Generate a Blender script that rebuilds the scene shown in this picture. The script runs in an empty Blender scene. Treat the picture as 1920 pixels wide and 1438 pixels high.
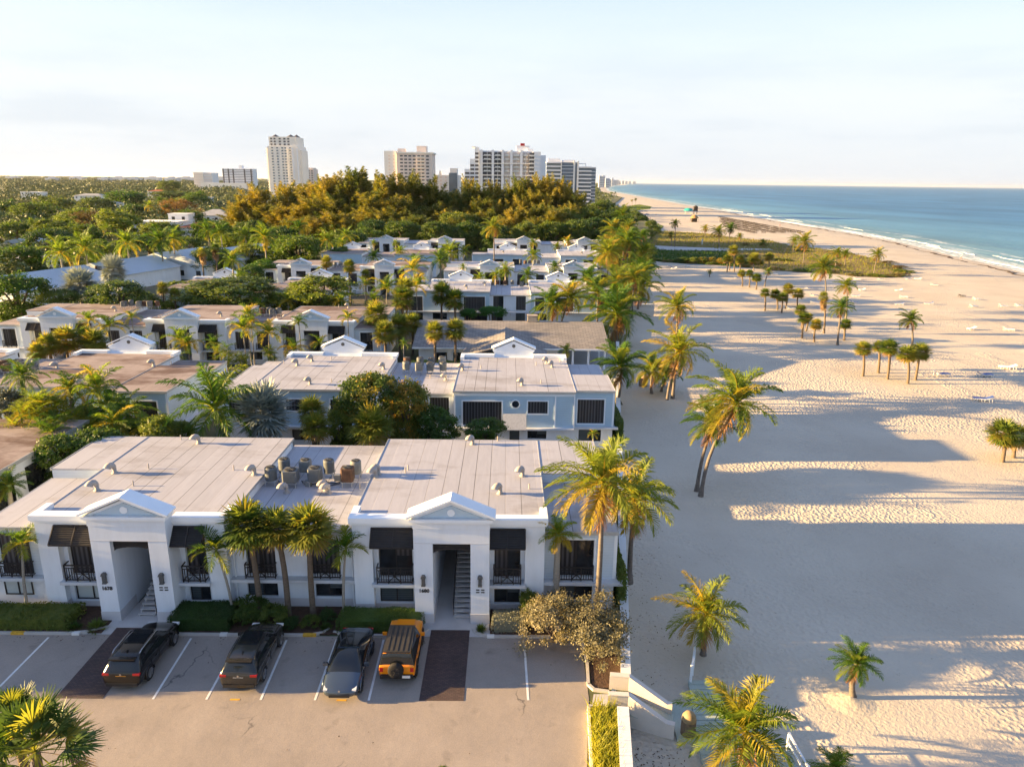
import bpy, math, random
import numpy as np
from mathutils import Vector, Matrix
R = math.radians
scene = bpy.context.scene
col = scene.collection
rng = random.Random(7)
nrng = np.random.default_rng(11)

# ---------------------------------------------------------------- helpers
def tag(o, label=None, cat=None, group=None, kind=None):
    if label: o['label'] = label
    if cat: o['category'] = cat
    if group: o['group'] = group
    if kind: o['kind'] = kind
    return o

def empty(name, loc, label, cat, group=None, rz=0.0):
    o = bpy.data.objects.new(name, None)
    o.empty_display_size = 0.2
    o.location = loc
    o.rotation_euler[2] = rz
    col.objects.link(o)
    return tag(o, label, cat, group)

def link(o, parent=None):
    col.objects.link(o)
    if parent is not None: o.parent = parent
    return o

def inst(src, parent=None, loc=None, rz=None, sc=None):
    o = src.copy()
    col.objects.link(o)
    o.parent = parent
    if loc is not None: o.location = loc
    if rz is not None: o.rotation_euler[2] = rz
    if sc is not None: o.scale = sc if hasattr(sc, '__len__') else (sc, sc, sc)
    return o

def children_of(o):
    return [c for c in ALLCH.get(o.name, [])]

class MB:
    """collects shapes into one mesh"""
    def __init__(s, T=None, flip=False):
        s.v = []; s.f = []; s.m = []; s.sm = []; s.T = T; s.flip = flip
    def add(s, vs, fs, m=0, smooth=False):
        o = len(s.v)
        if s.T: vs = [s.T(*p) for p in vs]
        s.v += [tuple(p) for p in vs]
        for f in fs:
            f = [i + o for i in f]
            if s.flip: f.reverse()
            s.f.append(f); s.m.append(m); s.sm.append(smooth)
        return s
    def box(s, x0, x1, y0, y1, z0, z1, m=0):
        vs = [(x0,y0,z0),(x1,y0,z0),(x1,y1,z0),(x0,y1,z0),(x0,y0,z1),(x1,y0,z1),(x1,y1,z1),(x0,y1,z1)]
        return s.add(vs, [(3,2,1,0),(4,5,6,7),(0,1,5,4),(1,2,6,5),(2,3,7,6),(3,0,4,7)], m)
    def obox(s, c, ax, ay, az, m=0):
        """oriented box: centre and three half axes"""
        c = Vector(c); ax = Vector(ax); ay = Vector(ay); az = Vector(az)
        vs = [c-ax-ay-az, c+ax-ay-az, c+ax+ay-az, c-ax+ay-az, c-ax-ay+az, c+ax-ay+az, c+ax+ay+az, c-ax+ay+az]
        return s.add(vs, [(3,2,1,0),(4,5,6,7),(0,1,5,4),(1,2,6,5),(2,3,7,6),(3,0,4,7)], m)
    def bar(s, a, b, w, h=None, m=0):
        a = Vector(a); b = Vector(b); d = b - a
        L = d.length
        if L < 1e-6: return s
        d /= L
        up = Vector((0,0,1)) if abs(d.z) < .95 else Vector((1,0,0))
        x = d.cross(up).normalized(); y = x.cross(d)
        return s.obox((a+b)/2, d*L/2, x*w/2, y*(h or w)/2, m)
    def prism(s, poly, y0, y1, m=0, axis='y', mside=None):
        """poly of (a,b) extruded along axis; for 'y' a=x b=z, for 'z' a=x b=y, for 'x' a=y b=z"""
        n = len(poly)
        def P(a, b, t):
            return {'y': (a, t, b), 'z': (a, b, t), 'x': (t, a, b)}[axis]
        vs = [P(a,b,y0) for a,b in poly] + [P(a,b,y1) for a,b in poly]
        s.add(vs, [tuple(range(n)), tuple(range(2*n-1, n-1, -1))], m)
        s.add(vs, [(i, i+n, (i+1)%n+n, (i+1)%n) for i in range(n)], m if mside is None else mside)
        return s
    def tube(s, pts, rad, n=6, m=0, smooth=True, cap=True):
        pts = [Vector(p) for p in pts]
        if not hasattr(rad, '__len__'): rad = [rad]*len(pts)
        vs = []; k = len(pts)
        ref = Vector((0,1,0.01))
        for i, p in enumerate(pts):
            d = (pts[min(i+1,k-1)] - pts[max(i-1,0)])
            d = d.normalized() if d.length > 1e-9 else Vector((0,0,1))
            rf = ref if abs(d.dot(ref)) < .9 else Vector((1,0,0))
            x = d.cross(rf).normalized(); y = d.cross(x)
            for j in range(n):
                a = 2*math.pi*j/n
                vs.append(p + (x*math.cos(a) + y*math.sin(a))*rad[i])
        fs = []
        for i in range(k-1):
            for j in range(n):
                fs.append((i*n+j, i*n+(j+1)%n, (i+1)*n+(j+1)%n, (i+1)*n+j))
        s.add(vs, fs, m, smooth)
        if cap: s.add(vs, [tuple(range(n-1,-1,-1)), tuple(range((k-1)*n, k*n))], m)
        return s
    def lathe(s, prof, n=16, c=(0,0), m=0, smooth=True):
        vs = []
        for r, z in prof:
            for j in range(n):
                a = 2*math.pi*j/n
                vs.append((c[0]+r*math.cos(a), c[1]+r*math.sin(a), z))
        k = len(prof); fs = []
        for i in range(k-1):
            for j in range(n):
                fs.append((i*n+j, i*n+(j+1)%n, (i+1)*n+(j+1)%n, (i+1)*n+j))
        s.add(vs, fs, m, smooth)
        s.add(vs, [tuple(range(n-1,-1,-1)), tuple(range((k-1)*n, k*n))], m)
        return s
    def disc(s, c, r, axis='y', th=.02, n=16, m=0):
        c = Vector(c); d = {'x': Vector((1,0,0)), 'y': Vector((0,1,0)), 'z': Vector((0,0,1))}[axis]*th/2
        return s.tube([c-d, c+d], r, n, m, smooth=False)
    def build(s, name, mats, parent=None, org=None):
        me = bpy.data.meshes.new(name)
        if org is None:
            org = (0,0,0)
            if parent is not None:
                top = parent if parent.parent is None else parent.parent
                if top.rotation_euler[2] == 0: org = tuple(top.location)      # a turned thing is built in its own axes
        vs = [(a-org[0], b-org[1], c-org[2]) for a,b,c in s.v]
        me.from_pydata(vs, [], s.f)
        for mt in (mats if isinstance(mats, (list, tuple)) else [mats]): me.materials.append(mt)
        me.polygons.foreach_set('material_index', s.m)
        me.polygons.foreach_set('use_smooth', s.sm)
        me.update()
        o = bpy.data.objects.new(name, me)
        if parent is None: o.location = org
        return link(o, parent)

def quads_mesh(name, V, mi=None, mats=(), uvsmooth=False):
    """V: (N,4,3) array of quads -> mesh"""
    V = np.asarray(V, dtype=np.float32); n = len(V)
    me = bpy.data.meshes.new(name)
    me.vertices.add(4*n); me.vertices.foreach_set('co', V.reshape(-1))
    me.loops.add(4*n); me.loops.foreach_set('vertex_index', np.arange(4*n, dtype=np.int32))
    me.polygons.add(n)
    me.polygons.foreach_set('loop_start', np.arange(0, 4*n, 4, dtype=np.int32))
    me.polygons.foreach_set('loop_total', np.full(n, 4, dtype=np.int32))
    if mi is not None: me.polygons.foreach_set('material_index', np.asarray(mi, dtype=np.int32))
    for m in mats: me.materials.append(m)
    me.update(calc_edges=True)
    return me

# ---------------------------------------------------------------- materials
def new_mat(name):
    m = bpy.data.materials.new(name); m.use_nodes = True
    nt = m.node_tree
    return m, nt, nt.nodes['Principled BSDF'], nt.nodes['Material Output']

def node(nt, t, **kw):
    n = nt.nodes.new(t)
    for k, v in kw.items():
        if k.startswith('i_'): n.inputs[k[2:].replace('_', ' ')].default_value = v
        else: setattr(n, k, v)
    return n

def noise(nt, scale, detail=4, rough=.55, vec=None, stretch=None):
    tc = node(nt, 'ShaderNodeNewGeometry').outputs['Position'] if vec is None else vec
    if stretch:
        mp = node(nt, 'ShaderNodeMapping'); mp.inputs['Scale'].default_value = stretch
        nt.links.new(tc, mp.inputs['Vector']); tc = mp.outputs['Vector']
    n = node(nt, 'ShaderNodeTexNoise'); n.inputs['Scale'].default_value = scale
    n.inputs['Detail'].default_value = detail; n.inputs['Roughness'].default_value = rough
    nt.links.new(tc, n.inputs['Vector'])
    return n.outputs['Fac']

def ramp(nt, fac, stops):
    r = node(nt, 'ShaderNodeValToRGB'); e = r.color_ramp.elements
    while len(e) < len(stops): e.new(.5)
    for k, (p, c) in enumerate(stops):
        e[k].position = p; e[k].color = (c[0], c[1], c[2], 1) if hasattr(c, '__len__') else (c, c, c, 1)
    nt.links.new(fac, r.inputs['Fac'])
    return r.outputs['Color']

def mixc(nt, fac, a, b, mode='MIX'):
    n = node(nt, 'ShaderNodeMix', data_type='RGBA', blend_type=mode)
    for inp, v in ((0, fac), (6, a), (7, b)):
        if hasattr(v, 'is_linked'): nt.links.new(v, n.inputs[inp])
        elif inp == 0: n.inputs[0].default_value = v
        else: n.inputs[inp].default_value = (*v, 1)
    return n.outputs[2]

def bump(nt, b, fac, dist=.02, strength=1.0, prev=None):
    n = node(nt, 'ShaderNodeBump'); n.inputs['Distance'].default_value = dist; n.inputs['Strength'].default_value = strength
    nt.links.new(fac, n.inputs['Height'])
    if prev is not None: nt.links.new(prev, n.inputs['Normal'])
    nt.links.new(n.outputs['Normal'], b.inputs['Normal'])
    return n.outputs['Normal']

def mat(name, c, rough=.7, var=.15, scale=1.5, metal=0., bmp=0., bscale=8., spec=.3, stretch=None, coat=0.):
    """a plain surface with two octaves of tone variation and a little relief"""
    m, nt, b, out = new_mat(name)
    d = tuple(x*(1-var) for x in c); l = tuple(min(1, x*(1+var*.7)) for x in c)
    f = noise(nt, scale, 6, .6, stretch=stretch)
    nt.links.new(ramp(nt, f, [(.3, d), (.5, c), (.72, l)]), b.inputs['Base Color'])
    b.inputs['Roughness'].default_value = rough; b.inputs['Metallic'].default_value = metal
    b.inputs['Specular IOR Level'].default_value = spec
    if coat:
        b.inputs['Coat Weight'].default_value = coat; b.inputs['Coat Roughness'].default_value = .05
    if bmp: bump(nt, b, noise(nt, bscale, 5, .6), bmp)
    return m

def leafmat(name, c, c2, trans=.35, rough=.5, scale=.6, rnd=.5):
    """leaf: two tones mixed by noise in the tree's own space and by a random number per tree, light shines through"""
    m, nt, b, out = new_mat(name)
    oi = node(nt, 'ShaderNodeObjectInfo')
    f = noise(nt, scale, 4, .7)
    mt = node(nt, 'ShaderNodeMath', operation='MULTIPLY_ADD'); mt.inputs[1].default_value = rnd; mt.inputs[2].default_value = -rnd/2
    nt.links.new(oi.outputs['Random'], mt.inputs[0])
    ad = node(nt, 'ShaderNodeMath', operation='ADD'); nt.links.new(f, ad.inputs[0]); nt.links.new(mt.outputs[0], ad.inputs[1])
    cc = ramp(nt, ad.outputs[0], [(.32, c), (.68, c2)])
    nt.links.new(cc, b.inputs['Base Color'])
    b.inputs['Roughness'].default_value = rough; b.inputs['Specular IOR Level'].default_value = .25
    tr = node(nt, 'ShaderNodeBsdfTranslucent')
    br = mixc(nt, 1.0, cc, (1.0, .95, .45), 'MULTIPLY')
    sc = node(nt, 'ShaderNodeVectorMath', operation='SCALE'); sc.inputs['Scale'].default_value = 1.7
    nt.links.new(br, sc.inputs[0]); nt.links.new(sc.outputs[0], tr.inputs['Color'])
    mx = node(nt, 'ShaderNodeMixShader'); mx.inputs[0].default_value = trans
    nt.links.new(b.outputs[0], mx.inputs[1]); nt.links.new(tr.outputs[0], mx.inputs[2])
    nt.links.new(mx.outputs[0], out.inputs['Surface'])
    return m

M = {}
M['stucco'] = mat('white_stucco', (.665,.715,.785), .8, .07, 1.1, bmp=.004, bscale=20, stretch=(1.6,1.6,.22))
M['plinth'] = mat('plinth_paint', (.53,.53,.555), .8, .06, .8)
M['trim'] = mat('white_trim', (.74,.785,.84), .55, .03, 1.)
M['tympanum'] = mat('pale_blue_paint', (.43,.54,.635), .7, .04, 1.)
M['black'] = mat('dark_bronze_metal', (.028,.026,.028), .5, .2, 2., spec=.3)
M['blackslat'] = mat('dark_slats', (.030,.028,.030), .6, .25, 2.)
M['concrete'] = mat('pale_concrete', (.46,.45,.45), .85, .1, 1.2, bmp=.005, bscale=12)
M['ledge'] = mat('ledge_paint', (.52,.55,.60), .8, .06, .8)
M['lamp'] = mat('grey_lamp_metal', (.09,.095,.10), .5, .1, 5.)
M['galv'] = mat('galvanised_metal', (.42,.43,.44), .5, .15, 6., metal=.3)
M['vent'] = mat('vent_metal', (.34,.32,.31), .6, .15, 5.)
M['acgrey'] = mat('condenser_grey', (.115,.13,.145), .6, .15, 4.)
M['acbeige'] = mat('condenser_beige', (.18,.195,.205), .6, .15, 4.)
M['rust'] = mat('rusty_metal', (.105,.060,.042), .8, .4, 4.)
M['grille'] = mat('fan_grille', (.03,.03,.032), .6, .2, 8.)
M['palmtrunk'] = mat('palm_trunk', (.145,.125,.11), .9, .35, 3., bmp=.03, bscale=9, stretch=(1,1,5))
M['sabaltrunk'] = mat('sabal_trunk', (.135,.105,.08), .95, .35, 4., bmp=.04, bscale=10, stretch=(1,1,4))
M['greytrunk'] = mat('grey_smooth_trunk', (.27,.25,.22), .85, .2, 4., bmp=.01, bscale=10, stretch=(1,1,5))
M['bark'] = mat('tree_bark', (.12,.09,.07), .95, .3, 3., bmp=.03, bscale=8)
M['crownshaft'] = mat('green_crownshaft', (.16,.22,.06), .5, .2, 3.)
M['coco'] = leafmat('coconut_leaf', (.050,.115,.016), (.175,.210,.030), .43)
M['cocoY'] = leafmat('coconut_leaf_yellow', (.13,.165,.022), (.34,.25,.035), .40)
M['cocoD'] = leafmat('coconut_leaf_dry', (.20,.10,.035), (.34,.18,.07), .2)
M['fan'] = leafmat('fan_leaf', (.065,.115,.019), (.205,.215,.038), .38)
M['fanY'] = leafmat('fan_leaf_yellow', (.13,.14,.022), (.27,.20,.035), .34)
M['fanD'] = leafmat('fan_leaf_dry', (.19,.12,.06), (.30,.20,.11), .15)
M['adon'] = leafmat('feather_leaf', (.045,.105,.014), (.135,.205,.024), .38)
M['adonY'] = leafmat('feather_leaf_yellow', (.15,.19,.022), (.36,.28,.032), .42)
M['areca'] = leafmat('clump_leaf', (.05,.115,.014), (.17,.215,.025), .42)
M['bism'] = leafmat('silver_fan_leaf', (.15,.19,.19), (.30,.34,.33), .12)
M['leaf'] = leafmat('broad_leaf', (.048,.100,.014), (.155,.190,.026), .32)
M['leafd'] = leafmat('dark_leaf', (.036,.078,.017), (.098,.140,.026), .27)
M['leafb'] = leafmat('bright_leaf', (.050,.125,.012), (.16,.21,.022), .34)
M['grape'] = leafmat('grape_leaf', (.050,.090,.016), (.15,.165,.026), .30)
M['grapeO'] = leafmat('grape_leaf_orange', (.16,.15,.024), (.36,.22,.035), .3)
M['silver'] = leafmat('silver_shrub_leaf', (.155,.145,.088), (.35,.295,.17), .2)
M['silverd'] = leafmat('dull_silver_leaf', (.10,.115,.09), (.19,.20,.155), .12)
M['rustleaf'] = leafmat('rusty_leaf', (.115,.085,.022), (.26,.145,.04), .25)
M['casu'] = leafmat('casuarina_needles', (.115,.140,.028), (.29,.235,.044), .40, scale=.10, rnd=.3)
M['casug'] = leafmat('casuarina_needles_green', (.075,.110,.026), (.19,.19,.036), .36, scale=.10)
M['hedge'] = leafmat('hedge_leaf', (.026,.060,.014), (.065,.115,.022), .2, scale=2.)
M['hedgeY'] = leafmat('yellow_hedge_leaf', (.045,.085,.016), (.14,.165,.03), .3, scale=2.)
M['top'] = leafmat('topiary_leaf', (.030,.115,.012), (.07,.18,.02), .22, scale=2.)
M['grassb'] = leafmat('tall_grass_blade', (.13,.19,.018), (.34,.33,.04), .45, scale=2.)
M['dunegrass'] = leafmat('dune_grass_blade', (.15,.165,.026), (.42,.27,.04), .38, scale=.07)
M['dunegreen'] = leafmat('dune_green_blade', (.045,.10,.014), (.12,.17,.022), .3, scale=.15)
M['canopy'] = leafmat('far_canopy_leaf', (.050,.078,.024), (.105,.125,.036), .05, scale=.02, rnd=.2)
M['tyre'] = mat('tyre_rubber', (.018,.018,.019), .85, .15, 8.)
M['rim'] = mat('alloy_rim', (.30,.30,.31), .35, .1, 5., metal=.8)
M['rimd'] = mat('dark_rim', (.05,.05,.052), .4, .1, 5., metal=.5)
M['carglass'] = mat('car_glass', (.012,.015,.018), .06, .1, 1., spec=.6)
M['carblack'] = mat('black_car_paint', (.004,.004,.005), .18, .1, 1., spec=.4, coat=.35)
M['cargrey'] = mat('grey_car_paint', (.050,.048,.045), .26, .06, 1., metal=.5, spec=.5, coat=.4)
M['carblue'] = mat('slate_blue_car_paint', (.060,.085,.12), .25, .05, 1., metal=.5, spec=.5, coat=.6)
M['carorange'] = mat('orange_car_paint', (.80,.25,.004), .35, .04, 1., spec=.4, coat=.3)
M['carwhite'] = mat('white_car_paint', (.75,.75,.74), .3, .04, 1., spec=.5, coat=.8)
M['cartrim'] = mat('black_car_trim', (.022,.022,.024), .6, .1, 3.)
M['cartop'] = mat('grey_hardtop', (.040,.038,.036), .7, .08, 3.)
M['redlamp'] = mat('red_lamp_lens', (.42,.012,.012), .2, .05, 3., spec=.6)
M['amber'] = mat('amber_lens', (.55,.16,.01), .2, .05, 3., spec=.6)
M['clearlamp'] = mat('clear_lamp_lens', (.62,.63,.64), .15, .05, 3., spec=.6)
M['chrome'] = mat('bright_trim', (.62,.62,.63), .2, .05, 3., metal=.9)
M['plateY'] = mat('amber_plate', (.75,.36,.03), .5, .08, 20.)
M['plateW'] = mat('white_plate', (.68,.68,.66), .5, .1, 30.)
M['whiteplastic'] = mat('white_plastic', (.76,.76,.75), .5, .05, 3.)
M['bluecloth'] = mat('blue_fabric', (.045,.09,.30), .8, .15, 3.)
M['greywood'] = mat('weathered_boards', (.34,.40,.37), .85, .12, 3., stretch=(6,1,1))
M['stonewall'] = mat('pale_render', (.60,.555,.51), .85, .08, 1.5, bmp=.006, bscale=14)
M['whitewall'] = mat('white_garden_wall', (.68,.70,.72), .8, .06, 1.0)
M['canwood'] = mat('bin_slats', (.20,.15,.10), .8, .25, 4., stretch=(8,8,1))
M['candome'] = mat('bin_dome', (.30,.22,.12), .6, .15, 4.)
M['yellowpaint'] = mat('worn_yellow_paint', (.62,.35,.04), .8, .3, 6.)
M['whitepaint'] = mat('worn_white_paint', (.66,.66,.65), .8, .12, 3.)
M['mulch'] = mat('dark_mulch', (.070,.042,.030), .95, .4, 5., bmp=.05, bscale=9)
M['soil'] = mat('brown_soil', (.10,.085,.055), .95, .4, .8, bmp=.05, bscale=4)  # plain dark brown soil, tone varied by noise
M['lawn'] = mat('lawn', (.060,.095,.022), .95, .3, .5, bmp=.05, bscale=6)
M['kerb'] = mat('kerb_concrete', (.44,.42,.40), .9, .1, 2., bmp=.004, bscale=14)
M['redtile'] = mat('red_roof_tile', (.30,.10,.06), .85, .25, 2.)
M['greyroof'] = mat('grey_far_roof', (.30,.31,.33), .8, .15, .6)
M['metalroof'] = mat('pale_metal_roof', (.38,.44,.51), .5, .05, .6)
M['housewhite'] = mat('house_white', (.78,.77,.75), .8, .05, .4)
M['towerwhite'] = mat('tower_white', (.80,.77,.72), .8, .04, .05)
M['towerbeige'] = mat('tower_beige', (.74,.63,.56), .8, .05, .05)
M['towergrey'] = mat('tower_grey', (.74,.76,.80), .75, .05, .05)
M['towerglass'] = mat('tower_glass', (.085,.12,.16), .12, .25, .08, spec=.7)
M['towerdark'] = mat('tower_dark_bay', (.085,.085,.095), .5, .3, .1)
M['hipgrey'] = mat('dark_hip_roof', (.09,.085,.09), .8, .1, .2)
M['signred'] = mat('red_roof_sign', (.40,.02,.02), .6, .1, 1.)
M['farhaze'] = mat('far_tower_haze_tint', (.46,.50,.57), .8, .05, .02)  # blue of the distant haze put into the wall colour itself
M['teal'] = mat('teal_canvas', (.02,.30,.28), .8, .08, .5)
M['thatch'] = mat('dry_thatch', (.30,.19,.09), .95, .25, 2.)
M['darkwood'] = mat('dark_timber', (.055,.042,.034), .8, .2, 2.)
M['bluecanvas'] = mat('navy_canvas', (.03,.05,.12), .8, .1, 1.)
M['skin'] = mat('skin', (.38,.22,.15), .6, .05, 3.)
M['shirt'] = mat('red_cloth', (.36,.06,.05), .8, .1, 3.)
M['shirtw'] = mat('white_cloth', (.66,.66,.64), .8, .06, 3.)
M['shorts'] = mat('navy_cloth', (.03,.04,.09), .8, .1, 3.)
M['hair'] = mat('dark_hair', (.03,.02,.015), .7, .1, 5.)
M['seaweed'] = mat('dry_seaweed', (.085,.055,.035), .95, .4, 1., bmp=.05, bscale=5)
M['stonechim'] = mat('rough_stone', (.36,.31,.26), .9, .3, 2.5, bmp=.03, bscale=5)
M['terracotta'] = mat('terracotta', (.42,.20,.08), .8, .1, 4.)

def window_mat():
    m, nt, b, out = new_mat('dark_window_glass')
    f = noise(nt, .9, 3)
    nt.links.new(ramp(nt, f, [(.35, (.010,.012,.015)), (.6, (.028,.033,.040)), (.75, (.055,.065,.075))]), b.inputs['Base Color'])
    b.inputs['Roughness'].default_value = .08; b.inputs['Specular IOR Level'].default_value = .5
    return m
M['glass'] = window_mat()
def blind_mat(name, c, c2, axis, scale):
    m, nt, b, out = new_mat(name)
    w = node(nt, 'ShaderNodeTexWave', wave_type='BANDS', bands_direction=axis); w.inputs['Scale'].default_value = scale
    w.inputs['Distortion'].default_value = .4; w.inputs['Detail'].default_value = 1
    nt.links.new(node(nt, 'ShaderNodeNewGeometry').outputs['Position'], w.inputs['Vector'])
    nt.links.new(ramp(nt, w.outputs['Fac'], [(.2, c), (.8, c2)]), b.inputs['Base Color'])
    b.inputs['Roughness'].default_value = .3
    return m
M['curtain'] = blind_mat('dark_vertical_blinds', (.014,.014,.018), (.075,.075,.085), 'X', 1.1)
M['paleblind'] = blind_mat('pale_blinds', (.42,.47,.48), (.50,.55,.56), 'Z', 8.)
M['greyblind'] = blind_mat('grey_blinds', (.035,.05,.06), (.085,.11,.13), 'Z', 2.5)

def clap(name, c):
    """horizontal lap boards 18 cm high"""
    m, nt, b, out = new_mat(name)
    g = node(nt, 'ShaderNodeNewGeometry').outputs['Position']
    sx = node(nt, 'ShaderNodeSeparateXYZ'); nt.links.new(g, sx.inputs[0])
    mu = node(nt, 'ShaderNodeMath', operation='MULTIPLY'); mu.inputs[1].default_value = 1/.18; nt.links.new(sx.outputs['Z'], mu.inputs[0])
    fr = node(nt, 'ShaderNodeMath', operation='FRACT'); nt.links.new(mu.outputs[0], fr.inputs[0])
    groove = ramp(nt, fr.outputs[0], [(0., tuple(x*.72 for x in c)), (.12, c)])
    f = noise(nt, .8, 5)
    nt.links.new(mixc(nt, 1., groove, ramp(nt, f, [(.3, .93), (.7, 1.04)]), 'MULTIPLY'), b.inputs['Base Color'])
    b.inputs['Roughness'].default_value = .7
    bump(nt, b, fr.outputs[0], .02)
    return m
M['clapblue'] = clap('blue_lap_boards', (.42,.57,.70))
M['clapwhite'] = clap('pale_lap_boards', (.58,.66,.745))

def roof_mat(name, c, stain, seam, stains=.5):
    """rolled roofing: sheets one metre wide running north to south, seams, stains and streaks"""
    m, nt, b, out = new_mat(name)
    g = node(nt, 'ShaderNodeNewGeometry').outputs['Position']
    sx = node(nt, 'ShaderNodeSeparateXYZ'); nt.links.new(g, sx.inputs[0])
    mu = node(nt, 'ShaderNodeMath', operation='MULTIPLY'); mu.inputs[1].default_value = 1/1.02; nt.links.new(sx.outputs['X'], mu.inputs[0])
    fr = node(nt, 'ShaderNodeMath', operation='FRACT'); nt.links.new(mu.outputs[0], fr.inputs[0])
    fl = node(nt, 'ShaderNodeMath', operation='FLOOR'); nt.links.new(mu.outputs[0], fl.inputs[0])
    wn = node(nt, 'ShaderNodeTexWhiteNoise', noise_dimensions='1D'); nt.links.new(fl.outputs[0], wn.inputs['W'])
    tone = ramp(nt, wn.outputs['Value'], [(0., .94), (1., 1.03)])
    sm = ramp(nt, fr.outputs[0], [(.0, seam), (.03, seam), (.07, 1.)])
    # seams show more on some sheets than on others
    sm2 = mixc(nt, wn.outputs['Value'], sm, (1,1,1))
    streak = ramp(nt, noise(nt, 1.2, 6, .7, stretch=(3.5,.35,1)), [(.3, .90), (.7, 1.05)])
    st = ramp(nt, noise(nt, .30, 7, .68, stretch=(.45,1.,1.)), [(.56-.085*stains, 0.), (.76-.11*stains, 1.)])
    base = mixc(nt, st, c, stain)
    x = mixc(nt, 1., base, tone, 'MULTIPLY'); x = mixc(nt, 1., x, sm2, 'MULTIPLY'); x = mixc(nt, 1., x, streak, 'MULTIPLY')
    nt.links.new(x, b.inputs['Base Color']); b.inputs['Roughness'].default_value = .8
    h = mixc(nt, .5, sm, ramp(nt, noise(nt, 2.5, 4), [(.2, 0.), (.8, 1.)]))
    bump(nt, b, h, .008)
    return m
M['roof'] = roof_mat('white_rolled_roof', (.365,.37,.415), (.25,.24,.25), .30, .6)
M['roofbrown'] = roof_mat('stained_brown_roof', (.275,.225,.21), (.095,.052,.040), .6, 1.3)
M['roofgrey'] = roof_mat('stained_grey_roof', (.36,.36,.37), (.22,.17,.15), .7, .6)

def shingle_mat():
    m, nt, b, out = new_mat('grey_shingles')
    br = node(nt, 'ShaderNodeTexBrick'); br.inputs['Scale'].default_value = 1.
    br.inputs['Brick Width'].default_value = .9; br.inputs['Row Height'].default_value = .42; br.inputs['Mortar Size'].default_value = .03
    br.inputs['Color1'].default_value = (.20,.19,.185,1); br.inputs['Color2'].default_value = (.285,.26,.24,1); br.inputs['Mortar'].default_value = (.09,.085,.085,1)
    nt.links.new(node(nt, 'ShaderNodeNewGeometry').outputs['Position'], br.inputs['Vector'])
    f = noise(nt, .5, 5)
    nt.links.new(mixc(nt, 1., br.outputs['Color'], ramp(nt, f, [(.3,.82),(.7,1.1)]), 'MULTIPLY'), b.inputs['Base Color'])
    b.inputs['Roughness'].default_value = .9
    bump(nt, b, br.outputs['Fac'], -.02)
    return m
M['shingle'] = shingle_mat()

def paver_mat():
    m, nt, b, out = new_mat('dark_brick_pavers')
    br = node(nt, 'ShaderNodeTexBrick'); br.inputs['Scale'].default_value = 1.
    br.inputs['Brick Width'].default_value = .22; br.inputs['Row Height'].default_value = .11; br.inputs['Mortar Size'].default_value = .012
    br.inputs['Color1'].default_value = (.060,.036,.036,1); br.inputs['Color2'].default_value = (.095,.058,.052,1); br.inputs['Mortar'].default_value = (.03,.025,.025,1)
    nt.links.new(node(nt, 'ShaderNodeNewGeometry').outputs['Position'], br.inputs['Vector'])
    nt.links.new(mixc(nt, 1., br.outputs['Color'], ramp(nt, noise(nt, .7, 5), [(.3,.8),(.7,1.15)]), 'MULTIPLY'), b.inputs['Base Color'])
    b.inputs['Roughness'].default_value = .75
    bump(nt, b, br.outputs['Fac'], -.006)
    return m
M['paver'] = paver_mat()

def asphalt_mat():
    m, nt, b, out = new_mat('worn_pale_asphalt')
    base = ramp(nt, noise(nt, .35, 6, .6), [(.3, (.255,.222,.195)), (.55, (.298,.258,.225)), (.75, (.33,.288,.252))])
    oil = ramp(nt, noise(nt, .9, 3, .5), [(.62, 1.), (.78, .72)])
    grain = ramp(nt, noise(nt, 38., 2, .6), [(.3, .84), (.7, 1.12)])
    x = mixc(nt, 1., base, oil, 'MULTIPLY'); x = mixc(nt, 1., x, grain, 'MULTIPLY')
    # cracks: thin lines where a warped cell pattern has its borders
    g = node(nt, 'ShaderNodeNewGeometry').outputs['Position']
    wv = node(nt, 'ShaderNodeTexNoise'); wv.inputs['Scale'].default_value = .8; wv.inputs['Detail'].default_value = 5
    nt.links.new(g, wv.inputs['Vector'])
    ad = node(nt, 'ShaderNodeVectorMath', operation='MULTIPLY_ADD'); ad.inputs[1].default_value = (1.6,1.6,0); nt.links.new(wv.outputs['Color'], ad.inputs[0]); nt.links.new(g, ad.inputs[2])
    vo = node(nt, 'ShaderNodeTexVoronoi', feature='DISTANCE_TO_EDGE'); vo.inputs['Scale'].default_value = .23
    nt.links.new(ad.outputs[0], vo.inputs['Vector'])
    cr = ramp(nt, vo.outputs['Distance'], [(.0, .0), (.010, 1.)])
    where = ramp(nt, noise(nt, .25, 2), [(.57, 1.), (.66, 0.)])
    crk = mixc(nt, where, cr, (1,1,1))
    x = mixc(nt, crk, (.10,.09,.085), x)
    nt.links.new(x, b.inputs['Base Color']); b.inputs['Roughness'].default_value = .9
    n1 = bump(nt, b, noise(nt, 30., 3, .7), .006)
    bump(nt, b, noise(nt, 1.2, 4, .6), .014, prev=n1)
    return m
M['asphalt'] = asphalt_mat()

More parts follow.
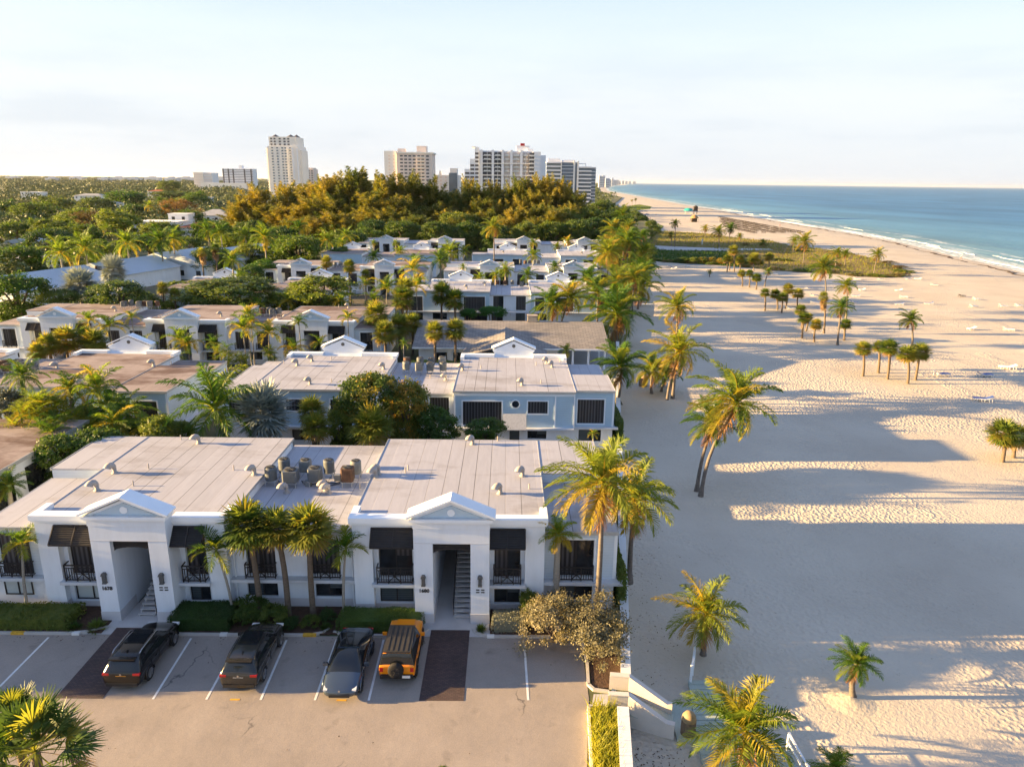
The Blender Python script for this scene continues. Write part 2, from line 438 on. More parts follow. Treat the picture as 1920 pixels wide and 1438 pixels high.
def sand_mat():
    m, nt, b, out = new_mat('footprinted_sand')
    g = node(nt, 'ShaderNodeNewGeometry').outputs['Position']
    base = ramp(nt, noise(nt, .08, 6, .6), [(.3, (.445,.39,.32)), (.55, (.51,.455,.375)), (.75, (.555,.495,.41))])
    dirt = ramp(nt, noise(nt, 3.4, 4, .65), [(.64, 1.), (.74, .66)])
    x = mixc(nt, 1., base, dirt, 'MULTIPLY')
    nt.links.new(x, b.inputs['Base Color']); b.inputs['Roughness'].default_value = .95; b.inputs['Specular IOR Level'].default_value = .1
    wv = node(nt, 'ShaderNodeTexNoise'); wv.inputs['Scale'].default_value = .9; wv.inputs['Detail'].default_value = 3
    nt.links.new(g, wv.inputs['Vector'])
    ad = node(nt, 'ShaderNodeVectorMath', operation='MULTIPLY_ADD'); ad.inputs[1].default_value = (.35,.35,0); nt.links.new(wv.outputs['Color'], ad.inputs[0]); nt.links.new(g, ad.inputs[2])
    vo = node(nt, 'ShaderNodeTexVoronoi', feature='SMOOTH_F1'); vo.inputs['Scale'].default_value = 3.3; vo.inputs['Smoothness'].default_value = .3
    nt.links.new(ad.outputs[0], vo.inputs['Vector'])
    calm = ramp(nt, noise(nt, .055, 4, .55), [(.40, .12), (.56, 1.)])      # trodden and smooth patches
    n3 = noise(nt, .045, 2, .4, stretch=(1.,.55,1.)); s3 = node(nt, 'ShaderNodeMath', operation='SUBTRACT'); s3.inputs[1].default_value = .5; nt.links.new(n3, s3.inputs[0]); a3 = node(nt, 'ShaderNodeMath', operation='ABSOLUTE'); nt.links.new(s3.outputs[0], a3.inputs[0])
    trail = ramp(nt, a3.outputs[0], [(.0, 1.), (.012, 1.), (.022, 0.)])      # trails of footprints winding across
    calm = mixc(nt, 1., calm, trail, 'LIGHTEN')
    hh = node(nt, 'ShaderNodeMath', operation='MULTIPLY'); nt.links.new(vo.outputs['Distance'], hh.inputs[0]); nt.links.new(calm, hh.inputs[1])
    n1 = bump(nt, b, hh.outputs[0], .095)
    n2 = bump(nt, b, noise(nt, 6., 3, .6), .04, prev=n1)
    bump(nt, b, noise(nt, .35, 3, .5), .05, prev=n2)
    return m
M['sand'] = sand_mat()

def sea_mat():
    m, nt, b, out = new_mat('sea_water')
    at = node(nt, 'ShaderNodeAttribute', attribute_name='shore')
    d = at.outputs['Fac']
    deep = ramp(nt, d, [(0., (.28,.34,.32)), (.06, (.16,.29,.35)), (.2, (.100,.240,.355)), (.6, (.072,.200,.345)), (1., (.052,.165,.32))])
    patch = ramp(nt, noise(nt, .012, 5, .55, stretch=(1.,.3,1.)), [(.35, .74), (.6, 1.08)])
    x = mixc(nt, 1., deep, patch, 'MULTIPLY')
    # foam: broken rows parallel to the shore and a lacy band at the edge
    wn = noise(nt, .09, 5, .65, stretch=(1., .22, 1.))
    f1 = node(nt, 'ShaderNodeMath', operation='MULTIPLY_ADD'); f1.inputs[1].default_value = .16; nt.links.new(wn, f1.inputs[0]); nt.links.new(d, f1.inputs[2])
    rows = ramp(nt, f1.outputs[0], [(.085, 1.), (.115, .7), (.135, 0.), (.168, 0.), (.176, 1.), (.188, 0.), (.222, 0.)])
    lace = ramp(nt, noise(nt, .45, 5, .7), [(.42, 0.), (.62, 1.)])
    fm = mixc(nt, 1., rows, lace, 'MULTIPLY')
    x = mixc(nt, fm, x, (.80,.82,.82))
    nt.links.new(x, b.inputs['Base Color'])
    rr = ramp(nt, fm, [(0., .38), (1., .8)]); nt.links.new(rr, b.inputs['Roughness'])
    b.inputs['IOR'].default_value = 1.33; b.inputs['Specular IOR Level'].default_value = .035
    n1 = bump(nt, b, noise(nt, .35, 5, .6, stretch=(1., .45, 1.)), .35)
    bump(nt, b, noise(nt, .05, 3, .5, stretch=(1.,.3,1.)), .9, prev=n1)
    return m
M['sea'] = sea_mat()

def land_mat():
    m, nt, b, out = new_mat('ground_cover')
    f = noise(nt, .05, 6, .65)
    nt.links.new(ramp(nt, f, [(.3, (.035,.050,.018)), (.5, (.060,.075,.026)), (.62, (.10,.095,.05)), (.75, (.16,.14,.10))]), b.inputs['Base Color'])
    b.inputs['Roughness'].default_value = .95
    return m
M['land'] = land_mat()

# ---------------------------------------------------------------- light and exposure
SUNE = 5.0; SUNC = (1.0, .655, .275); SKYS = .055; EXPO = 2.5; SKYDUST = 1.0; HAZE = 1.8e-5
# ---------------------------------------------------------------- camera, sky, sun
cam_d = bpy.data.cameras.new('camera'); cam = bpy.data.objects.new('camera', cam_d); col.objects.link(cam)
scene.camera = cam
H = 25.5; PITCH = math.atan(378.5/1350); YAW = R(.5); ROLL = .0125
cam_d.sensor_width = 36.0; cam_d.lens = 36.0*1350/1920; cam_d.clip_start = .5; cam_d.clip_end = 120000
fwd = Vector((math.sin(YAW)*math.cos(PITCH), math.cos(YAW)*math.cos(PITCH), -math.sin(PITCH)))
rgt = Vector((math.cos(YAW), -math.sin(YAW), 0)); upv = rgt.cross(fwd)
r2 = rgt*math.cos(ROLL) + upv*math.sin(ROLL); u2 = upv*math.cos(ROLL) - rgt*math.sin(ROLL)
cam.matrix_world = Matrix(((r2.x,u2.x,-fwd.x,0),(r2.y,u2.y,-fwd.y,0),(r2.z,u2.z,-fwd.z,H),(0,0,0,1)))

SUN_EL = R(11.0); SUN_AZ = R(270-1.2)          # compass bearing of the sun: just south of west
sd = Vector((math.sin(SUN_AZ)*math.cos(SUN_EL), math.cos(SUN_AZ)*math.cos(SUN_EL), math.sin(SUN_EL)))
sun_d = bpy.data.lights.new('sun', 'SUN'); sun_d.energy = SUNE; sun_d.angle = R(.55); sun_d.color = SUNC
sun = bpy.data.objects.new('sun', sun_d); col.objects.link(sun)
sun.rotation_euler = (-sd).to_track_quat('-Z', 'Y').to_euler(); sun.location = (-60, 20, 60)

w = bpy.data.worlds.new('World'); scene.world = w; w.use_nodes = True
nt = w.node_tree; bg = nt.nodes['Background']
sky = nt.nodes.new('ShaderNodeTexSky'); sky.sky_type = 'NISHITA'; sky.sun_disc = False
sky.sun_elevation = SUN_EL; sky.sun_rotation = SUN_AZ; sky.altitude = 0; sky.air_density = 1.0; sky.dust_density = SKYDUST; sky.ozone_density = 1.6
tcw = nt.nodes.new('ShaderNodeTexCoord')
# thin high cloud: a veil of streaks that whitens the sky, thicker towards the horizon
sep = nt.nodes.new('ShaderNodeSeparateXYZ'); nt.links.new(tcw.outputs['Generated'], sep.inputs[0])
mpn = nt.nodes.new('ShaderNodeMapping'); mpn.inputs['Scale'].default_value = (2.2, 2.2, 13.); mpn.inputs['Rotation'].default_value = (0, R(3), 0)
nt.links.new(tcw.outputs['Generated'], mpn.inputs['Vector'])
nz = nt.nodes.new('ShaderNodeTexNoise'); nz.inputs['Scale'].default_value = 1.6; nz.inputs['Detail'].default_value = 7; nz.inputs['Roughness'].default_value = .55
nt.links.new(mpn.outputs['Vector'], nz.inputs['Vector'])
veil = ramp(nt, sep.outputs['Z'], [(0., .95), (.25, .88), (.5, .8), (1., .8)])
vcol = ramp(nt, sep.outputs['Z'], [(0., (.585,.625,.685)), (.10, (.655,.685,.72)), (.17, (.63,.70,.74)), (.27, (.47,.60,.71)), (.38, (.37,.49,.72)), (1., (.23,.32,.60))])
low = ramp(nt, sep.outputs['Z'], [(.0, 1.), (.08, .9), (.16, .35), (.26, 0.)])
cl = ramp(nt, nz.outputs['Fac'], [(.34, (.87,.895,.93)), (.5, (.985,.99,.995)), (.62, (1.02,1.015,1.0))])
cl2 = mixc(nt, low, (1,1,1), cl)
vcl = mixc(nt, 1., vcol, cl2, 'MULTIPLY')
vsc = nt.nodes.new('ShaderNodeVectorMath'); vsc.operation = 'SCALE'; vsc.inputs['Scale'].default_value = 4.6; nt.links.new(vcl, vsc.inputs[0])
skyc = mixc(nt, veil, sky.outputs['Color'], vsc.outputs[0])
nt.links.new(skyc, bg.inputs['Color']); bg.inputs['Strength'].default_value = SKYS
scene.view_settings.view_transform = 'Standard'; scene.view_settings.look = 'None'
scene.view_settings.exposure = EXPO; scene.view_settings.gamma = 1
scene.cycles.max_bounces = 6; scene.cycles.diffuse_bounces = 3; scene.cycles.glossy_bounces = 3; scene.cycles.transmission_bounces = 4
scene.cycles.transparent_max_bounces = 8; scene.cycles.use_denoising = True
scene.cycles.volume_bounces = 0; scene.cycles.sample_clamp_indirect = 6
scene.cycles.use_adaptive_sampling = True; scene.cycles.adaptive_threshold = .02

# ---------------------------------------------------------------- land, sand, sea
EDGE = [(-60,-6),(20,4.6),(26,5.6),(29.3,6.1),(31.9,6.55),(40.5,7.75),(71.7,12.1),(114,18.2),(160,28),(210,36),(256,50),(307,57),(430,88),(590,104),(672,112),(760,118),(930,133),(1350,208),(1860,243),(2540,308),(4000,492),(7460,990),(10000,1480),(20000,3050),(60000,9000)]
SHORE = [(-60,165),(120,168),(235,172),(257,178),(296,184),(341,194),(378,201),(430,205),(480,208),(607,213),(727,224),(834,231),(970,236),(1200,252),(1465,268),(1855,296),(2541,340),(4000,525),(7460,1060),(10000,1570),(20000,3200),(60000,9500)]
def interp(tab, y):
    for (a, xa), (b, xb) in zip(tab, tab[1:]):
        if y <= b: return xa + (xb-xa)*(y-a)/(b-a)
    return tab[-1][1]
YS = sorted(set([y for y,_ in EDGE] + [y for y,_ in SHORE] + list(range(0, 260, 10)) + list(range(260, 1000, 40))))
mb = MB()
for a, b in zip(YS, YS[1:]):
    ea, eb = interp(EDGE, a), interp(EDGE, b)
    mb.add([(-40000,a,0),(ea,a,0),(eb,b,0),(-40000,b,0),(ea,a,-2.2),(eb,b,-2.2)], [(0,1,2,3),(1,4,5,2)])
tag(mb.build('ground', M['land']), kind='structure')
vs = []; fs = []
for y in YS:
    e = interp(EDGE, y); s = interp(SHORE, y); wd = s - e
    b1 = max(wd-24, wd*.4); b2 = max(wd-10, wd*.7)
    for t, z in ((-.3,-1.),(wd*.2,-1.),(b1*.6,-1.),(b1,-1.05),(b2,-1.45),(wd,-2.02),(wd+16,-2.8)): vs.append((e+t, y, z))
for i in range(len(YS)-1):
    for j in range(6): fs.append((i*7+j, i*7+j+1, i*7+j+8, i*7+j+7))
tag(MB().add(vs, fs, 0, True).build('beach_sand', M['sand']), kind='structure')
offs = [-9, -2, 3, 8, 16, 28, 45, 80, 140, 250, 600, 2000, 8000, 60000]
vs = []; fs = []; at = []
for y in YS:
    s = interp(SHORE, y)
    for o_ in offs: vs.append((s+o_, y, -2.)); at.append(min(1., max(0., o_)/250))
n = len(offs)
for i in range(len(YS)-1):
    for j in range(n-1): fs.append((i*n+j, i*n+j+1, i*n+j+n+1, i*n+j+n))
sea = MB().add(vs, fs).build('sea', M['sea'])
a_ = sea.data.attributes.new('shore', 'FLOAT', 'POINT'); a_.data.foreach_set('value', at)
tag(sea, kind='structure')
# breaking waves: low white ridges standing on the water
mb = MB()
for k in range(20):
    y = 235 + 6*k**1.55 + rng.uniform(-6, 6); s = interp(SHORE, y)
    L = rng.uniform(10, 40)*(1+y/900); off = rng.choice([3, 5, 9, 15]) * (1 + y/2400) + rng.uniform(-1.5, 1.5)
    pts = []
    for t in range(7):
        yy = y + L*(t/6-.5); pts.append((interp(SHORE, yy) + off + .7*math.sin(t*1.9+k), yy, -1.98))
    mb.tube(pts, [.05]+[rng.uniform(.08,.26) for _ in range(5)]+[.05], 5)
foam_m = mat('white_surf', (.80,.81,.81), .9, .12, 1.2, bmp=.1, bscale=3)
tag(mb.build('surf', foam_m), 'white broken surf along the shallow edge of the sea', 'surf', kind='stuff')
# dark line of dry seaweed along the last high water
vs = []; fs = []
for k in range(260):
    y = 180 + k*2.6; s = interp(SHORE, y); x = s - 7 + 1.2*math.sin(y*.11) + .8*math.sin(y*.37)
    wd = .9 + .7*math.sin(y*.9) + rng.uniform(-.3,.5)
    vs += [(x-wd, y, -1.56), (x, y, -1.50), (x+wd, y, -1.70)]
    if k:
        q = 3*k; fs += [(q-3,q-2,q+1,q),(q-2,q-1,q+2,q+1)]
tag(MB().add(vs, fs).build('seaweed', M['seaweed']), 'dark line of dry seaweed along the wet edge of the sand', 'seaweed', kind='stuff')
for (x, y, r_, h_) in ((18.6,32.5,.8,.2),(20.1,85.9,1.5,.6),(11.6,35.97,1.0,.2),(17.1,58.0,1.1,.25)):
    prof = [(r_*2.0,-1.03)]+[(r_*t, -1+h_*(1-t/1.9)**1.6) for t in (1.5,1.1,.7,.35)]+[(.02,-1+h_)]
    tag(MB().lathe(prof, 20, (x,y)).build('sand_mound', M['sand']), kind='structure')

# ---------------------------------------------------------------- parking and front beds
mb = MB(); mb.add([(-90,-20,.012),(3.6,-20,.012),(3.75,26,.012),(4.42,31.2,.012),(4.5,36.3,.012),(-90,36.3,.012)], [(0,1,2,3,4,5)])
tag(mb.build('parking_asphalt', M['asphalt']), kind='structure')
mb = MB()
for (x0,x1) in ((-22.7,-20.3),(-4.26,-1.98)): mb.box(x0,x1,30.97,36.95,.0,.03)
tag(mb.build('brick_path', M['paver']), kind='structure')
mb = MB()
for xa, xb, y0, y1 in ((-25.6,-23.9,31.0,36.0),(-17.75,-17.95,30.95,36.0),(-15.05,-15.15,30.95,36.0),(-12.3,-12.45,30.95,35.9),(-9.55,-9.6,30.95,36.0),(-6.82,-6.9,30.95,36.0),(1.3,1.2,31.05,36.0)):
    if xa == -25.6: xa, xb, y0, y1 = -26.05, -26.1, 31.2, 36.0
    mb.add([(xa-.06,y0,.020),(xa+.06,y0,.020),(xb+.06,y1,.020),(xb-.06,y1,.020)], [(0,1,2,3)])
tag(mb.build('road_marking', M['whitepaint']), kind='structure')
mb = MB()
for x in (-13.6,-8.2): mb.add([(x-.25,30.9,.020),(x+.25,30.9,.020),(x+.25,31.02,.020),(x-.25,31.02,.020)], [(0,1,2,3)])
tag(mb.build('yellow_marking', M['yellowpaint']), kind='structure')
# kerbs with curved ends towards the two entrance paths
def kerb(pts, name='kerb', w_=.16, h_=.14):
    mb = MB()
    for a, b in zip(pts, pts[1:]):
        a = Vector((*a,0)); b = Vector((*b,0)); d = (b-a).normalized()
        mb.bar(a - d*.02 + Vector((0,0,h_/2)), b + d*.02 + Vector((0,0,h_/2)), w_, h_)
    return mb
allk = MB()
KB = [[(-60,36.3),(-25.2,36.3),(-24.0,36.5),(-23.2,36.95)],
      [(-19.8,36.95),(-19.3,36.4),(-18.6,36.3),(-11.2,36.3),(-10.5,36.55),(-10.2,37.0)],
      [(-9.9,36.6),(-8.8,36.3),(-5.2,36.3),(-4.7,36.5),(-4.5,36.95)],
      [(-1.75,36.95),(-1.6,36.6),(-1.2,36.4),(-.6,36.3),(4.4,36.3)],
      [(4.5,36.3),(4.62,34.0),(4.5,32.2),(4.75,31.8),(5.5,31.65)]]
for pts in KB:
    k = kerb(pts); o = len(allk.v); allk.v += k.v; allk.f += [[i+o for i in f] for f in k.f]; allk.m += k.m; allk.sm += k.sm
tag(allk.build('kerb', M['kerb']), kind='structure')
mb = MB()
for x in (-28.4,-11.6): mb.box(x,x+.75,36.20,36.41,.0,.146)
tag(mb.build('kerb_marking', M['yellowpaint']), kind='structure')
mb = MB()
for x in (-24.9,-16.4,-.95): mb.box(x,x+.42,36.20,36.41,.0,.147)
tag(mb.build('kerb_number_patch', M['whitepaint']), kind='structure')
mb = MB()
mb.box(-60,-23.3,36.4,39.3,0,.10); mb.box(-19.7,-10.1,36.4,39.4,0,.10); mb.box(-10.1,-5.35,36.45,39.4,0,.104); mb.box(-.8,7.0,36.4,39.4,0,.10)
mb.prism([(4.66,36.35),(6.6,36.35),(6.4,31.95),(4.7,31.95)], 0., .09, axis='z')
tag(mb.build('planting_soil', M['mulch']), kind='structure')
mb = MB()
mb.box(-24.5,-19.2,36.33,36.97,0,.022); mb.box(-5.3,-.7,36.33,36.97,0,.022); mb.box(-23.75,-19.85,36.97,39.5,0,.05); mb.box(-5.25,-.85,36.97,39.5,0,.05); mb.box(-22.65,-20.45,39.5,47.6,0,.05); mb.box(-4.16,-1.96,39.5,47.6,0,.05); mb.prism([(4.7,31.5),(5.6,31.5),(5.6,30.6),(4.5,30.6)],0,.05,axis='z')
tag(mb.build('pavement', M['concrete']), kind='structure')
# courtyard ground between the rows
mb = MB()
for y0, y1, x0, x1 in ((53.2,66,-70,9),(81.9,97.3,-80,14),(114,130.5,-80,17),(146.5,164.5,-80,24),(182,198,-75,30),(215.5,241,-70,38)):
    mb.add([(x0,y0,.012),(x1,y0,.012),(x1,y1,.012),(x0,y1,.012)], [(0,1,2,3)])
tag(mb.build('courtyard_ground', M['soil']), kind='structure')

# ---------------------------------------------------------------- walls by the beach
mb = MB()
pts = [(6.42,32.1),(7.62,40.5),(11.9,71.7),(18.0,114)]
for (a, b) in zip(pts, pts[1:]):
    mb.bar((*a,-.3),(*b,-.3), .42, 2.0); mb.bar((a[0],a[1],.75),(b[0],b[1],.75), .52, .1)
tag(mb.build('garden_wall', M['whitewall']), 'long low white wall between the buildings and the sand', 'wall')
mb = MB()
mb.bar((4.6,18,-.3),(5.9,29.7,-.3),.5,2.0); mb.bar((4.6,18,.75),(5.9,29.7,.75),.56,.1)
tag(mb.build('planter_wall', M['whitewall']), 'low white wall behind the strip of tall grass', 'wall')
mb = MB(); mb.bar((3.42,18,.1),(4.30,30.3,.1),.14,.5); mb.bar((4.30,30.3,.1),(5.1,30.4,.1),.14,.5)
tag(mb.build('planter_kerb', M['stonewall']), kind='structure')
def ramp_wall(pts, th=.24):
    mb = MB()
    d = (Vector(pts[-1][:2]) - Vector(pts[0][:2])).normalized(); nrm = Vector((-d.y, d.x))*th/2
    top = [Vector(p) for p in pts]
    vs = []
    for p in top:
        for s_ in (-1, 1): vs.append((p.x+nrm.x*s_, p.y+nrm.y*s_, p.z))
    for p in top:
        for s_ in (-1, 1): vs.append((p.x+nrm.x*s_, p.y+nrm.y*s_, -1.6))
    k = len(top); fs = []
    for i in range(k-1):
        a = 2*i; fs += [(a,a+1,a+3,a+2), (a,a+2,2*k+a+2,2*k+a), (a+1,2*k+a+1,2*k+a+3,a+3)]
    fs += [(0,2*k,2*k+1,1), (2*k-2,2*k-1,4*k-1,4*k-2)]
    mb.add(vs, fs)
    # coping
    for a, b in zip(top, top[1:]): mb.bar(a+Vector((0,0,.03)), b+Vector((0,0,.03)), th+.06, .06)
    return mb
tag(ramp_wall([(5.59,32.05,.8),(6.58,31.93,.8),(8.45,31.12,-.2),(8.7,31.05,-.2)]).build('ramp_wall', M['stonewall']), 'sloping pale wall on the far side of the steps down to sand', 'wall')
tag(ramp_wall([(5.30,30.58,.8),(6.32,30.52,.8),(8.12,29.76,-.2),(8.5,29.62,-.2)]).build('ramp_wall', M['stonewall']), 'sloping pale wall on the near side of the steps down to sand', 'wall')
mb = MB()
a0 = Vector((5.5,31.3,.02)); a1 = Vector((8.6,30.35,-.78)); d = (a1-a0); nrm = Vector((-d.y,d.x,0)).normalized()*.68
mb.add([a0-nrm,a1-nrm,a1+nrm,a0+nrm], [(0,1,2,3)])
n = 22
for k in range(n):
    p = a0 + d*((k+.5)/n) + Vector((0,0,.02)); mb.obox(p, d/n*.44, nrm, Vector((0,0,.02)))
tag(mb.build('beach_ramp', M['greywood']), 'boarded ramp between two sloping pale walls', 'ramp')
mb = MB()
DECK = [(10.2,33.7),(11.7,33.5),(13.9,28.3),(13.9,22),(9.0,22),(9.55,29.0)]
mb.prism(DECK, -1.0, -.82, axis='z')
for k in range(30):     # boards across
    y = 22.2 + k*.385
    if y > 33.4: break
    def xr(y): return interp([(22,13.9),(28.3,13.9),(33.5,11.7),(34,11.7)], y)
    def xl(y): return interp([(22,9.0),(29,9.55),(33.7,10.2)], y)
    mb.box(xl(y)+.02, xr(y)-.05, y, y+.34, -.815, -.79)
mb.prism([(8.6,29.35),(9.52,29.25),(9.75,30.9),(9.9,31.7),(8.72,31.85)], -1.0, -.80, axis='z')
tag(mb.build('boardwalk', M['greywood']), 'weathered board deck under the big golden palm on the sand', 'boardwalk')
def rail(name, pts, label):
    t = empty(name, (*pts[0], -1), label, 'railing')
    for p in pts: MB().box(p[0]-.06,p[0]+.06,p[1]-.06,p[1]+.06,-1.0,.25).build('post', M['trim'], t)
    mb = MB()
    for a, b in zip(pts, pts[1:]): mb.bar((*a,.18),(*b,.18),.1,.06); mb.bar((*a,-.3),(*b,-.3),.06,.08)
    mb.build('rail', M['trim'], t)
rail('wooden_railing', [(10.86,35.2),(10.6,34.4),(10.3,33.6)], 'short white railing at the far end of the boardwalk')
rail('wooden_railing', [(13.75,28.6),(13.85,26.6),(13.8,24.6)], 'white railing post and rail at the seaward side of boardwalk')
def bin_(loc, r, h, label):
    t = empty('litter_bin', loc, label, 'bin')
    x, y, z = loc
    mb = MB(); mb.lathe([(r,z),(r*1.04,z+h*.3),(r*1.02,z+h*.62),(r,z+h*.64)], 20, (x,y))
    for k in range(20):
        a = 2*math.pi*k/20; mb.obox((x+math.cos(a)*r*1.03,y+math.sin(a)*r*1.03,z+h*.31), (math.cos(a)*.015,math.sin(a)*.015,0), (-math.sin(a)*r*.11,math.cos(a)*r*.11,0), (0,0,h*.31))
    mb.build('slatted_body', M['canwood'], t)
    MB().lathe([(r*1.06,z+h*.64),(r*1.06,z+h*.70),(r*.98,z+h*.82),(r*.7,z+h*.94),(r*.3,z+h),(.01,z+h*1.01)], 20, (x,y)).build('domed_lid', M['candome'], t)
bin_((9.22,29.75,-.80), .34, 1.25, 'round slatted bin with domed lid on the boardwalk landing')
bin_((18.62,94.0,-1.), .55, 1.7, 'barrel-like slatted bin on sand by the small golden palms')
t = empty('picnic_table', (21.3,93.5,-1), 'small grey wooden table on sand behind the golden palms', 'table')
MB().box(20.5,22.3,93.1,93.9,-.32,-.26).build('table_top', M['greywood'], t)
for x in (20.6,22.2): MB().box(x-.05,x+.05,93.2,93.8,-1,-.32).build('leg', M['greywood'], t)
t = empty('bench', (30.5,159.3,-1), 'long pale wooden bench on shaded sand beside the palm row', 'bench')
MB().box(28.6,32.6,158.9,159.6,-.55,-.45).build('seat', M['whitepaint'], t)
for x in (28.9,30.6,32.3): MB().box(x-.06,x+.06,159,159.5,-1,-.55).build('leg', M['whitepaint'], t)
# ---------------------------------------------------------------- apartment rows
D_ = 15.0
def holes_wall(mb, x0, x1, z0, z1, ya, yb, holes, m=0):
    """a wall x0..x1, z0..z1, thick ya..yb, with rectangular openings left free"""
    xs = sorted({x0, x1, *[min(max(h[0],x0),x1) for h in holes], *[min(max(h[1],x0),x1) for h in holes]})
    zs = sorted({z0, z1, *[min(max(h[2],z0),z1) for h in holes], *[min(max(h[3],z0),z1) for h in holes]})
    for za, zb in zip(zs, zs[1:]):
        run = None
        for xa, xb in zip(xs, xs[1:]):
            cx, cz = (xa+xb)/2, (za+zb)/2
            free = any(h[0] < cx < h[1] and h[2] < cz < h[3] for h in holes)
            if not free:
                if run is None: run = [xa, xb]
                else: run[1] = xb
            if free and run: mb.box(run[0], run[1], ya, yb, za, zb, m); run = None
        if run: mb.box(run[0], run[1], ya, yb, za, zb, m)

class Apt:
    def __init__(s, label, face, Y, xc, lvl, roofm, group=None):
        s.T = (lambda x, y, z: (x, Y+y, z)) if face == 'S' else (lambda x, y, z: (x, Y-y, z))
        s.flip = face == 'N'; s.lvl = lvl; s.roofm = roofm; s.face = face; s.Y = Y
        s.root = empty('apartment_building', (xc, Y + (7.5 if face == 'S' else -7.5), 0), label, 'apartment building', group)
        s.wall = s.mb(); s.roof = s.mb(); s.par = s.mb(); s.led = s.mb(); s.fas = s.mb()
    def mb(s): return MB(s.T, s.flip)
    def part(s, mb, name, mats, parent=None): return mb.build(name, mats, parent or s.root)
    # -- pieces
    def window(s, x0, x1, z0, z1, y, sgn=-1, pane='glass', frame='black', fw=.06, inset=.2, mull=1, casing=None):
        """opening whose wall face is at y; sgn -1 looks to the front, +1 to the rear"""
        a, b = sorted((y - sgn*inset, y - sgn*(inset+.06)))
        w = s.part(s.mb().box(x0, x1, a, b, z0, z1), 'window', M[pane])
        f = s.mb(); a, b = sorted((y - sgn*(inset-.05), y - sgn*inset))
        f.box(x0, x0+fw, a, b, z0, z1); f.box(x1-fw, x1, a, b, z0, z1); f.box(x0+fw, x1-fw, a, b, z0, z0+fw); f.box(x0+fw, x1-fw, a, b, z1-fw, z1)
        for k in range(1, mull+1):
            xm = x0 + (x1-x0)*k/(mull+1); f.box(xm-fw*.5, xm+fw*.5, a, b, z0+fw, z1-fw)
        s.part(f, 'frame', M[frame], w)
        if s.lvl and pane == 'glass' and mull == 1:      # a half-drawn blind behind one leaf
            a, b = sorted((y - sgn*(inset-.012), y - sgn*(inset-.002))); xm = (x0+x1)/2
            s.part(s.mb().box(x0+fw, xm-fw*.5, a, b, z0+fw, z1-fw) if rng.random() < .65 else s.mb().box(xm+fw*.5, x1-fw, a, b, z0+fw+(z1-z0)*rng.uniform(.2,.5), z1-fw), 'blind', M['greyblind' if z0 < 2 else 'curtain'], w)
        if casing:
            c = s.mb(); a, b = sorted((y + sgn*.03, y))
            c.box(x0-casing, x0, a, b, z0-casing, z1+casing); c.box(x1, x1+casing, a, b, z0-casing, z1+casing)
            c.box(x0, x1, a, b, z1, z1+casing); c.box(x0, x1, a, b, z0-casing, z0)
            s.part(c, 'casing', M['trim'], w)
    def railing(s, x0, x1, z0, z1, y, dpt=.0):
        r = s.mb(); t = .035
        r.box(x0, x1, y-t, y+t, z1-.07, z1); r.box(x0, x1, y-t*.7, y+t*.7, z0+.08, z0+.13)
        if s.lvl >= 1:
            r.box(x0, x1, y-t*.7, y+t*.7, z1-.24, z1-.20)
            mid = (x0+x1)/2; q = (z1-.24-z0-.13)*.5
            for xx in (x0, x1-.06, mid-q-.03, mid+q-.03): r.box(xx, xx+.06, y-t*.8, y+t*.8, z0, z1-.07)
            za, zb = z0+.13, z1-.24
            for sg in (-1, 1): r.bar((mid-q, y, za if sg < 0 else zb), (mid+q, y, zb if sg < 0 else za), .05)
            r.bar((mid-q, y, (za+zb)/2), (mid+q, y, (za+zb)/2), .03); r.bar((mid, y, za), (mid, y, zb), .03)
            n = int((mid-q-x0)/.13)
            for k in range(1, n):
                for xx in (x0 + (mid-q-x0)*k/n, mid+q + (x1-mid-q)*k/n): r.box(xx-.021, xx+.021, y-.015, y+.015, za, zb)
            if dpt:
                for xx in (x0+.02, x1-.02): r.box(xx-.03, xx+.03, y, y+dpt, z1-.07, z1); r.box(xx-.02, xx+.02, y, y+dpt, z0+.08, z0+.13)
        else:
            n = max(4, int((x1-x0)/.3))
            for k in range(n+1): xx = x0+(x1-x0)*k/n; r.box(xx-.02, xx+.02, y-.02, y+.02, z0, z1-.07)
        s.part(r, 'balcony_railing', M['black'])
    def shutter(s, x0, x1, zt=5.76, zb=4.85, ya=.97, yb=.22):
        r = s.mb()
        def P(x, t, o=0): return (x, ya+(yb-ya)*t - .77*o, zt+(zb-zt)*t + .63*o)
        n = 9 if s.lvl else 4
        r.prism([(ya-.03,zt-.05),(ya-.05,zt-.06),(yb-.02,zb+.0),(yb,zb+.02)], x0+.03, x1-.03, axis='x')
        for k in range(n):
            t = (k+.5)/n; a = P(x0+.05, t); b = P(x1-.05, t); h = .44/n
            dz = (zb-zt)*h; dy = (yb-ya)*h
            a = P(x0, t, .035); r.obox(((x0+x1)/2, a[1], a[2]), ((x1-x0)/2-.05, 0, 0), (0, dy*.62-.012, dz*.62+.03), (0, -.006, .005))
        for xx in (x0, (x0+x1)/2, x1): r.bar(P(xx, 0, .03), P(xx, 1, .03), .06, .08)
        for t in (0, 1): r.bar(P(x0, t, .03), P(x1, t, .03), .06, .08)
        s.part(r, 'shutter', M['blackslat'])
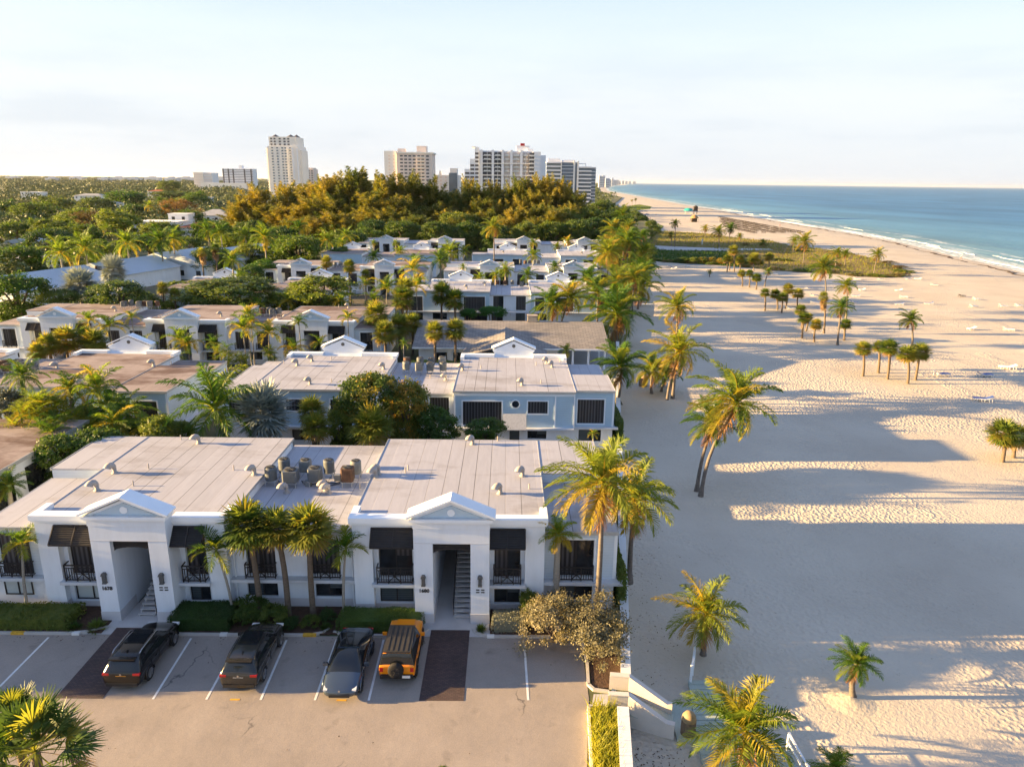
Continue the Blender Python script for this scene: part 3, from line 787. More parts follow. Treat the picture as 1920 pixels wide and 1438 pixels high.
    def module(s, c, xl, xr, number=None, stx=.05, upper='glass', low=('glass','glass'), rear=(), rearlap=True):
        W = s.wall; L = s.lvl
        a, dw = 2.2, 1.1
        # portico jambs, lintel, frieze
        for x0, x1 in ((c-a, c-dw), (c+dw, c+a)):
            W.box(x0, x1, 0, 1.9, .68, 6.0); W.box(x0, x1, 0, 1.0, 6.0, 6.25); W.box(x0-.02, x1+.02, -.02, 1.9, 0, .68, 1)
        W.box(c-dw, c+dw, 0, 1.9, 5.28, 6.0); W.box(c-dw, c+dw, 0, 1.0, 6.0, 6.25); W.box(c-a, c+a, 1.0, 1.46, 6.0, 6.14); W.box(c-a-.03, c+a+.03, -.04, .80, 6.25, 6.62)
        W.box(c-a-.01, c+a+.01, -.012, -.002, 5.30, 5.33, 1)
        # breezeway and body
        zt = 6.0
        body_end = D_-.35
        W.box(xl, c-dw, 1.9, body_end, 0, zt); W.box(c+dw, xr, 1.9, body_end, 0, zt)
        W.box(c-dw, c+dw, 10, body_end, 0, zt); W.box(c-dw, c+dw, 1.9, 10, 5.3, zt)
        # rear wall with its openings
        hs = [(h[0], h[1], h[2], h[3]) for h in rear]
        holes_wall(W, xl, xr, 2.3, zt, body_end, D_, hs, 2 if rearlap else 0)
        holes_wall(W, xl, xr, 0, 2.3, body_end, D_, hs, 0)
        for h in rear:
            s.window(h[0], h[1], h[2], h[3], D_, 1, h[4], 'black', .05, .15, h[5] if len(h) > 5 else 1, casing=.12 if h[2] > 2.2 else None)
        # piers and bays
        for side in (-1, 1):
            px0, px1 = (xl, xl+1.15) if side < 0 else (xr-1.15, xr)
            bx0, bx1 = (px1, c-a) if side < 0 else (c+a, px0)
            W.box(px0, px1, 1.0, 1.9, .68, zt); W.box(px0-.02, px1+.02, .98, 1.9, 0, .68, 1)
            W.box(bx0, bx1, 1.0, 1.45, 5.78, zt)
            m_ = .27
            ho = [(bx0+m_, bx1-m_, 2.22, 5.0), (bx0+m_, bx1-m_, .50, 1.86)]
            holes_wall(W, bx0, bx1, .45, 5.78, 1.45, 1.9, ho, 0); W.box(bx0, bx1, 1.44, 1.9, 0, .45, 1); W.box(bx0, bx1, 1.45, 1.9, 5.78, zt)
            s.window(bx0+m_, bx1-m_, 2.22, 5.0, 1.45, -1, upper if side < 0 else 'glass', 'black', .07, .3)
            s.window(bx0+m_, bx1-m_, .50, 1.86, 1.45, -1, low[0 if side < 0 else 1], 'black', .07, .2)
            s.part(s.mb().box(bx0-.07, bx1+.05, .72, 1.45, 1.97, 2.15).box(bx0, bx1, .80, 1.45, 1.90, 1.97), 'balcony_ledge', M['ledge'])
            s.railing(bx0+.22, bx1-.22, 2.15, 3.25, .86, .5)
            s.shutter(bx0+.0, bx1-.02)
            # parapet with returned ends
            s.par = s.mb(); s.par.box(px0-.10 if side < 0 else bx0, bx1 if side < 0 else px1+.10, .86, 1.44, 6.0, 6.14)
            s.par.box(px0-.16 if side < 0 else bx0, bx1 if side < 0 else px1+.16, .78, 1.50, 6.14, 6.46)
            ex = (px0-.16, px0+.26) if side < 0 else (px1-.26, px1+.16)
            s.par.box(*ex, 1.50, 2.6, 6.10, 6.44); s.part(s.par, 'parapet', M['trim'])
        s.roof.box(xl-.06, xr+.06, 1.46, D_+.12, 6.0, 6.12)
        s.fas.box(xl-.10, xr+.10, D_+.12, D_+.18, 5.93, 6.135)
        for x in (xl-.10, xr+.06): s.fas.box(x, x+.04, 2.62, D_+.12, 5.97, 6.15)
        # pediment
        p = s.mb(); p.box(c-a-.12, c+a+.12, -.14, .80, 6.62, 6.74); p.box(c-a-.2, c+a+.2, -.24, .80, 6.74, 6.92)
        p.prism([(c-a-.06,6.92),(c+a+.06,6.92),(c,7.90)], .02, .80, 0)
        ped = s.part(p, 'pediment', M['trim'])
        ty = s.mb(); ty.prism([(c-a+.36,6.95),(c+a-.36,6.95),(c,7.70)], -.03, .015)
        s.part(ty, 'tympanum', M['tympanum'], ped)
        r = s.mb()
        for sg in (-1, 1):
            e = Vector((c+sg*2.52, 0, 6.97)); t = Vector((c, 0, 8.06)); dd = (e-t); nn = Vector((-dd.z*sg, 0, dd.x*sg)); nn = nn.normalized()*.09
            if nn.z < 0: nn = -nn
            r.prism([(t.x, t.z), (e.x, e.z), (e.x+nn.x, e.z+nn.z+.04), (t.x, t.z+.13)] if sg > 0 else [(e.x, e.z), (t.x, t.z), (t.x, t.z+.13), (e.x+nn.x, e.z+nn.z+.04)], -.34, .86)
        s.part(r, 'gable_roof', M['trim'], ped)
        md = s.mb()
        md.disc((c, -.05, 7.28), .22, 'y', .05, 20)
        s.part(md, 'medallion', M['trim'], ped)
        vt = s.mb(); vt.disc((c, .82, 7.35), .2, 'y', .05, 14); s.part(vt, 'gable_vent', M['lamp'], ped)
        # louvred arch over the entrance
        lv = s.mb()
        arc = [(c+dw*math.cos(q), 4.47+.26*math.sin(q)) for q in [math.pi*k/10 for k in range(11)]]
        lv.prism([(c-dw, 5.28), *reversed(arc), (c+dw, 5.28)], .35, .42)
        if L >= 2:
            for k in range(5): lv.box(c-dw, c+dw, .31, .35, 4.80+k*.095, 4.84+k*.095)
        s.part(lv, 'entrance_louvre', M['blackslat'])
        if L >= 1:
            st = s.mb(); n = 15
            q = c + stx
            for k in range(n): st.box(q, q+1.04, .5+k*.29, .77+k*.29, .12+k*.17, .19+k*.17)
            st.box(c-1.1, c+.05, 6.2, 9.9, 2.35, 2.55)
            st.bar((q+.1,.5,.03),(q+.1,4.85,2.58),.06,.12); st.bar((q+.94,.5,.03),(q+.94,4.85,2.58),.06,.12)
            stp = s.part(st, 'staircase', M['concrete'])
            rl = s.mb(); qx = q-.03 if stx > 0 else q+1.07; rl.bar((qx,.6,1.1),(qx,4.8,3.56),.05); rl.bar((qx,.6,.4),(qx,4.8,2.86),.03)
            for k in range(12): y = .6+k*.38; rl.box(qx-.015, qx+.015, y-.015, y+.015, .15+(y-.5)*.585, 1.1+(y-.6)*.584)
            s.part(rl, 'stair_railing', M['black'], stp)
            dr = s.mb(); dr.box(c-1.0, c-.1, 9.9, 9.98, 0, 2.1); s.part(dr, 'entrance_door', M['darkwood'])
        if L >= 1:
            for sg in (-1, 1):
                lm = s.mb(); x = c+sg*1.66
                lm.box(x-.10, x+.10, -.20, -.03, 2.68, 3.14); lm.prism([(x-.15,3.14),(x+.15,3.14),(x+.08,3.30),(x-.08,3.30)], -.24, -.01); lm.box(x-.12, x+.12, -.22, -.01, 2.62, 2.68)
                s.part(lm, 'wall_lamp', M['lamp'])
        if number:
            cu = bpy.data.curves.new('house_number', 'FONT'); cu.body = number; cu.size = .31; cu.extrude = .015; cu.align_x = 'CENTER'; cu.offset = .008
            cu.materials.append(M['black'])
            tmp = bpy.data.objects.new('tmp_text', cu); col.objects.link(tmp)
            bpy.context.view_layer.update(); dg = bpy.context.evaluated_depsgraph_get()
            me = bpy.data.meshes.new_from_object(tmp.evaluated_get(dg)); bpy.data.objects.remove(tmp)
            me.name = 'house_number'; o = bpy.data.objects.new('house_number', me); link(o, s.root)
            o.rotation_euler = (R(90), 0, 0); w_ = s.T(c-1.64, -.03, 2.14); o.location = Vector(w_) - s.root.location
            for i in range(2):
                for k in range(2): s.part(s.mb().box(c+1.42+i*.30, c+1.62+i*.30, -.03, -.004, 2.12+k*.16, 2.19+k*.16), 'unit_number_plaque', M['black'])
    def wing(s, xa, xb, side, opening=True, low='glass', rearx=None, rear=(), up='glass', flush=8.7, rearY=None):
        """lower front part, upper rear part flush with the main roof; side = which way the free end looks"""
        W = s.wall; fl = flush; y0 = 1.55; e = .5
        rY = D_ - .35 if rearY is None else rearY - .35
        m0, m1 = xa + (xb-xa)*.22, xa + (xb-xa)*.70
        ho = [(m0, m1, 2.3, 4.8)] if opening else []
        hl = [(m0, m1, .68, 1.8)] if opening else []
        holes_wall(W, xa, xb, 2.2, 5.28, y0, y0+.4, ho, 3)
        holes_wall(W, xa, xb, 0, 2.2, y0, y0+.4, hl, 0)
        W.box(xa, xb, y0+.4, fl, 0, 5.28, 3); W.box(xa, xb, fl, rY, 0, 6.0, 3)
        if opening:
            s.window(m0, m1, 2.3, 4.8, y0, -1, up, 'black', .07, .28, casing=.12)
            s.window(m0, m1, .68, 1.8, y0, -1, low, 'black', .07, .2)
            s.railing(m0, m1, 2.2, 3.15, y0-.3, .3)
        ld = s.mb().box(xa if side > 0 else xa-e, xb+e if side > 0 else xb, y0-.5, y0, 1.98, 2.18); ld.box(xb if side > 0 else xa-e, xb+e if side > 0 else xa, y0, rY, 1.98, 2.18); s.part(ld, 'ledge', M['ledge'])
        hs = [h[:4] for h in rear]
        holes_wall(W, xa, xb, 2.3, 6.0, rY, rY+.35, hs, 2); holes_wall(W, xa, xb, 0, 2.3, rY, rY+.35, hs, 0)
        for h in rear: s.window(*h[:4], rY+.35, 1, h[4], 'black', .05, .15, h[5] if len(h) > 5 else 1, casing=.12 if h[2] > 2.2 else None)
        s.roof.box(xa-.08, xb+.08, y0-.12, fl, 5.28, 5.40); s.roof.box(xa-.0, xb+.1, fl, rY+.47, 6.0, 6.118)
        s.fas.box(xa-.10, xb+.12, y0-.17, y0-.12, 5.20, 5.415)
        xe = xb+.10 if side > 0 else xa-.14
        s.fas.box(xe, xe+.04, y0-.12, fl, 5.22, 5.41); s.fas.box(xe, xe+.04, fl, rY+.47, 5.94, 6.14)
        s.fas.box(xa-.02, xb+.12, rY+.47, rY+.53, 5.93, 6.137)
        xx = xb if side > 0 else xa
        s.part(s.mb().box(xx-.10, xx+.10, y0-.03, y0+.1, 2.2, 5.2), 'corner_board', M['trim']); s.part(s.mb().box(xx-.1, xx+.1, rY+.3, rY+.38, 2.35, 5.95), 'corner_board', M['trim'])
    def link_(s, xa, xb, ops=(), lows=(), rearY=14.6, rear=()):
        W = s.wall; y0 = 1.6
        holes_wall(W, xa, xb, 0, 5.28, y0, y0+.4, list(ops)+list(lows), 0)
        for h in ops:
            s.window(*h, y0, -1, 'curtain', 'black', .06, .28); s.railing(h[0]-.05, h[1]+.05, 2.2, 3.15, y0-.32, .3)
        for h in lows: s.window(*h, y0, -1, 'glass', 'black', .06, .2)
        W.box(xa, xb, y0-.01, y0, 0, .66, 1)
        hs = [h[:4] for h in rear]
        W.box(xa, xb, y0+.4, rearY-.35, 0, 5.28)
        holes_wall(W, xa, xb, 0, 5.28, rearY-.35, rearY, hs, 0)
        for h in rear: s.window(*h[:4], rearY, 1, h[4], 'black', .05, .15, casing=.1 if h[2] > 2.2 else None)
        s.part(s.mb().box(xa, xb, y0-.5, y0, 1.98, 2.18), 'ledge', M['ledge'])
        s.roof.box(xa-.0, xb+.0, y0-.14, rearY+.12, 5.28, 5.40)
        s.fas.box(xa, xb, y0-.19, y0-.14, 5.20, 5.415); s.fas.box(xa, xb, rearY+.12, rearY+.17, 5.20, 5.415)
    def finish(s, vents=()):
        s.part(s.wall, 'wall', [M['stucco'], M['plinth'], M['clapblue'], M['clapwhite']])
        rf = s.part(s.roof, 'roof', s.roofm)
        s.part(s.fas, 'roof_edge', M['galv'], rf)
        if s.led.v: s.part(s.led, 'ledge', M['ledge'])
        for (x, y, z) in vents:     # gooseneck roof vents
            v = MB(); v.lathe([(.22,z),(.22,z+.05),(.13,z+.06),(.13,z+.42)], 10, (x,y))
            pts = [(x-.0+.19*math.sin(q)*0-.16+.16*math.cos(q), y-.10*q, z+.42+.20*math.sin(q)) for q in (0,.5,1.,1.57,2.1,2.7,3.14)]
            v.tube(pts, [.15,.17,.2,.21,.22,.24,.25], 10)
            v.build('roof_vent', M['vent'], rf)
            if s.lvl: dx = rng.choice((-1.7,1.5,1.9)); MB().tube([(x+dx,y+.8,z),(x+dx,y+.8,z+.38)],.045,6).build('vent_pipe', M['vent'], rf)

def ac(loc, label, group, h=1.0, r=.42, kind='round', body='acgrey', rz=0.):
    x, y, z = loc; h *= .94; r *= .93
    t = empty('air_conditioner', loc, label, 'air conditioner', group)
    st = MB()
    for sx in (-1, 1):
        for sy in (-1, 1): st.box(x+sx*r*.8-.025, x+sx*r*.8+.025, y+sy*r*.8-.025, y+sy*r*.8+.025, z, z+.38)
    st.box(x-r*1.05, x+r*1.05, y-r*.85, y-r*.75, z+.34, z+.40); st.box(x-r*1.05, x+r*1.05, y+r*.75, y+r*.85, z+.34, z+.40)
    st.build('stand', M['galv'], t)
    b = MB(); z0 = z+.40; z1 = z0+h*.82
    if kind == 'round':
        n = 20
        b.lathe([(r,z0),(r,z1-.05),(r*.97,z1),(r*.78,z1+.02)], n, (x,y))
        for k in range(14): b.lathe([(r*1.02,z0+.06+k*(z1-z0-.16)/14),(r*1.02,z0+.085+k*(z1-z0-.16)/14)], n, (x,y))
        ct = 'casing'
    else:
        b.prism([(x-r,y-r+.1),(x-r+.1,y-r),(x+r-.1,y-r),(x+r,y-r+.1),(x+r,y+r-.1),(x+r-.1,y+r),(x-r+.1,y+r),(x-r,y+r-.1)], z0, z1, axis='z')
        for k in range(13):
            zz = z0+.07+k*(z1-z0-.16)/13; b.prism([(x-r-.012,y-r+.1),(x-r+.1,y-r-.012),(x+r-.1,y-r-.012),(x+r+.012,y-r+.1),(x+r+.012,y+r-.1),(x+r-.1,y+r+.012),(x-r+.1,y+r+.012),(x-r-.012,y+r-.1)], zz, zz+.03, axis='z')
    b.build('casing', M[body], t)
    g = MB(); g.lathe([(r*.80,z1+.021),(r*.78,z1+.05),(.02,z1+.04)], 18, (x,y))
    gr = g.build('fan_grille', M['grille'], t)
    f = MB()
    for k in range(8):
        a = math.pi*k/8; f.bar((x-r*.8*math.cos(a),y-r*.8*math.sin(a),z1+.06),(x+r*.8*math.cos(a),y+r*.8*math.sin(a),z1+.06),.012)
    f.build('guard', M['lamp'], gr)
    return t

# row one, facing the parking bays
A = Apt('nearest long white apartment block with two gabled entrances behind the parked cars', 'S', 37.6, -12.5, 2, M['roof'])
A.module(-21.65, -27.6, -16.5, '1678', -.35, upper='curtain', low=('paleblind','glass'))
A.module(-3.06, -9.0, 2.4, '1680', upper='glass', low=('greyblind','glass'))
A.link_(-16.5, -9.0, [(-15.6,-13.85,2.25,4.6),(-11.7,-9.95,2.25,4.6)], [(-15.7,-13.85,.75,1.82),(-11.55,-9.9,.75,1.82)], 15.4)
A.wing(2.4, 6.72, 1)
A.wing(-31.2, -27.6, -1, opening=False)
A.window(-30.4, -28.7, .86, 1.88, 1.55, -1, 'paleblind', 'black', .07, -.06)
A.window(-30.2, -28.5, 2.3, 4.95, 1.55, -1, 'curtain', 'black', .07, -.06); A.railing(-30.3, -28.4, 2.2, 3.15, 1.2, .3)
for x in (-16.3, -9.2): A.part(A.mb().tube([(x,1.5,0.1),(x,1.5,5.2)],.05,8), 'downpipe', M['trim'])
A.finish([(-26.5,45.6,6.12),(-26.1,42.7,6.12),(-23.2,51.4,6.12),(-17.0,45.5,6.12),(-8.75,45.3,6.12),(-8.65,45.8,6.12),(-2.5,51.8,6.12),(1.2,45.7,6.12),(-.3,42.8,6.12),(-14.5,44.2,5.4),(-11.7,44.2,5.4),(-12.0,44.7,5.4)])
gA = 'condensers on the front roof'
ac((-15.9,45.5,5.4), 'tall grey drum condenser, front and leftmost of the front roof group', gA, 1.15, .42)
ac((-15.4,46.9,5.4), 'rust-stained drum condenser behind the leftmost one on front roof', gA, 1.2, .42)
ac((-14.5,45.3,5.4), 'wide square pale condenser with big black fan opening on front roof', gA, 1.05, .52, 'box', 'acgrey')
ac((-14.0,47.1,5.4), 'whitish condenser behind the wide square one on front roof', gA, 1.05, .40, 'box', 'acbeige')
ac((-12.9,45.5,5.4), 'grey condenser with white tag in the middle of front roof group', gA, 1.15, .46, 'box', 'acgrey')
ac((-12.3,46.9,5.4), 'grey drum condenser just behind the tagged middle one on front roof', gA, 1.15, .40, 'round', 'acgrey')
ac((-10.7,45.5,5.4), 'square rusty brown condenser with white top bars on front roof', gA, 1.2, .44, 'box', 'rust')
ac((-10.4,46.8,5.4), 'beige condenser hidden behind the rusty brown one on front roof', gA, 1.15, .40, 'round', 'acbeige')
pb = MB()      # refrigerant lines between the condensers
for k, (x0, x1, y) in enumerate(((-15.6,-14.9,46.0),(-14.0,-13.2,46.0),(-13.9,-12.7,45.9),(-12.4,-11.0,46.2),(-12.6,-11.2,45.8))):
    pb.tube([(x0,y,5.5),(x0+.2,y-.3,5.46),((x0+x1)/2,y-.5,5.46),(x1-.1,y-.2,5.5),(x1,y,5.7)], .035, 6)
tag(pb.build('pipe_run', M['cartrim']), 'black refrigerant pipes snaking between the front roof condensers', 'pipes')
for k, (x, y, lb) in enumerate(((-13.35,45.35,'small pinkish electrical box between wide and tagged condensers'),(-11.6,46.3,'small grey electrical box left of the rusty condenser'))):
    t = MB(); t.box(x-.2,x+.2,y-.12,y+.12,5.4,5.8); t.box(x-.22,x+.22,y-.14,y+.14,5.8,5.83); tag(t.build('electrical_box', M['acbeige']), lb, 'electrical box')

# row two, turned to the north: its blue rear faces the camera
B = Apt('white-roofed apartment block with blue boarded rear, directly behind the nearest block', 'N', 81.4, -8, 1, M['roof'])
B.module(.85, -5.0, 6.65, rear=[(-4.15,-.4,2.65,5.05,'curtain',3),(2.15,4.05,3.87,5.1,'curtain',3),(.4,1.35,.2,2.15,'greyblind',0),(2.15,4.0,1.3,2.2,'glass',1),(-3.6,-1.0,.9,2.1,'glass',1)])
B.module(-18.7, -24.5, -12.5, rear=[(-21.2,-19.4,3.9,5.08,'glass',1),(-16.9,-14.6,3.4,5.1,'glass',1),(-20.8,-19.2,.9,2.0,'glass',1),(-16.8,-14.8,.9,2.0,'glass',1)])
B.link_(-12.5, -5.0, rearY=13.6, rear=[(-7.45,-5.6,2.5,5.0,'curtain'),(-11.5,-9.5,2.5,5.0,'curtain')])
B.wing(6.65, 10.5, 1, opening=False, rearY=14.5, rear=[(7.0,9.6,2.75,5.2,'curtain',3),(7.2,9.4,.9,2.1,'glass',1)], flush=8.6)
B.wing(-27.2, -24.5, -1, opening=False, flush=6.0, rear=[(-26.7,-25.2,3.6,5.0,'glass',1)])
o = B.part(B.mb().disc((.95,15.02,4.82),.33,'y',.06,20), 'round_window', M['glass'])
fr = B.mb(); 
for k in range(24):
    q = 2*math.pi*k/24; q2 = 2*math.pi*(k+1)/24; fr.bar((.95+.4*math.cos(q),15.03,4.82+.4*math.sin(q)),(.95+.4*math.cos(q2),15.03,4.82+.4*math.sin(q2)),.14,.06)
B.part(fr, 'frame', M['trim'], o)
cp = B.mb(); cp.prism([(15.02,3.85),(15.02,3.78),(16.1,2.5),(16.1,2.57)], -.25, 2.0, axis='x')
B.part(cp, 'door_canopy', M['galv'])
B.part(B.mb().box(-5.0,6.65,15.0,15.5,2.3,2.46).box(6.65,11.0,14.5,15.0,2.3,2.46), 'ledge', M['ledge']); B.part(B.mb().box(-24.5,-12.5,15.0,15.5,2.3,2.46), 'ledge', M['ledge'])
for xa in (4.72,-5.0,6.57): B.part(B.mb().box(xa,xa+.14,15.0,15.06,2.5,5.6), 'corner_board', M['trim'])
B.part(B.mb().box(-5.0,6.7,15.0,15.05,5.62,5.86), 'frieze_board', M['trim'])
B.finish([(4.5,77.5,6.12),(5.0,75.8,6.12),(1.6,68.5,6.12),(-4.6,74.1,6.12),(-21.4,77.3,6.12),(-22.5,75.4,6.12),(-19.2,68.1,6.12),(-13.0,74.2,6.12),(-6.3,72.7,5.4)])
ORD = ['first','second','third','fourth','fifth','sixth','seventh','eighth','ninth','tenth','eleventh','twelfth','thirteenth','fourteenth','fifteenth','sixteenth','seventeenth','eighteenth','nineteenth','twentieth']
def acs(spots, z, where, group):
    spots = sorted(spots, key=lambda q: q[0]/q[1])
    for k, (x, y) in enumerate(spots):
        ac((x,y,z), f'condenser, {ORD[k]} from the left {where}', group, rng.uniform(.95,1.2), rng.uniform(.36,.44), rng.choice(['round','box']), rng.choice(['acgrey','acgrey','acbeige','rust']))
acs([(-11.0,77.6),(-10.8,75.4),(-9.5,77.3),(-9.4,75.2),(-8.3,77.7),(-8.2,75.3),(-7.1,77.8),(-6.8,75.4)], 5.4, 'on the link roof of the blue-backed block', 'condensers on the second row roof')

# left neighbour of row two, brown roofs
Bl = Apt('brown flat-roofed apartment block with white gables, left of the blue-backed block', 'N', 81.4, -46, 1, M['roofbrown'])
Bl.module(-43.1, -48.4, -37.4, rear=[(-46.5,-44.4,2.6,5.0,'glass',1)])
Bl.wing(-37.4, -32.0, 1, opening=False, flush=6.5, rearY=16.2, rear=[(-35.3,-33.0,2.6,5.1,'glass',1),(-35.2,-33.1,.3,2.1,'glass',1)])
Bl.link_(-55.8, -48.4, rearY=14.6)
Bl.module(-61.6, -67.5, -55.8)
Bl.part(Bl.mb().box(-36.6,-32.6,16.2,17.0,2.36,2.5), 'ledge', M['ledge'])
Bl.finish([(-40.5,66.5,6.12),(-46.8,73.0,6.12),(-37.5,74.5,6.12),(-57.2,76.5,6.12),(-49.3,73.8,5.4)])
acs([(-53.9,73.2),(-53.1,74.2),(-52.2,73.2),(-51.5,74.4),(-50.6,73.2),(-49.9,74.3),(-49.2,72.9)], 5.4, 'on the brown roof at the far left', 'condensers on the brown roof')
# cut-off corner of a brown roof beside the front block
bx = Apt('corner of a brown-roofed white block left of the nearest block', 'N', 60.5, -42, 0, M['roofbrown'])
bx.wall.box(-47,-35.2,3.0,15.5,0,5.7); bx.roof.box(-47.1,-35.0,2.9,15.7,5.7,5.82); bx.fas.box(-35.0,-34.95,2.9,15.7,5.55,5.84)
for y in (5.0,9.0,12.6): bx.part(bx.mb().box(-35.22,-35.17,y,y+2.2,2.3,4.9), 'window', M['glass'])
bx.finish()

# row three, facing the camera, brown roofs
Cc = Apt('long white apartment block with three gabled fronts and brown roofs in mid distance', 'S', 98.0, -42, 1, M['roofbrown'])
Cc.module(-62.0, -67.7, -56.6, upper='curtain'); Cc.module(-44.95, -50.3, -39.2, upper='curtain'); Cc.module(-27.0, -32.5, -21.4, upper='curtain')
Cc.link_(-56.6, -50.3, [(-56.0,-54.4,2.25,4.7),(-53.0,-51.2,2.25,4.7)], [(-56,-54.4,.7,1.8)])
Cc.link_(-39.2, -32.5, [(-38.2,-36.2,2.25,4.7),(-35.2,-33.4,2.25,4.7)], [(-36.2,-34.6,.7,1.8)])
Cc.wing(-21.4, -17.8, 1); Cc.wing(-71.6, -67.7, -1)
Cc.finish([(-58.5,107,6.12),(-41.4,103.5,6.12),(-32.6,105.5,5.4),(-22.6,103.6,6.12),(-24.8,112,6.12)])
acs([(-58.2,109),(-57.4,109.6),(-55.9,109),(-55.1,109.4),(-54.2,108.8),(-53.4,109.5)], 6.12, 'on the left end of the three-gabled block', 'condensers on the three-gabled block')
acs([(-36.9,108.0),(-36.1,108.6),(-35.4,107.8),(-34.6,108.4)], 5.4, 'between the right gables of the three-gabled block', 'condensers on the three-gabled block link')

# row four and on
Dd = Apt('white-roofed block with two gables seen from behind, beyond the shingled pool house', 'N', 146.0, 0, 1, M['roof'])
rw = [(-7.9,-4.0,2.6,5.15,'curtain',3),(-13.6,-11.0,.9,2.1,'glass',1),(-7.8,-3.6,.2,2.1,'glass',3)]
Dd.module(-9.3, -14.9, -3.2, rear=rw); Dd.module(10.3, 4.4, 16.0, rear=[(5.2,6.9,2.6,5.1,'glass',1),(9.0,12.2,2.6,5.1,'curtain',2),(5.4,7.4,.9,2.1,'glass',1)])
Dd.link_(-3.2, 4.4, rearY=14.2, rear=[(-2.5,-.6,2.6,5.2,'glass'),(1.7,3.5,2.6,5.2,'curtain'),(1.7,3.4,.5,2.1,'greyblind'),(-2.8,-.7,.4,2.1,'glass')])
Dd.wing(16.0, 19.4, 1, opening=False, rear=[(16.6,18.6,2.6,5.0,'glass',1)]); Dd.wing(-18.4, -14.9, -1, opening=False, rear=[(-17.9,-15.4,2.4,5.1,'curtain',3),(-17.9,-15.4,.2,2.1,'glass',2)])
Dd.part(Dd.mb().box(-18.4,19.4,15.0,15.6,2.3,2.46), 'ledge', M['ledge'])
Dd.finish([(-12,140,6.12),(-7.5,134.5,6.12),(-4.2,139,6.12),(13,139,6.12)])
acs([(-1.9,143),(-.4,143.1),(1.1,143.2),(2.9,141)], 5.4, 'on the link roof beyond the pool house', 'condensers beyond the pool house')
Dl = Apt('brown-roofed block with two small gables among trees, left of the white-roofed row', 'N', 146.0, -47, 0, M['roofbrown'])
Dl.module(-56.6, -62.2, -51.2); Dl.module(-37.6, -43.4, -32.0, rear=[(-41,-39,3.0,5,'glass',1)]); Dl.link_(-51.2, -43.4, rearY=14.4); Dl.finish([(-45.5,138,5.4)])
El = Apt('white block with two gabled fronts and balconies, left of the far white rows', 'S', 165.0, -37, 1, M['roofbrown'])
El.module(-47.0, -52.6, -41.4); El.module(-28.0, -33.6, -22.4); El.link_(-41.4, -33.6, [(-40.4,-38.4,2.25,4.7),(-36.6,-34.6,2.25,4.7)]); El.wing(-56.4,-52.6,-1); El.wing(-22.4,-18.6,1)
El.finish([(-38,173,5.4)])
acs([(-40.7,171.8),(-39.5,172.2),(-38.3,171.8),(-36.9,172.2)], 5.4, 'between the gables of the far left block', 'condensers on the far left block')
Er = Apt('white block with two gabled fronts beyond the white-roofed row, near the beach', 'S', 166.5, 6, 1, M['roof'])
Er.module(-4.0, -9.6, 1.6); Er.module(15.2, 9.6, 20.8); Er.link_(1.6, 9.6, [(2.4,4.2,2.25,4.7),(6.8,8.6,2.25,4.7)]); Er.wing(-14.6,-9.6,-1); Er.wing(20.8,24.6,1)
Er.finish([(-6,176,6.12),(13,177,6.12)])
acs([(3.4,182.0),(4.5,180.8),(5.6,181.4),(6.7,180.6),(7.8,181.2)], 5.4, 'between the gables near the beach', 'condensers near the beach')
Fr = Apt('white-roofed block with two gables seen from behind, second last row', 'N', 214.6, 10, 0, M['roof'])
Fr.module(.1, -5.6, 5.6, rear=[(-4,-1,3,5,'glass',1),(1.5,4,3,5,'glass',1)]); Fr.module(20.2, 14.6, 26.0, rear=[(16,19,3,5,'glass',1),(21,24,3,5,'glass',1)]); Fr.link_(5.6,14.6,rearY=14.2); Fr.wing(-9.6,-5.6,-1,opening=False); Fr.finish([(-1,204,6.12),(21,204,6.12)])
Fl = Apt('brown-roofed block with two gables seen from behind, second last row, among palms', 'N', 213.0, -35, 0, M['roofbrown'])
Fl.module(-45.0, -50.4, -39.6); Fl.module(-25.0, -30.6, -19.4); Fl.link_(-39.6,-30.6,rearY=14.2); Fl.finish()
Gr = Apt('last white block with two gabled fronts against the dark wood, near the beach', 'S', 242.0, 15, 0, M['roof'])
Gr.module(5.4, -.3, 11.1); Gr.module(25.5, 19.8, 31.2); Gr.link_(11.1,19.8); Gr.wing(-4.6,-.3,-1); Gr.wing(31.2,34.6,1); Gr.finish()
Gl = Apt('last white block with one visible gable against the dark wood, among palms', 'S', 240.0, -32, 0, M['roof'])
Gl.module(-39.8, -45.4, -34.2); Gl.module(-20.5, -26.2, -14.8); Gl.link_(-34.2,-26.2); Gl.wing(-49.4,-45.4,-1); Gl.finish()

# pool house with a shingled roof
t = empty('pool_house', (1, 108, 0), 'low pool house with broad grey shingled roof and a stone chimney', 'pool house')
mb = MB(); mb.prism([(98.4,3.0),(108,5.1),(117.6,3.0),(117.6,2.82),(108,4.92),(98.4,2.82)], -13.2, 14.6, axis='x')
mb.prism([(-6.0,2.9),(-.2,4.6),(5.6,2.9),(5.6,2.75),(-.2,4.45),(-6.0,2.75)], 93.5, 106.4)
rf = mb.build('roof', M['shingle'], t)
mb = MB(); mb.box(3.2,4.6,107.6,108.8,3.6,5.9); mb.box(3.1,4.7,107.5,108.9,5.9,6.0); mb.build('chimney', M['stonechim'], rf)
mb = MB(); mb.box(-12.4,7.4,99.4,116.6,0,2.8); mb.box(7.4,14.0,112.0,116.6,0,2.8); mb.box(-4.6,4.2,94.4,99.4,0,2.75); mb.build('wall', M['stucco'], t)
for x in (9.4,11.6,13.9): MB().box(x-.14,x+.14,98.8,99.08,0,2.9).build('post', M['trim'], t)
for x in (13.9,): MB().box(x-.14,x+.14,105,105.28,0,3.9).build('post', M['trim'], t)
MB().box(7.4,14.0,111.9,112.0,0,2.7).build('back_panel', M['darkwood'], t)
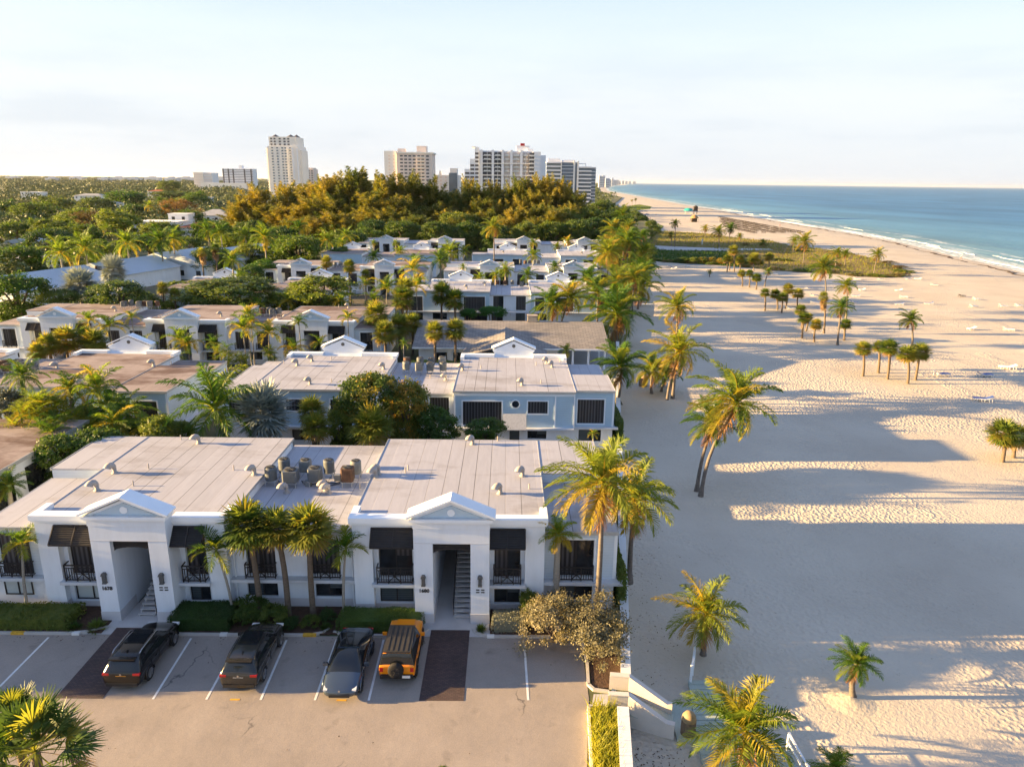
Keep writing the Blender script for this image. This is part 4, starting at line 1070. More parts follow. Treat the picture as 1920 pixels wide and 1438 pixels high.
for x in (-10,-7.5): MB().box(x,x+1.6,99.33,99.4,.9,2.1).build('window', M['glass'], t)
MB().box(-13.2,14.6,98.33,98.4,2.8,3.02).build('fascia', M['trim'], rf)
tag(MB().prism([(7.4,92.5),(15.2,92.5),(16.8,112),(7.4,112)],.0,.03,axis='z').build('terrace', M['concrete']), kind='structure')
def lawn_chair(loc, rz, label):
    t = empty('garden_chair', loc, label, 'chair', 'white garden chairs', rz)
    MB().box(-.3,.3,-.3,.28,.36,.40).build('seat', M['whiteplastic'], t)
    mb = MB()
    for k in range(5): mb.obox((-.24+.12*k,.36,.75),(.05,0,0),(0,.12,.36),(0,.012,-.004))
    mb.build('backrest', M['whiteplastic'], t)
    for sx in (-1,1):
        MB().box(sx*.36-.05,sx*.36+.05,-.35,.35,.58,.62).build('armrest', M['whiteplastic'], t)
        for y in (-.3,.3): MB().box(sx*.36-.03,sx*.36+.03,y-.03,y+.03,0,.58).build('leg', M['whiteplastic'], t)
lawn_chair((16.6,119,0), .4, 'white slatted garden chair nearest the pool house roof corner')
lawn_chair((17.6,121.5,0), -.5, 'white slatted garden chair in the middle beside pool house roof')
lawn_chair((18.4,126.0,0), .2, 'white slatted garden chair farthest from the pool house')
# ---------------------------------------------------------------- vehicles
def loft(st, ngl, subs=1, crown=.03, glass_top=(), mats=None, parent=None):
    """st: stations (x, zlow, zbelt, ztop, half width at belt, half width at top); ngl: station index range with side glass; glass_top: spans whose top is glass"""
    mb = MB(); n = 7
    vs = []
    for (x, zl, zb, zt, wb, wt) in st:
        half = [(wb*.80, zl), (wb*.97, zl+.08), (wb*1.0, zl+(zb-zl)*.55), (wb*.975, zb), (wt, zt-.02), (wt*.72, zt+crown*.6), (0, zt+crown)]
        vs += [(x, y, z) for y, z in half] + [(x, -y, z) for y, z in reversed(half[:-1])]
    k = 2*n-1
    for i in range(len(st)-1):
        for j in range(k-1):
            jj = j if j < n-1 else k-2-j
            m = 0
            if jj == 3 and ngl[0] <= i < ngl[1]: m = 1
            if jj >= 4 and i in glass_top: m = 1
            if jj == 3 and i in glass_top: m = 1
            mb.add([vs[i*k+j], vs[i*k+j+1], vs[(i+1)*k+j+1], vs[(i+1)*k+j]], [(0,1,2,3)], m, True)
    mb.add(vs[:k], [tuple(range(k))], 0, True); mb.add(vs[-k:], [tuple(range(k-1,-1,-1))], 0, True)
    o = mb.build('body', mats, parent)
    # weld the strips so that the subdivision sees one skin
    import bmesh
    bm = bmesh.new(); bm.from_mesh(o.data); bmesh.ops.remove_doubles(bm, verts=bm.verts, dist=1e-4); bmesh.ops.recalc_face_normals(bm, faces=bm.faces)
    cl = bm.edges.layers.float.new('crease_edge')
    for e in bm.edges:
        if len(e.link_faces) == 2 and e.link_faces[0].material_index != e.link_faces[1].material_index: e[cl] = .6
    bm.to_mesh(o.data); bm.free()
    if subs:
        md = o.modifiers.new('sub', 'SUBSURF'); md.levels = subs; md.render_levels = subs
    return o
def wheels(t, xs, y, r, wd, rim='rim', rimr=.68):
    for x in xs:
        for sg in (-1, 1):
            a = MB(); yo = sg*y; yi = sg*(y-wd)
            prof = [(r*.7, 0), (r*.94, 0.0), (r, .04), (r, wd-.04), (r*.94, wd), (r*.7, wd)]
            vs = []; n = 22
            for rr, d in prof:
                for j in range(n): q = 2*math.pi*j/n; vs.append((x+rr*math.cos(q), yo - sg*d, r+rr*math.sin(q)))
            fs = [(i*n+j, i*n+(j+1)%n, (i+1)*n+(j+1)%n, (i+1)*n+j) for i in range(len(prof)-1) for j in range(n)]
            a.add(vs, fs, 0, True); a.add(vs[:n], [tuple(range(n))]); a.add(vs[-n:], [tuple(range(n-1,-1,-1))])
            w = a.build('wheel', M['tyre'], t)
            b = MB(); b.disc((x, yo+sg*.004, r), r*rimr, 'y', .012, 20); 
            for k in range(5):
                q = 2*math.pi*k/5+.3; b.bar((x, yo+sg*.014, r), (x+math.cos(q)*r*rimr*.95, yo+sg*.014, r+math.sin(q)*r*rimr*.95), .07, .012)
            b.build('rim', M[rim], w)
def arches(t, xs, y, r, m='cartrim'):
    mb = MB()
    for x in xs:
        for sg in (-1, 1):
            pts = [(x+r*math.cos(q), sg*y, r*.86+r*math.sin(q)) for q in [math.pi*k/12 for k in range(13)]]
            mb.tube(pts, .045, 6)
            mb.disc((x, sg*(y-.012), r*.88), r*.98, 'y', .02, 22)
    mb.build('wheel_arch', M[m], t)
def lamps(t, name, boxes, m):
    for b in boxes: MB().box(*b).build(name, M[m], t)
def mirrors(t, x, y, z, m):
    for sg in (-1, 1):
        MB().obox((x, sg*(y+.10), z), (.06,0,0), (0,.12,0), (0,0,.08)).build('wing_mirror', M[m], t)
def suv(label, loc, rz, paint, rails, plate, silver_roof_rear=False, L=4.92, W=.98):
    t = empty('parked_car', loc, label, 'car', 'cars parked in the bays', rz)
    st = [(-2.46,.46,.80,.84,.86,.78),(-2.41,.34,1.00,1.06,.94,.86),(-2.34,.30,1.08,1.13,.97,.86),(-2.02,.28,1.11,1.62,.98,.70),(-1.7,.28,1.11,1.70,.98,.69),(-.9,.28,1.09,1.74,.98,.69),(.0,.28,1.06,1.74,.98,.68),(.42,.28,1.05,1.67,.98,.66),(1.22,.28,1.04,1.09,.98,.80),(1.85,.30,.99,1.04,.97,.78),(2.28,.34,.87,.92,.91,.70),(2.46,.40,.70,.74,.78,.58)]
    loft(st, (2,8), 1, .03, (2,7), [M[paint], M['carglass']], t)
    sr = MB(); sr.prism([(-.85,-.52),(.30,-.50),(.30,.50),(-.85,.52)], 1.735, 1.795, axis='z'); sr.build('glass_roof', M['carglass'], t)
    sp = MB(); sp.obox((-2.06,0,1.67),(.14,0,-.02),(0,.66,0),(.005,0,.035)); sp.build('roof_spoiler', M[paint], t)
    if rails:
        for sg in (-1,1): MB().tube([(-1.7,sg*.70,1.72),(-1.5,sg*.705,1.80),(.1,sg*.695,1.80),(.35,sg*.68,1.71)], .025, 6).build('roof_rail', M['chrome'], t)
    else:
        for sg in (-1,1): MB().tube([(-1.9,sg*.70,1.66),(-1.5,sg*.705,1.74),(.1,sg*.695,1.745),(.38,sg*.675,1.68)], .02, 6).build('roof_rail', M['cartrim'], t)
    wheels(t, (-1.42,1.50), .985, .38, .25); arches(t, (-1.42,1.50), .965, .44, paint)
    for sg in (-1,1):
        MB().obox((-2.36,sg*.78,.99),(.08,0,0),(0,.17,0),(0,0,.055)).build('tail_lamp', M['redlamp'], t)
        MB().obox((2.30,sg*.68,.80),(.10,0,0),(0,.2,0),(0,0,.06)).build('headlamp', M['clearlamp'], t)
        MB().tube([(-2.1,sg*.975,1.09),(1.15,sg*.965,1.035)],.012,4).build('window_trim', M['chrome' if not rails else 'cartrim'], t)
        for x in (-.62,.62): MB().box(x-.09,x+.09,sg*.985-.015,sg*.985+.015,.86,.89).build('door_handle', M[paint], t)
        for x in (-1.15,-.25,.95): MB().box(x-.008,x+.008,sg*.975-.012,sg*.975+.012,.42,1.0).build('door_gap', M['cartrim'], t)
    MB().box(-2.445,-2.405,-.26,.26,.78,.92).build('number_plate', M[plate], t)
    MB().box(-2.49,-2.38,-.80,.80,.34,.52).build('rear_bumper', M['cartrim' if rails else paint], t)
    MB().disc((-2.45,0,1.0),.05,'x',.02,12).build('badge', M['chrome'], t)
    MB().prism([(-1.62,1.75),(-1.42,1.75),(-1.60,1.84)],-.02,.02).build('roof_aerial', M['cartrim'], t)
    mirrors(t, .98, .98, 1.10, paint)
    return t
suv('black SUV with silver roof rails and amber plate, parked partly over the brick strip', (-19.55,33.95,.012), R(90), 'carblack', True, 'plateY')
suv('bronze grey SUV with dark glass roof, second car from the brick strip', (-13.55,33.9,.012), R(90), 'cargrey', False, 'plateW')
# sedan, nose towards the camera
t = empty('parked_car', (-8.25,33.25,.012), 'slate blue glass-roofed sedan parked nose out beside the orange off-roader', 'car', 'cars parked in the bays', R(-90))
st = [(-2.38,.46,.86,.90,.78,.66),(-2.25,.34,.99,1.03,.88,.74),(-1.75,.28,1.0,1.07,.93,.74),(-1.1,.26,.99,1.27,.94,.62),(-.45,.26,.97,1.41,.94,.58),(.15,.26,.95,1.42,.94,.58),(.50,.26,.93,1.35,.94,.57),(1.30,.26,.89,.94,.94,.72),(1.8,.28,.80,.85,.91,.68),(2.2,.30,.67,.71,.84,.60),(2.38,.36,.55,.58,.70,.46)]
loft(st, (2,7), 1, .03, (2,3,4,5,6), [M['carblue'], M['carglass']], t)
wheels(t, (-1.42,1.46), .945, .35, .23, 'rimd'); arches(t, (-1.42,1.46), .925, .40, 'carblue')
for sg in (-1,1):
    MB().obox((2.13,sg*.70,.66),(.13,0,-.03),(0,.10,0),(0,0,.035)).build('headlamp', M['clearlamp'], t)
    MB().obox((-2.3,sg*.6,.88),(.06,0,0),(0,.22,0),(0,0,.05)).build('tail_lamp', M['redlamp'], t)
    MB().tube([(-1.6,sg*.93,1.02),(-.4,sg*.90,1.0),(1.2,sg*.92,.91)],.01,4).build('window_trim', M['chrome'], t)
    for x in (-.95,.0,.95): MB().box(x-.008,x+.008,sg*.935-.012,sg*.935+.012,.36,.90).build('door_gap', M['cartrim'], t)
MB().box(2.30,2.42,-.5,.5,.36,.46).build('lower_grille', M['cartrim'], t)
MB().disc((2.34,0,.66),.05,'x',.02,12).build('badge', M['chrome'], t)
MB().box(-.02,.02,-.57,.57,1.40,1.452).build('roof_bar', M['carblue'], t)
mirrors(t, .72, .93, .98, 'carblue')
t.scale = (1.06, 1.04, 1.03)
# off-roader, spare wheel towards the camera
t = empty('parked_car', (-5.55,34.25,.012), 'bright orange off-roader with ribbed grey hardtop and spare wheel on its tailgate', 'car', 'cars parked in the bays', R(90))
st = [(-2.10,.52,1.06,1.10,.90,.88),(-2.06,.46,1.10,1.16,.93,.88),(-2.04,.46,1.11,1.18,.93,.86),(-1.94,.46,1.11,1.80,.95,.72),(-1.4,.46,1.11,1.85,.95,.71),(-.2,.46,1.11,1.86,.95,.70),(.42,.46,1.11,1.82,.95,.69),(.70,.46,1.11,1.20,.95,.82),(1.2,.46,1.11,1.17,.93,.84),(2.0,.48,1.08,1.13,.92,.84),(2.12,.52,1.0,1.04,.90,.82),(2.15,.6,.8,.82,.88,.8)]
o = loft(st, (2,7), 0, .015, (2,6), [M['carorange'], M['carglass']], t)
md = o.modifiers.new('bev', 'BEVEL'); md.width = .035; md.segments = 2; md.limit_method = 'ANGLE'; md.angle_limit = R(25)
ht = MB(); ht.prism([(-1.96,-.72),(.40,-.70),(.40,.70),(-1.96,.72)], 1.845, 1.905, axis='z')
for y in (-.52,-.26,0.,.26,.52): ht.box(-1.9,.25,y-.05,y+.05,1.905,1.925)
ht.box(-.72,-.69,-.70,.70,1.905,1.912); hto = ht.build('hardtop', M['cartop'], t)
wheels(t, (-1.33,1.42), .975, .42, .28, 'rimd', .58); arches(t, (-1.33,1.42), .935, .50)
for sg in (-1,1):
    MB().box(-2.14,-2.06,sg*.80-.09,sg*.80+.09,.82,1.06).build('tail_lamp', M['redlamp'], t)
    MB().disc((2.13,sg*.66,.92),.12,'x',.06,16).build('headlamp', M['clearlamp'], t)
    for x in (-.95,-.05,.85): MB().box(x-.008,x+.008,sg*.93-.012,sg*.93+.012,.5,1.08).build('door_gap', M['cartrim'], t)
    for x in (-.75,.15): MB().box(x-.08,x+.08,sg*.94-.02,sg*.94+.02,.96,1.0).build('door_handle', M['cartrim'], t)
    MB().box(-1.1,1.05,sg*.90-.07,sg*.90+.09,.40,.47).build('side_step', M['cartrim'], t)
MB().box(-2.24,-2.08,-.86,.86,.48,.66).build('rear_bumper', M['cartrim'], t); MB().box(2.1,2.28,-.88,.88,.50,.70).build('front_bumper', M['cartrim'], t)
MB().box(-2.27,-2.235,-.72,-.30,.54,.68).build('number_plate', M['plateW'], t)
MB().box(.72,1.95,-.5,.5,1.20,1.235).build('bonnet_panel', M['carorange'], t)
sp = MB(); vs = []; n = 24; prof = [(.2,0),(.38,0),(.41,.04),(.41,.22),(.38,.26),(.2,.26)]
for rr, d in prof:
    for j in range(n): q = 2*math.pi*j/n; vs.append((-2.12-d, .02+rr*math.cos(q), 1.0+rr*math.sin(q)))
sp.add(vs, [(i*n+j, i*n+(j+1)%n, (i+1)*n+(j+1)%n, (i+1)*n+j) for i in range(len(prof)-1) for j in range(n)], 0, True); sp.add(vs[-n:], [tuple(range(n))])
spo = sp.build('spare_wheel', M['tyre'], t)
sr = MB(); sr.disc((-2.385,.02,1.0),.23,'x',.02,20)
for k in range(6): q = math.pi*k/3; sr.bar((-2.40,.02,1.0),(-2.40,.02+.24*math.cos(q),1.0+.24*math.sin(q)),.06,.02)
sr.build('rim', M['rimd'], spo)
mirrors(t, .62, .95, 1.2, 'carorange')
# two white cars half hidden in the court
for k, (x, y, rz, lb) in enumerate(((-35.2,90.5,R(75),'white parked car glimpsed between palms left of the white cart'),(-31.4,90.8,R(20),'white low cart among palms beside the second row roof'))):
    t = empty('parked_car', (x,y,.02), lb, 'car', None, rz)
    st = [(-2.2,.42,.82,.86,.80,.7),(-2.05,.3,.95,1.0,.88,.74),(-1.7,.28,.97,1.04,.90,.74),(-1.1,.28,.96,1.42,.90,.6),(.2,.28,.95,1.45,.90,.6),(.6,.28,.94,1.36,.90,.58),(1.3,.28,.90,.96,.90,.7),(2.0,.32,.78,.82,.84,.6),(2.2,.4,.6,.64,.7,.5)]
    loft(st, (2,6), 1, .03, (2,5), [M['carwhite'], M['carglass']], t); wheels(t, (-1.35,1.4), .90, .33, .2)

# ---------------------------------------------------------------- beach furniture
def lounger_proto(fab):
    f = MB()
    for sg in (-1,1):
        f.tube([(-1.0,sg*.33,.62),(-.55,sg*.33,.40),(-.2,sg*.33,.30),(.3,sg*.33,.34),(.95,sg*.33,.30)], .035, 6)
        for x in (-.75,.0,.75): f.tube([(x-.16,sg*.33,.34),(x-.17,sg*.34,.02),(x+.14,sg*.34,.02),(x+.16,sg*.33,.32)], .03, 5)
    for x in (-.5,.2,.9): f.bar((x,-.33,.32),(x,.33,.32),.05)
    fo = f.build('frame', M['darkwood' if fab == 'darkwood' else 'whiteplastic'])
    c = MB(); pr = [(-1.0,.64),(-.55,.43),(-.2,.33),(.3,.37),(.95,.33)]
    for (a, b) in zip(pr, pr[1:]): c.add([(a[0],-.31,a[1]),(a[0],.31,a[1]),(b[0],.31,b[1]),(b[0],-.31,b[1]),(a[0],-.31,a[1]+.05),(a[0],.31,a[1]+.05),(b[0],.31,b[1]+.05),(b[0],-.31,b[1]+.05)],[(3,2,1,0),(4,5,6,7),(0,1,5,4),(1,2,6,5),(2,3,7,6),(3,0,4,7)])
    co = c.build('sling', M[fab])
    return fo, co
LP = {k: lounger_proto(k) for k in ('bluecloth','whiteplastic','darkwood')}
used = set()
def lounger(x, y, fab, label, group, rz=None, z=-1.0, sc=1.0):
    t = empty('sun_lounger', (x,y,z), label, 'lounger', group, (rng.uniform(-.35,.35) + (math.pi if rng.random() < .3 else 0)) if rz is None else rz)
    t.scale = sc if hasattr(sc, '__len__') else (sc,sc,sc)
    for o in LP[fab]:
        if (fab, o.name) not in used: used.add((fab, o.name)); o.parent = t
        else: inst(o, t)
lounger(63.4,100.8,'bluecloth','blue sun lounger right behind the nearest clump of fan palms','loungers on the near sand', .1, -1, 1.15)
lounger(69.6,100.7,'bluecloth','blue sun lounger with raised white back, seaward of the one by the palms','loungers on the near sand', .05, -1, 1.15)
lounger(76.1,105.5,'whiteplastic','white sun lounger lying in the shade farthest seaward of the near ones','loungers on the near sand', 2.9, -1, 1.15)
lounger(61.3,88.3,'bluecloth','nearest sun lounger, navy and white, alone on sand below the fan palms','loungers on the near sand', 2.85, -1, 1.15)
rows = [('level with the windblown coconut palm', [(89.7,136.1,'w'),(96.8,135.9,'w')]),
 ('in the row beyond the skirted fan palm', [(62.8,157.3,'w'),(71.7,166.4,'b'),(81.4,167.1,'b'),(91.1,165.4,'b'),(98.7,166.7,'b'),(107.0,163.1,'w'),(114.4,163.9,'w'),(118.7,164.9,'w')]),
 ('in the row beyond the golden coconut palm top', [(76.3,177.5,'b'),(86.7,177.6,'b'),(98.1,176.7,'w'),(114.8,174.4,'w'),(114.2,179.3,'d')]),
 ('in the row under the broad straight coconut palm', [(79.9,190,'b'),(93.1,188,'w'),(102.7,187.8,'w')]),
 ('along the sand just below the dune grass', [(67.2,209.9,'b'),(81.7,220.2,'w'),(81.8,223.1,'b'),(102.5,210.4,'w'),(109.7,211.2,'b'),(118.3,211.9,'b'),(121.1,212.2,'w'),(119.2,200.2,'b')]),
 ('on shaded sand below the green dune hedge', [(53.5,238.3,'b'),(53.6,232.4,'w'),(59.4,238.9,'w')])]
for ph, L_ in rows:
    for k, (x, y, c) in enumerate(sorted(L_, key=lambda q: q[0]/q[1])):
        lounger(x, y, {'w':'whiteplastic','b':'bluecloth','d':'darkwood'}[c], f'{dict(w="white",b="blue and white",d="dark")[c]} lounger, {ORD[k]} from left {ph}', 'sun loungers scattered on the open sand', None, -1, .95)
for k in range(6):
    for j in range(52):
        y = 412 + j*3.7 + k*2; x = 139 + k*6.2 + .02*(y-420) + rng.uniform(-.4,.4)
        if y > 475 + 26*k or rng.random() < .06: continue
        lounger(x, y, 'darkwood', f'dark sunbed in the {ORD[5-k]} long row from the sea on the far sand', f'far sunbeds, {ORD[5-k]} row from the sea', R(-8)+rng.uniform(-.2,.2), -1.0, (1.3,1.5,1.9))
for o in [p for v in LP.values() for p in v]:
    if o.parent is None: bpy.data.objects.remove(o)
def parasol(x, y, m, r, h, label, z=-1.):
    t = empty('parasol', (x,y,z), label, 'parasol', 'parasols on the far beach')
    MB().tube([(x,y,z),(x,y,z+h)], .05, 6).build('pole', M['whitepaint'], t)
    MB().lathe([(r,z+h*.74),(r*.98,z+h*.78),(r*.5,z+h*.92),(.03,z+h*1.0)], 10, (x,y)).build('canopy', M[m], t)
for k, (x, y) in enumerate(((106,577),(111,590),(118,652),(113,640),(122,655),(109,604))):
    parasol(x, y, 'bluecanvas', 2.4, 3.0, f'dark parasol, {ORD[k]} nearest of the cluster by the far dune edge')
t = empty('beach_tent', (163.3,668,-1), 'teal beach tent beside the dark tower hut', 'tent')
MB().lathe([(4.4,2.0),(4.2,2.6),(2.6,3.8),(.1,4.4)], 12, (163.3,668)).build('canopy', M['teal'], t)
for a in range(4): q = a*math.pi/2+.4; MB().tube([(163.3+3.6*math.cos(q),668+3.6*math.sin(q),-1),(163.3+3.6*math.cos(q),668+3.6*math.sin(q),2.3)],.08,5).build('pole', M['whitepaint'], t)
t = empty('lifeguard_hut', (170,669,-1), 'dark narrow lifeguard hut on legs beside the teal tent', 'hut')
MB().box(168.3,171.7,667.5,670.5,1.6,5.0).build('cabin', M['darkwood'], t); MB().prism([(167.8,5.0),(172.2,5.0),(170,6.6)],667,671).build('roof', M['darkwood'], t)
for x in (168.6,171.4):
    for y in (667.8,670.2): MB().box(x-.12,x+.12,y-.12,y+.12,-1,1.6).build('leg', M['darkwood'], t)
t = empty('thatched_hut', (134,529,-1), 'brown thatched beach hut near the start of the sunbed rows', 'hut')
MB().lathe([(3.2,1.7),(3.0,2.1),(1.6,3.5),(.1,4.3)], 14, (134,529)).build('thatched_roof', M['thatch'], t)
MB().box(132.2,135.8,527.6,530.4,-1,1.5).build('counter', M['darkwood'], t)
for sx in (-1,1):
    for sy in (-1,1): MB().tube([(134+sx*2.3,529+sy*2,-1),(134+sx*2.3,529+sy*2,1.9)],.1,6).build('post', M['darkwood'], t)
t = empty('marker_post', (88.0,330,-1), 'short white marker post standing in the dune grass', 'post')
MB().box(87.75,88.25,329.75,330.25,-1,1.3).box(87.7,88.3,329.7,330.3,1.3,1.45).build('marker', M['whitepaint'], t)
# people on the far sand
def person(x, y, label, top='shirtw', rz=0., step=.16, z=-1.):
    t = empty('person', (x,y,z), label, 'person', 'people on the far beach', rz)
    P = {'pelvis':(0,0,.95),'waist':(0,0,1.12),'chest':(0,.01,1.34),'neck':(0,0,1.50),'head':(0,.02,1.62),'crown':(0,.01,1.74)}
    for s_, n in ((-1,'l'),(1,'r')):
        sw = step*s_
        P['hip'+n]=(s_*.10,0,.90); P['knee'+n]=(s_*.11,sw*.6+.03,.50); P['ankle'+n]=(s_*.11,sw,.09); P['toe'+n]=(s_*.12,sw+.16,.03)
        P['sho'+n]=(s_*.19,0,1.42); P['elb'+n]=(s_*.25,-sw*.4,1.14); P['wri'+n]=(s_*.25,-sw*.7+.10,.90); P['han'+n]=(s_*.24,-sw*.7+.14,.82)
    rad = {'pelvis':.15,'waist':.125,'chest':.15,'neck':.055,'head':.10,'crown':.075}
    for n in 'lr': rad.update({'hip'+n:.10,'knee'+n:.06,'ankle'+n:.042,'toe'+n:.035,'sho'+n:.065,'elb'+n:.045,'wri'+n:.032,'han'+n:.034})
    E = [('pelvis','waist'),('waist','chest'),('chest','neck'),('neck','head'),('head','crown')]
    for n in 'lr': E += [('pelvis','hip'+n),('hip'+n,'knee'+n),('knee'+n,'ankle'+n),('ankle'+n,'toe'+n),('chest','sho'+n),('sho'+n,'elb'+n),('elb'+n,'wri'+n),('wri'+n,'han'+n)]
    ks = list(P); me = bpy.data.meshes.new('body'); me.from_pydata([P[k] for k in ks], [(ks.index(a), ks.index(b)) for a, b in E], [])
    me.materials.append(M['skin']); o = bpy.data.objects.new('body', me); link(o, t)
    md = o.modifiers.new('skin', 'SKIN'); md.use_smooth_shade = True
    sv = me.skin_vertices[0].data if me.skin_vertices else None
    if sv is None:
        me.attributes  # older files keep the layer on the mesh
    else:
        for k, v in zip(ks, sv): v.radius = (rad[k], rad[k]*.85)
        sv[0].use_root = True
    sb = o.modifiers.new('sub', 'SUBSURF'); sb.levels = 1; sb.render_levels = 1
    MB().lathe([(.17,1.0),(.155,1.15),(.18,1.36),(.17,1.45),(.08,1.49)], 12).build('shirt', M[top], t)
    MB().lathe([(.19,.66),(.185,.85),(.17,1.02)], 12).build('shorts', M['shorts'], t)
    MB().lathe([(.09,1.62),(.115,1.68),(.10,1.76),(.03,1.79)], 10, (0,-.01)).build('hair', M['hair'], t)
for a in ((124,617,'person in dark shorts standing on shaded sand left of the teal tent','shorts',.3),(108.5,561,'person in red walking near the dark parasols','shirt',1.2),(173,276.3,'person in white walking along the wet edge of the sand','shirtw',2.0),(178,480,'person in red at the water edge beyond the sunbed rows','shirt',-.4),(226.9,1345,'person in white on the farthest visible sand','shirtw',.8),(214,1150,'person in red on the far sand below the glass tower','shirt',.1),(112,600,'person in white beside the dark parasols','shirtw',.9)):
    person(a[0], a[1], a[2], a[3], a[4])
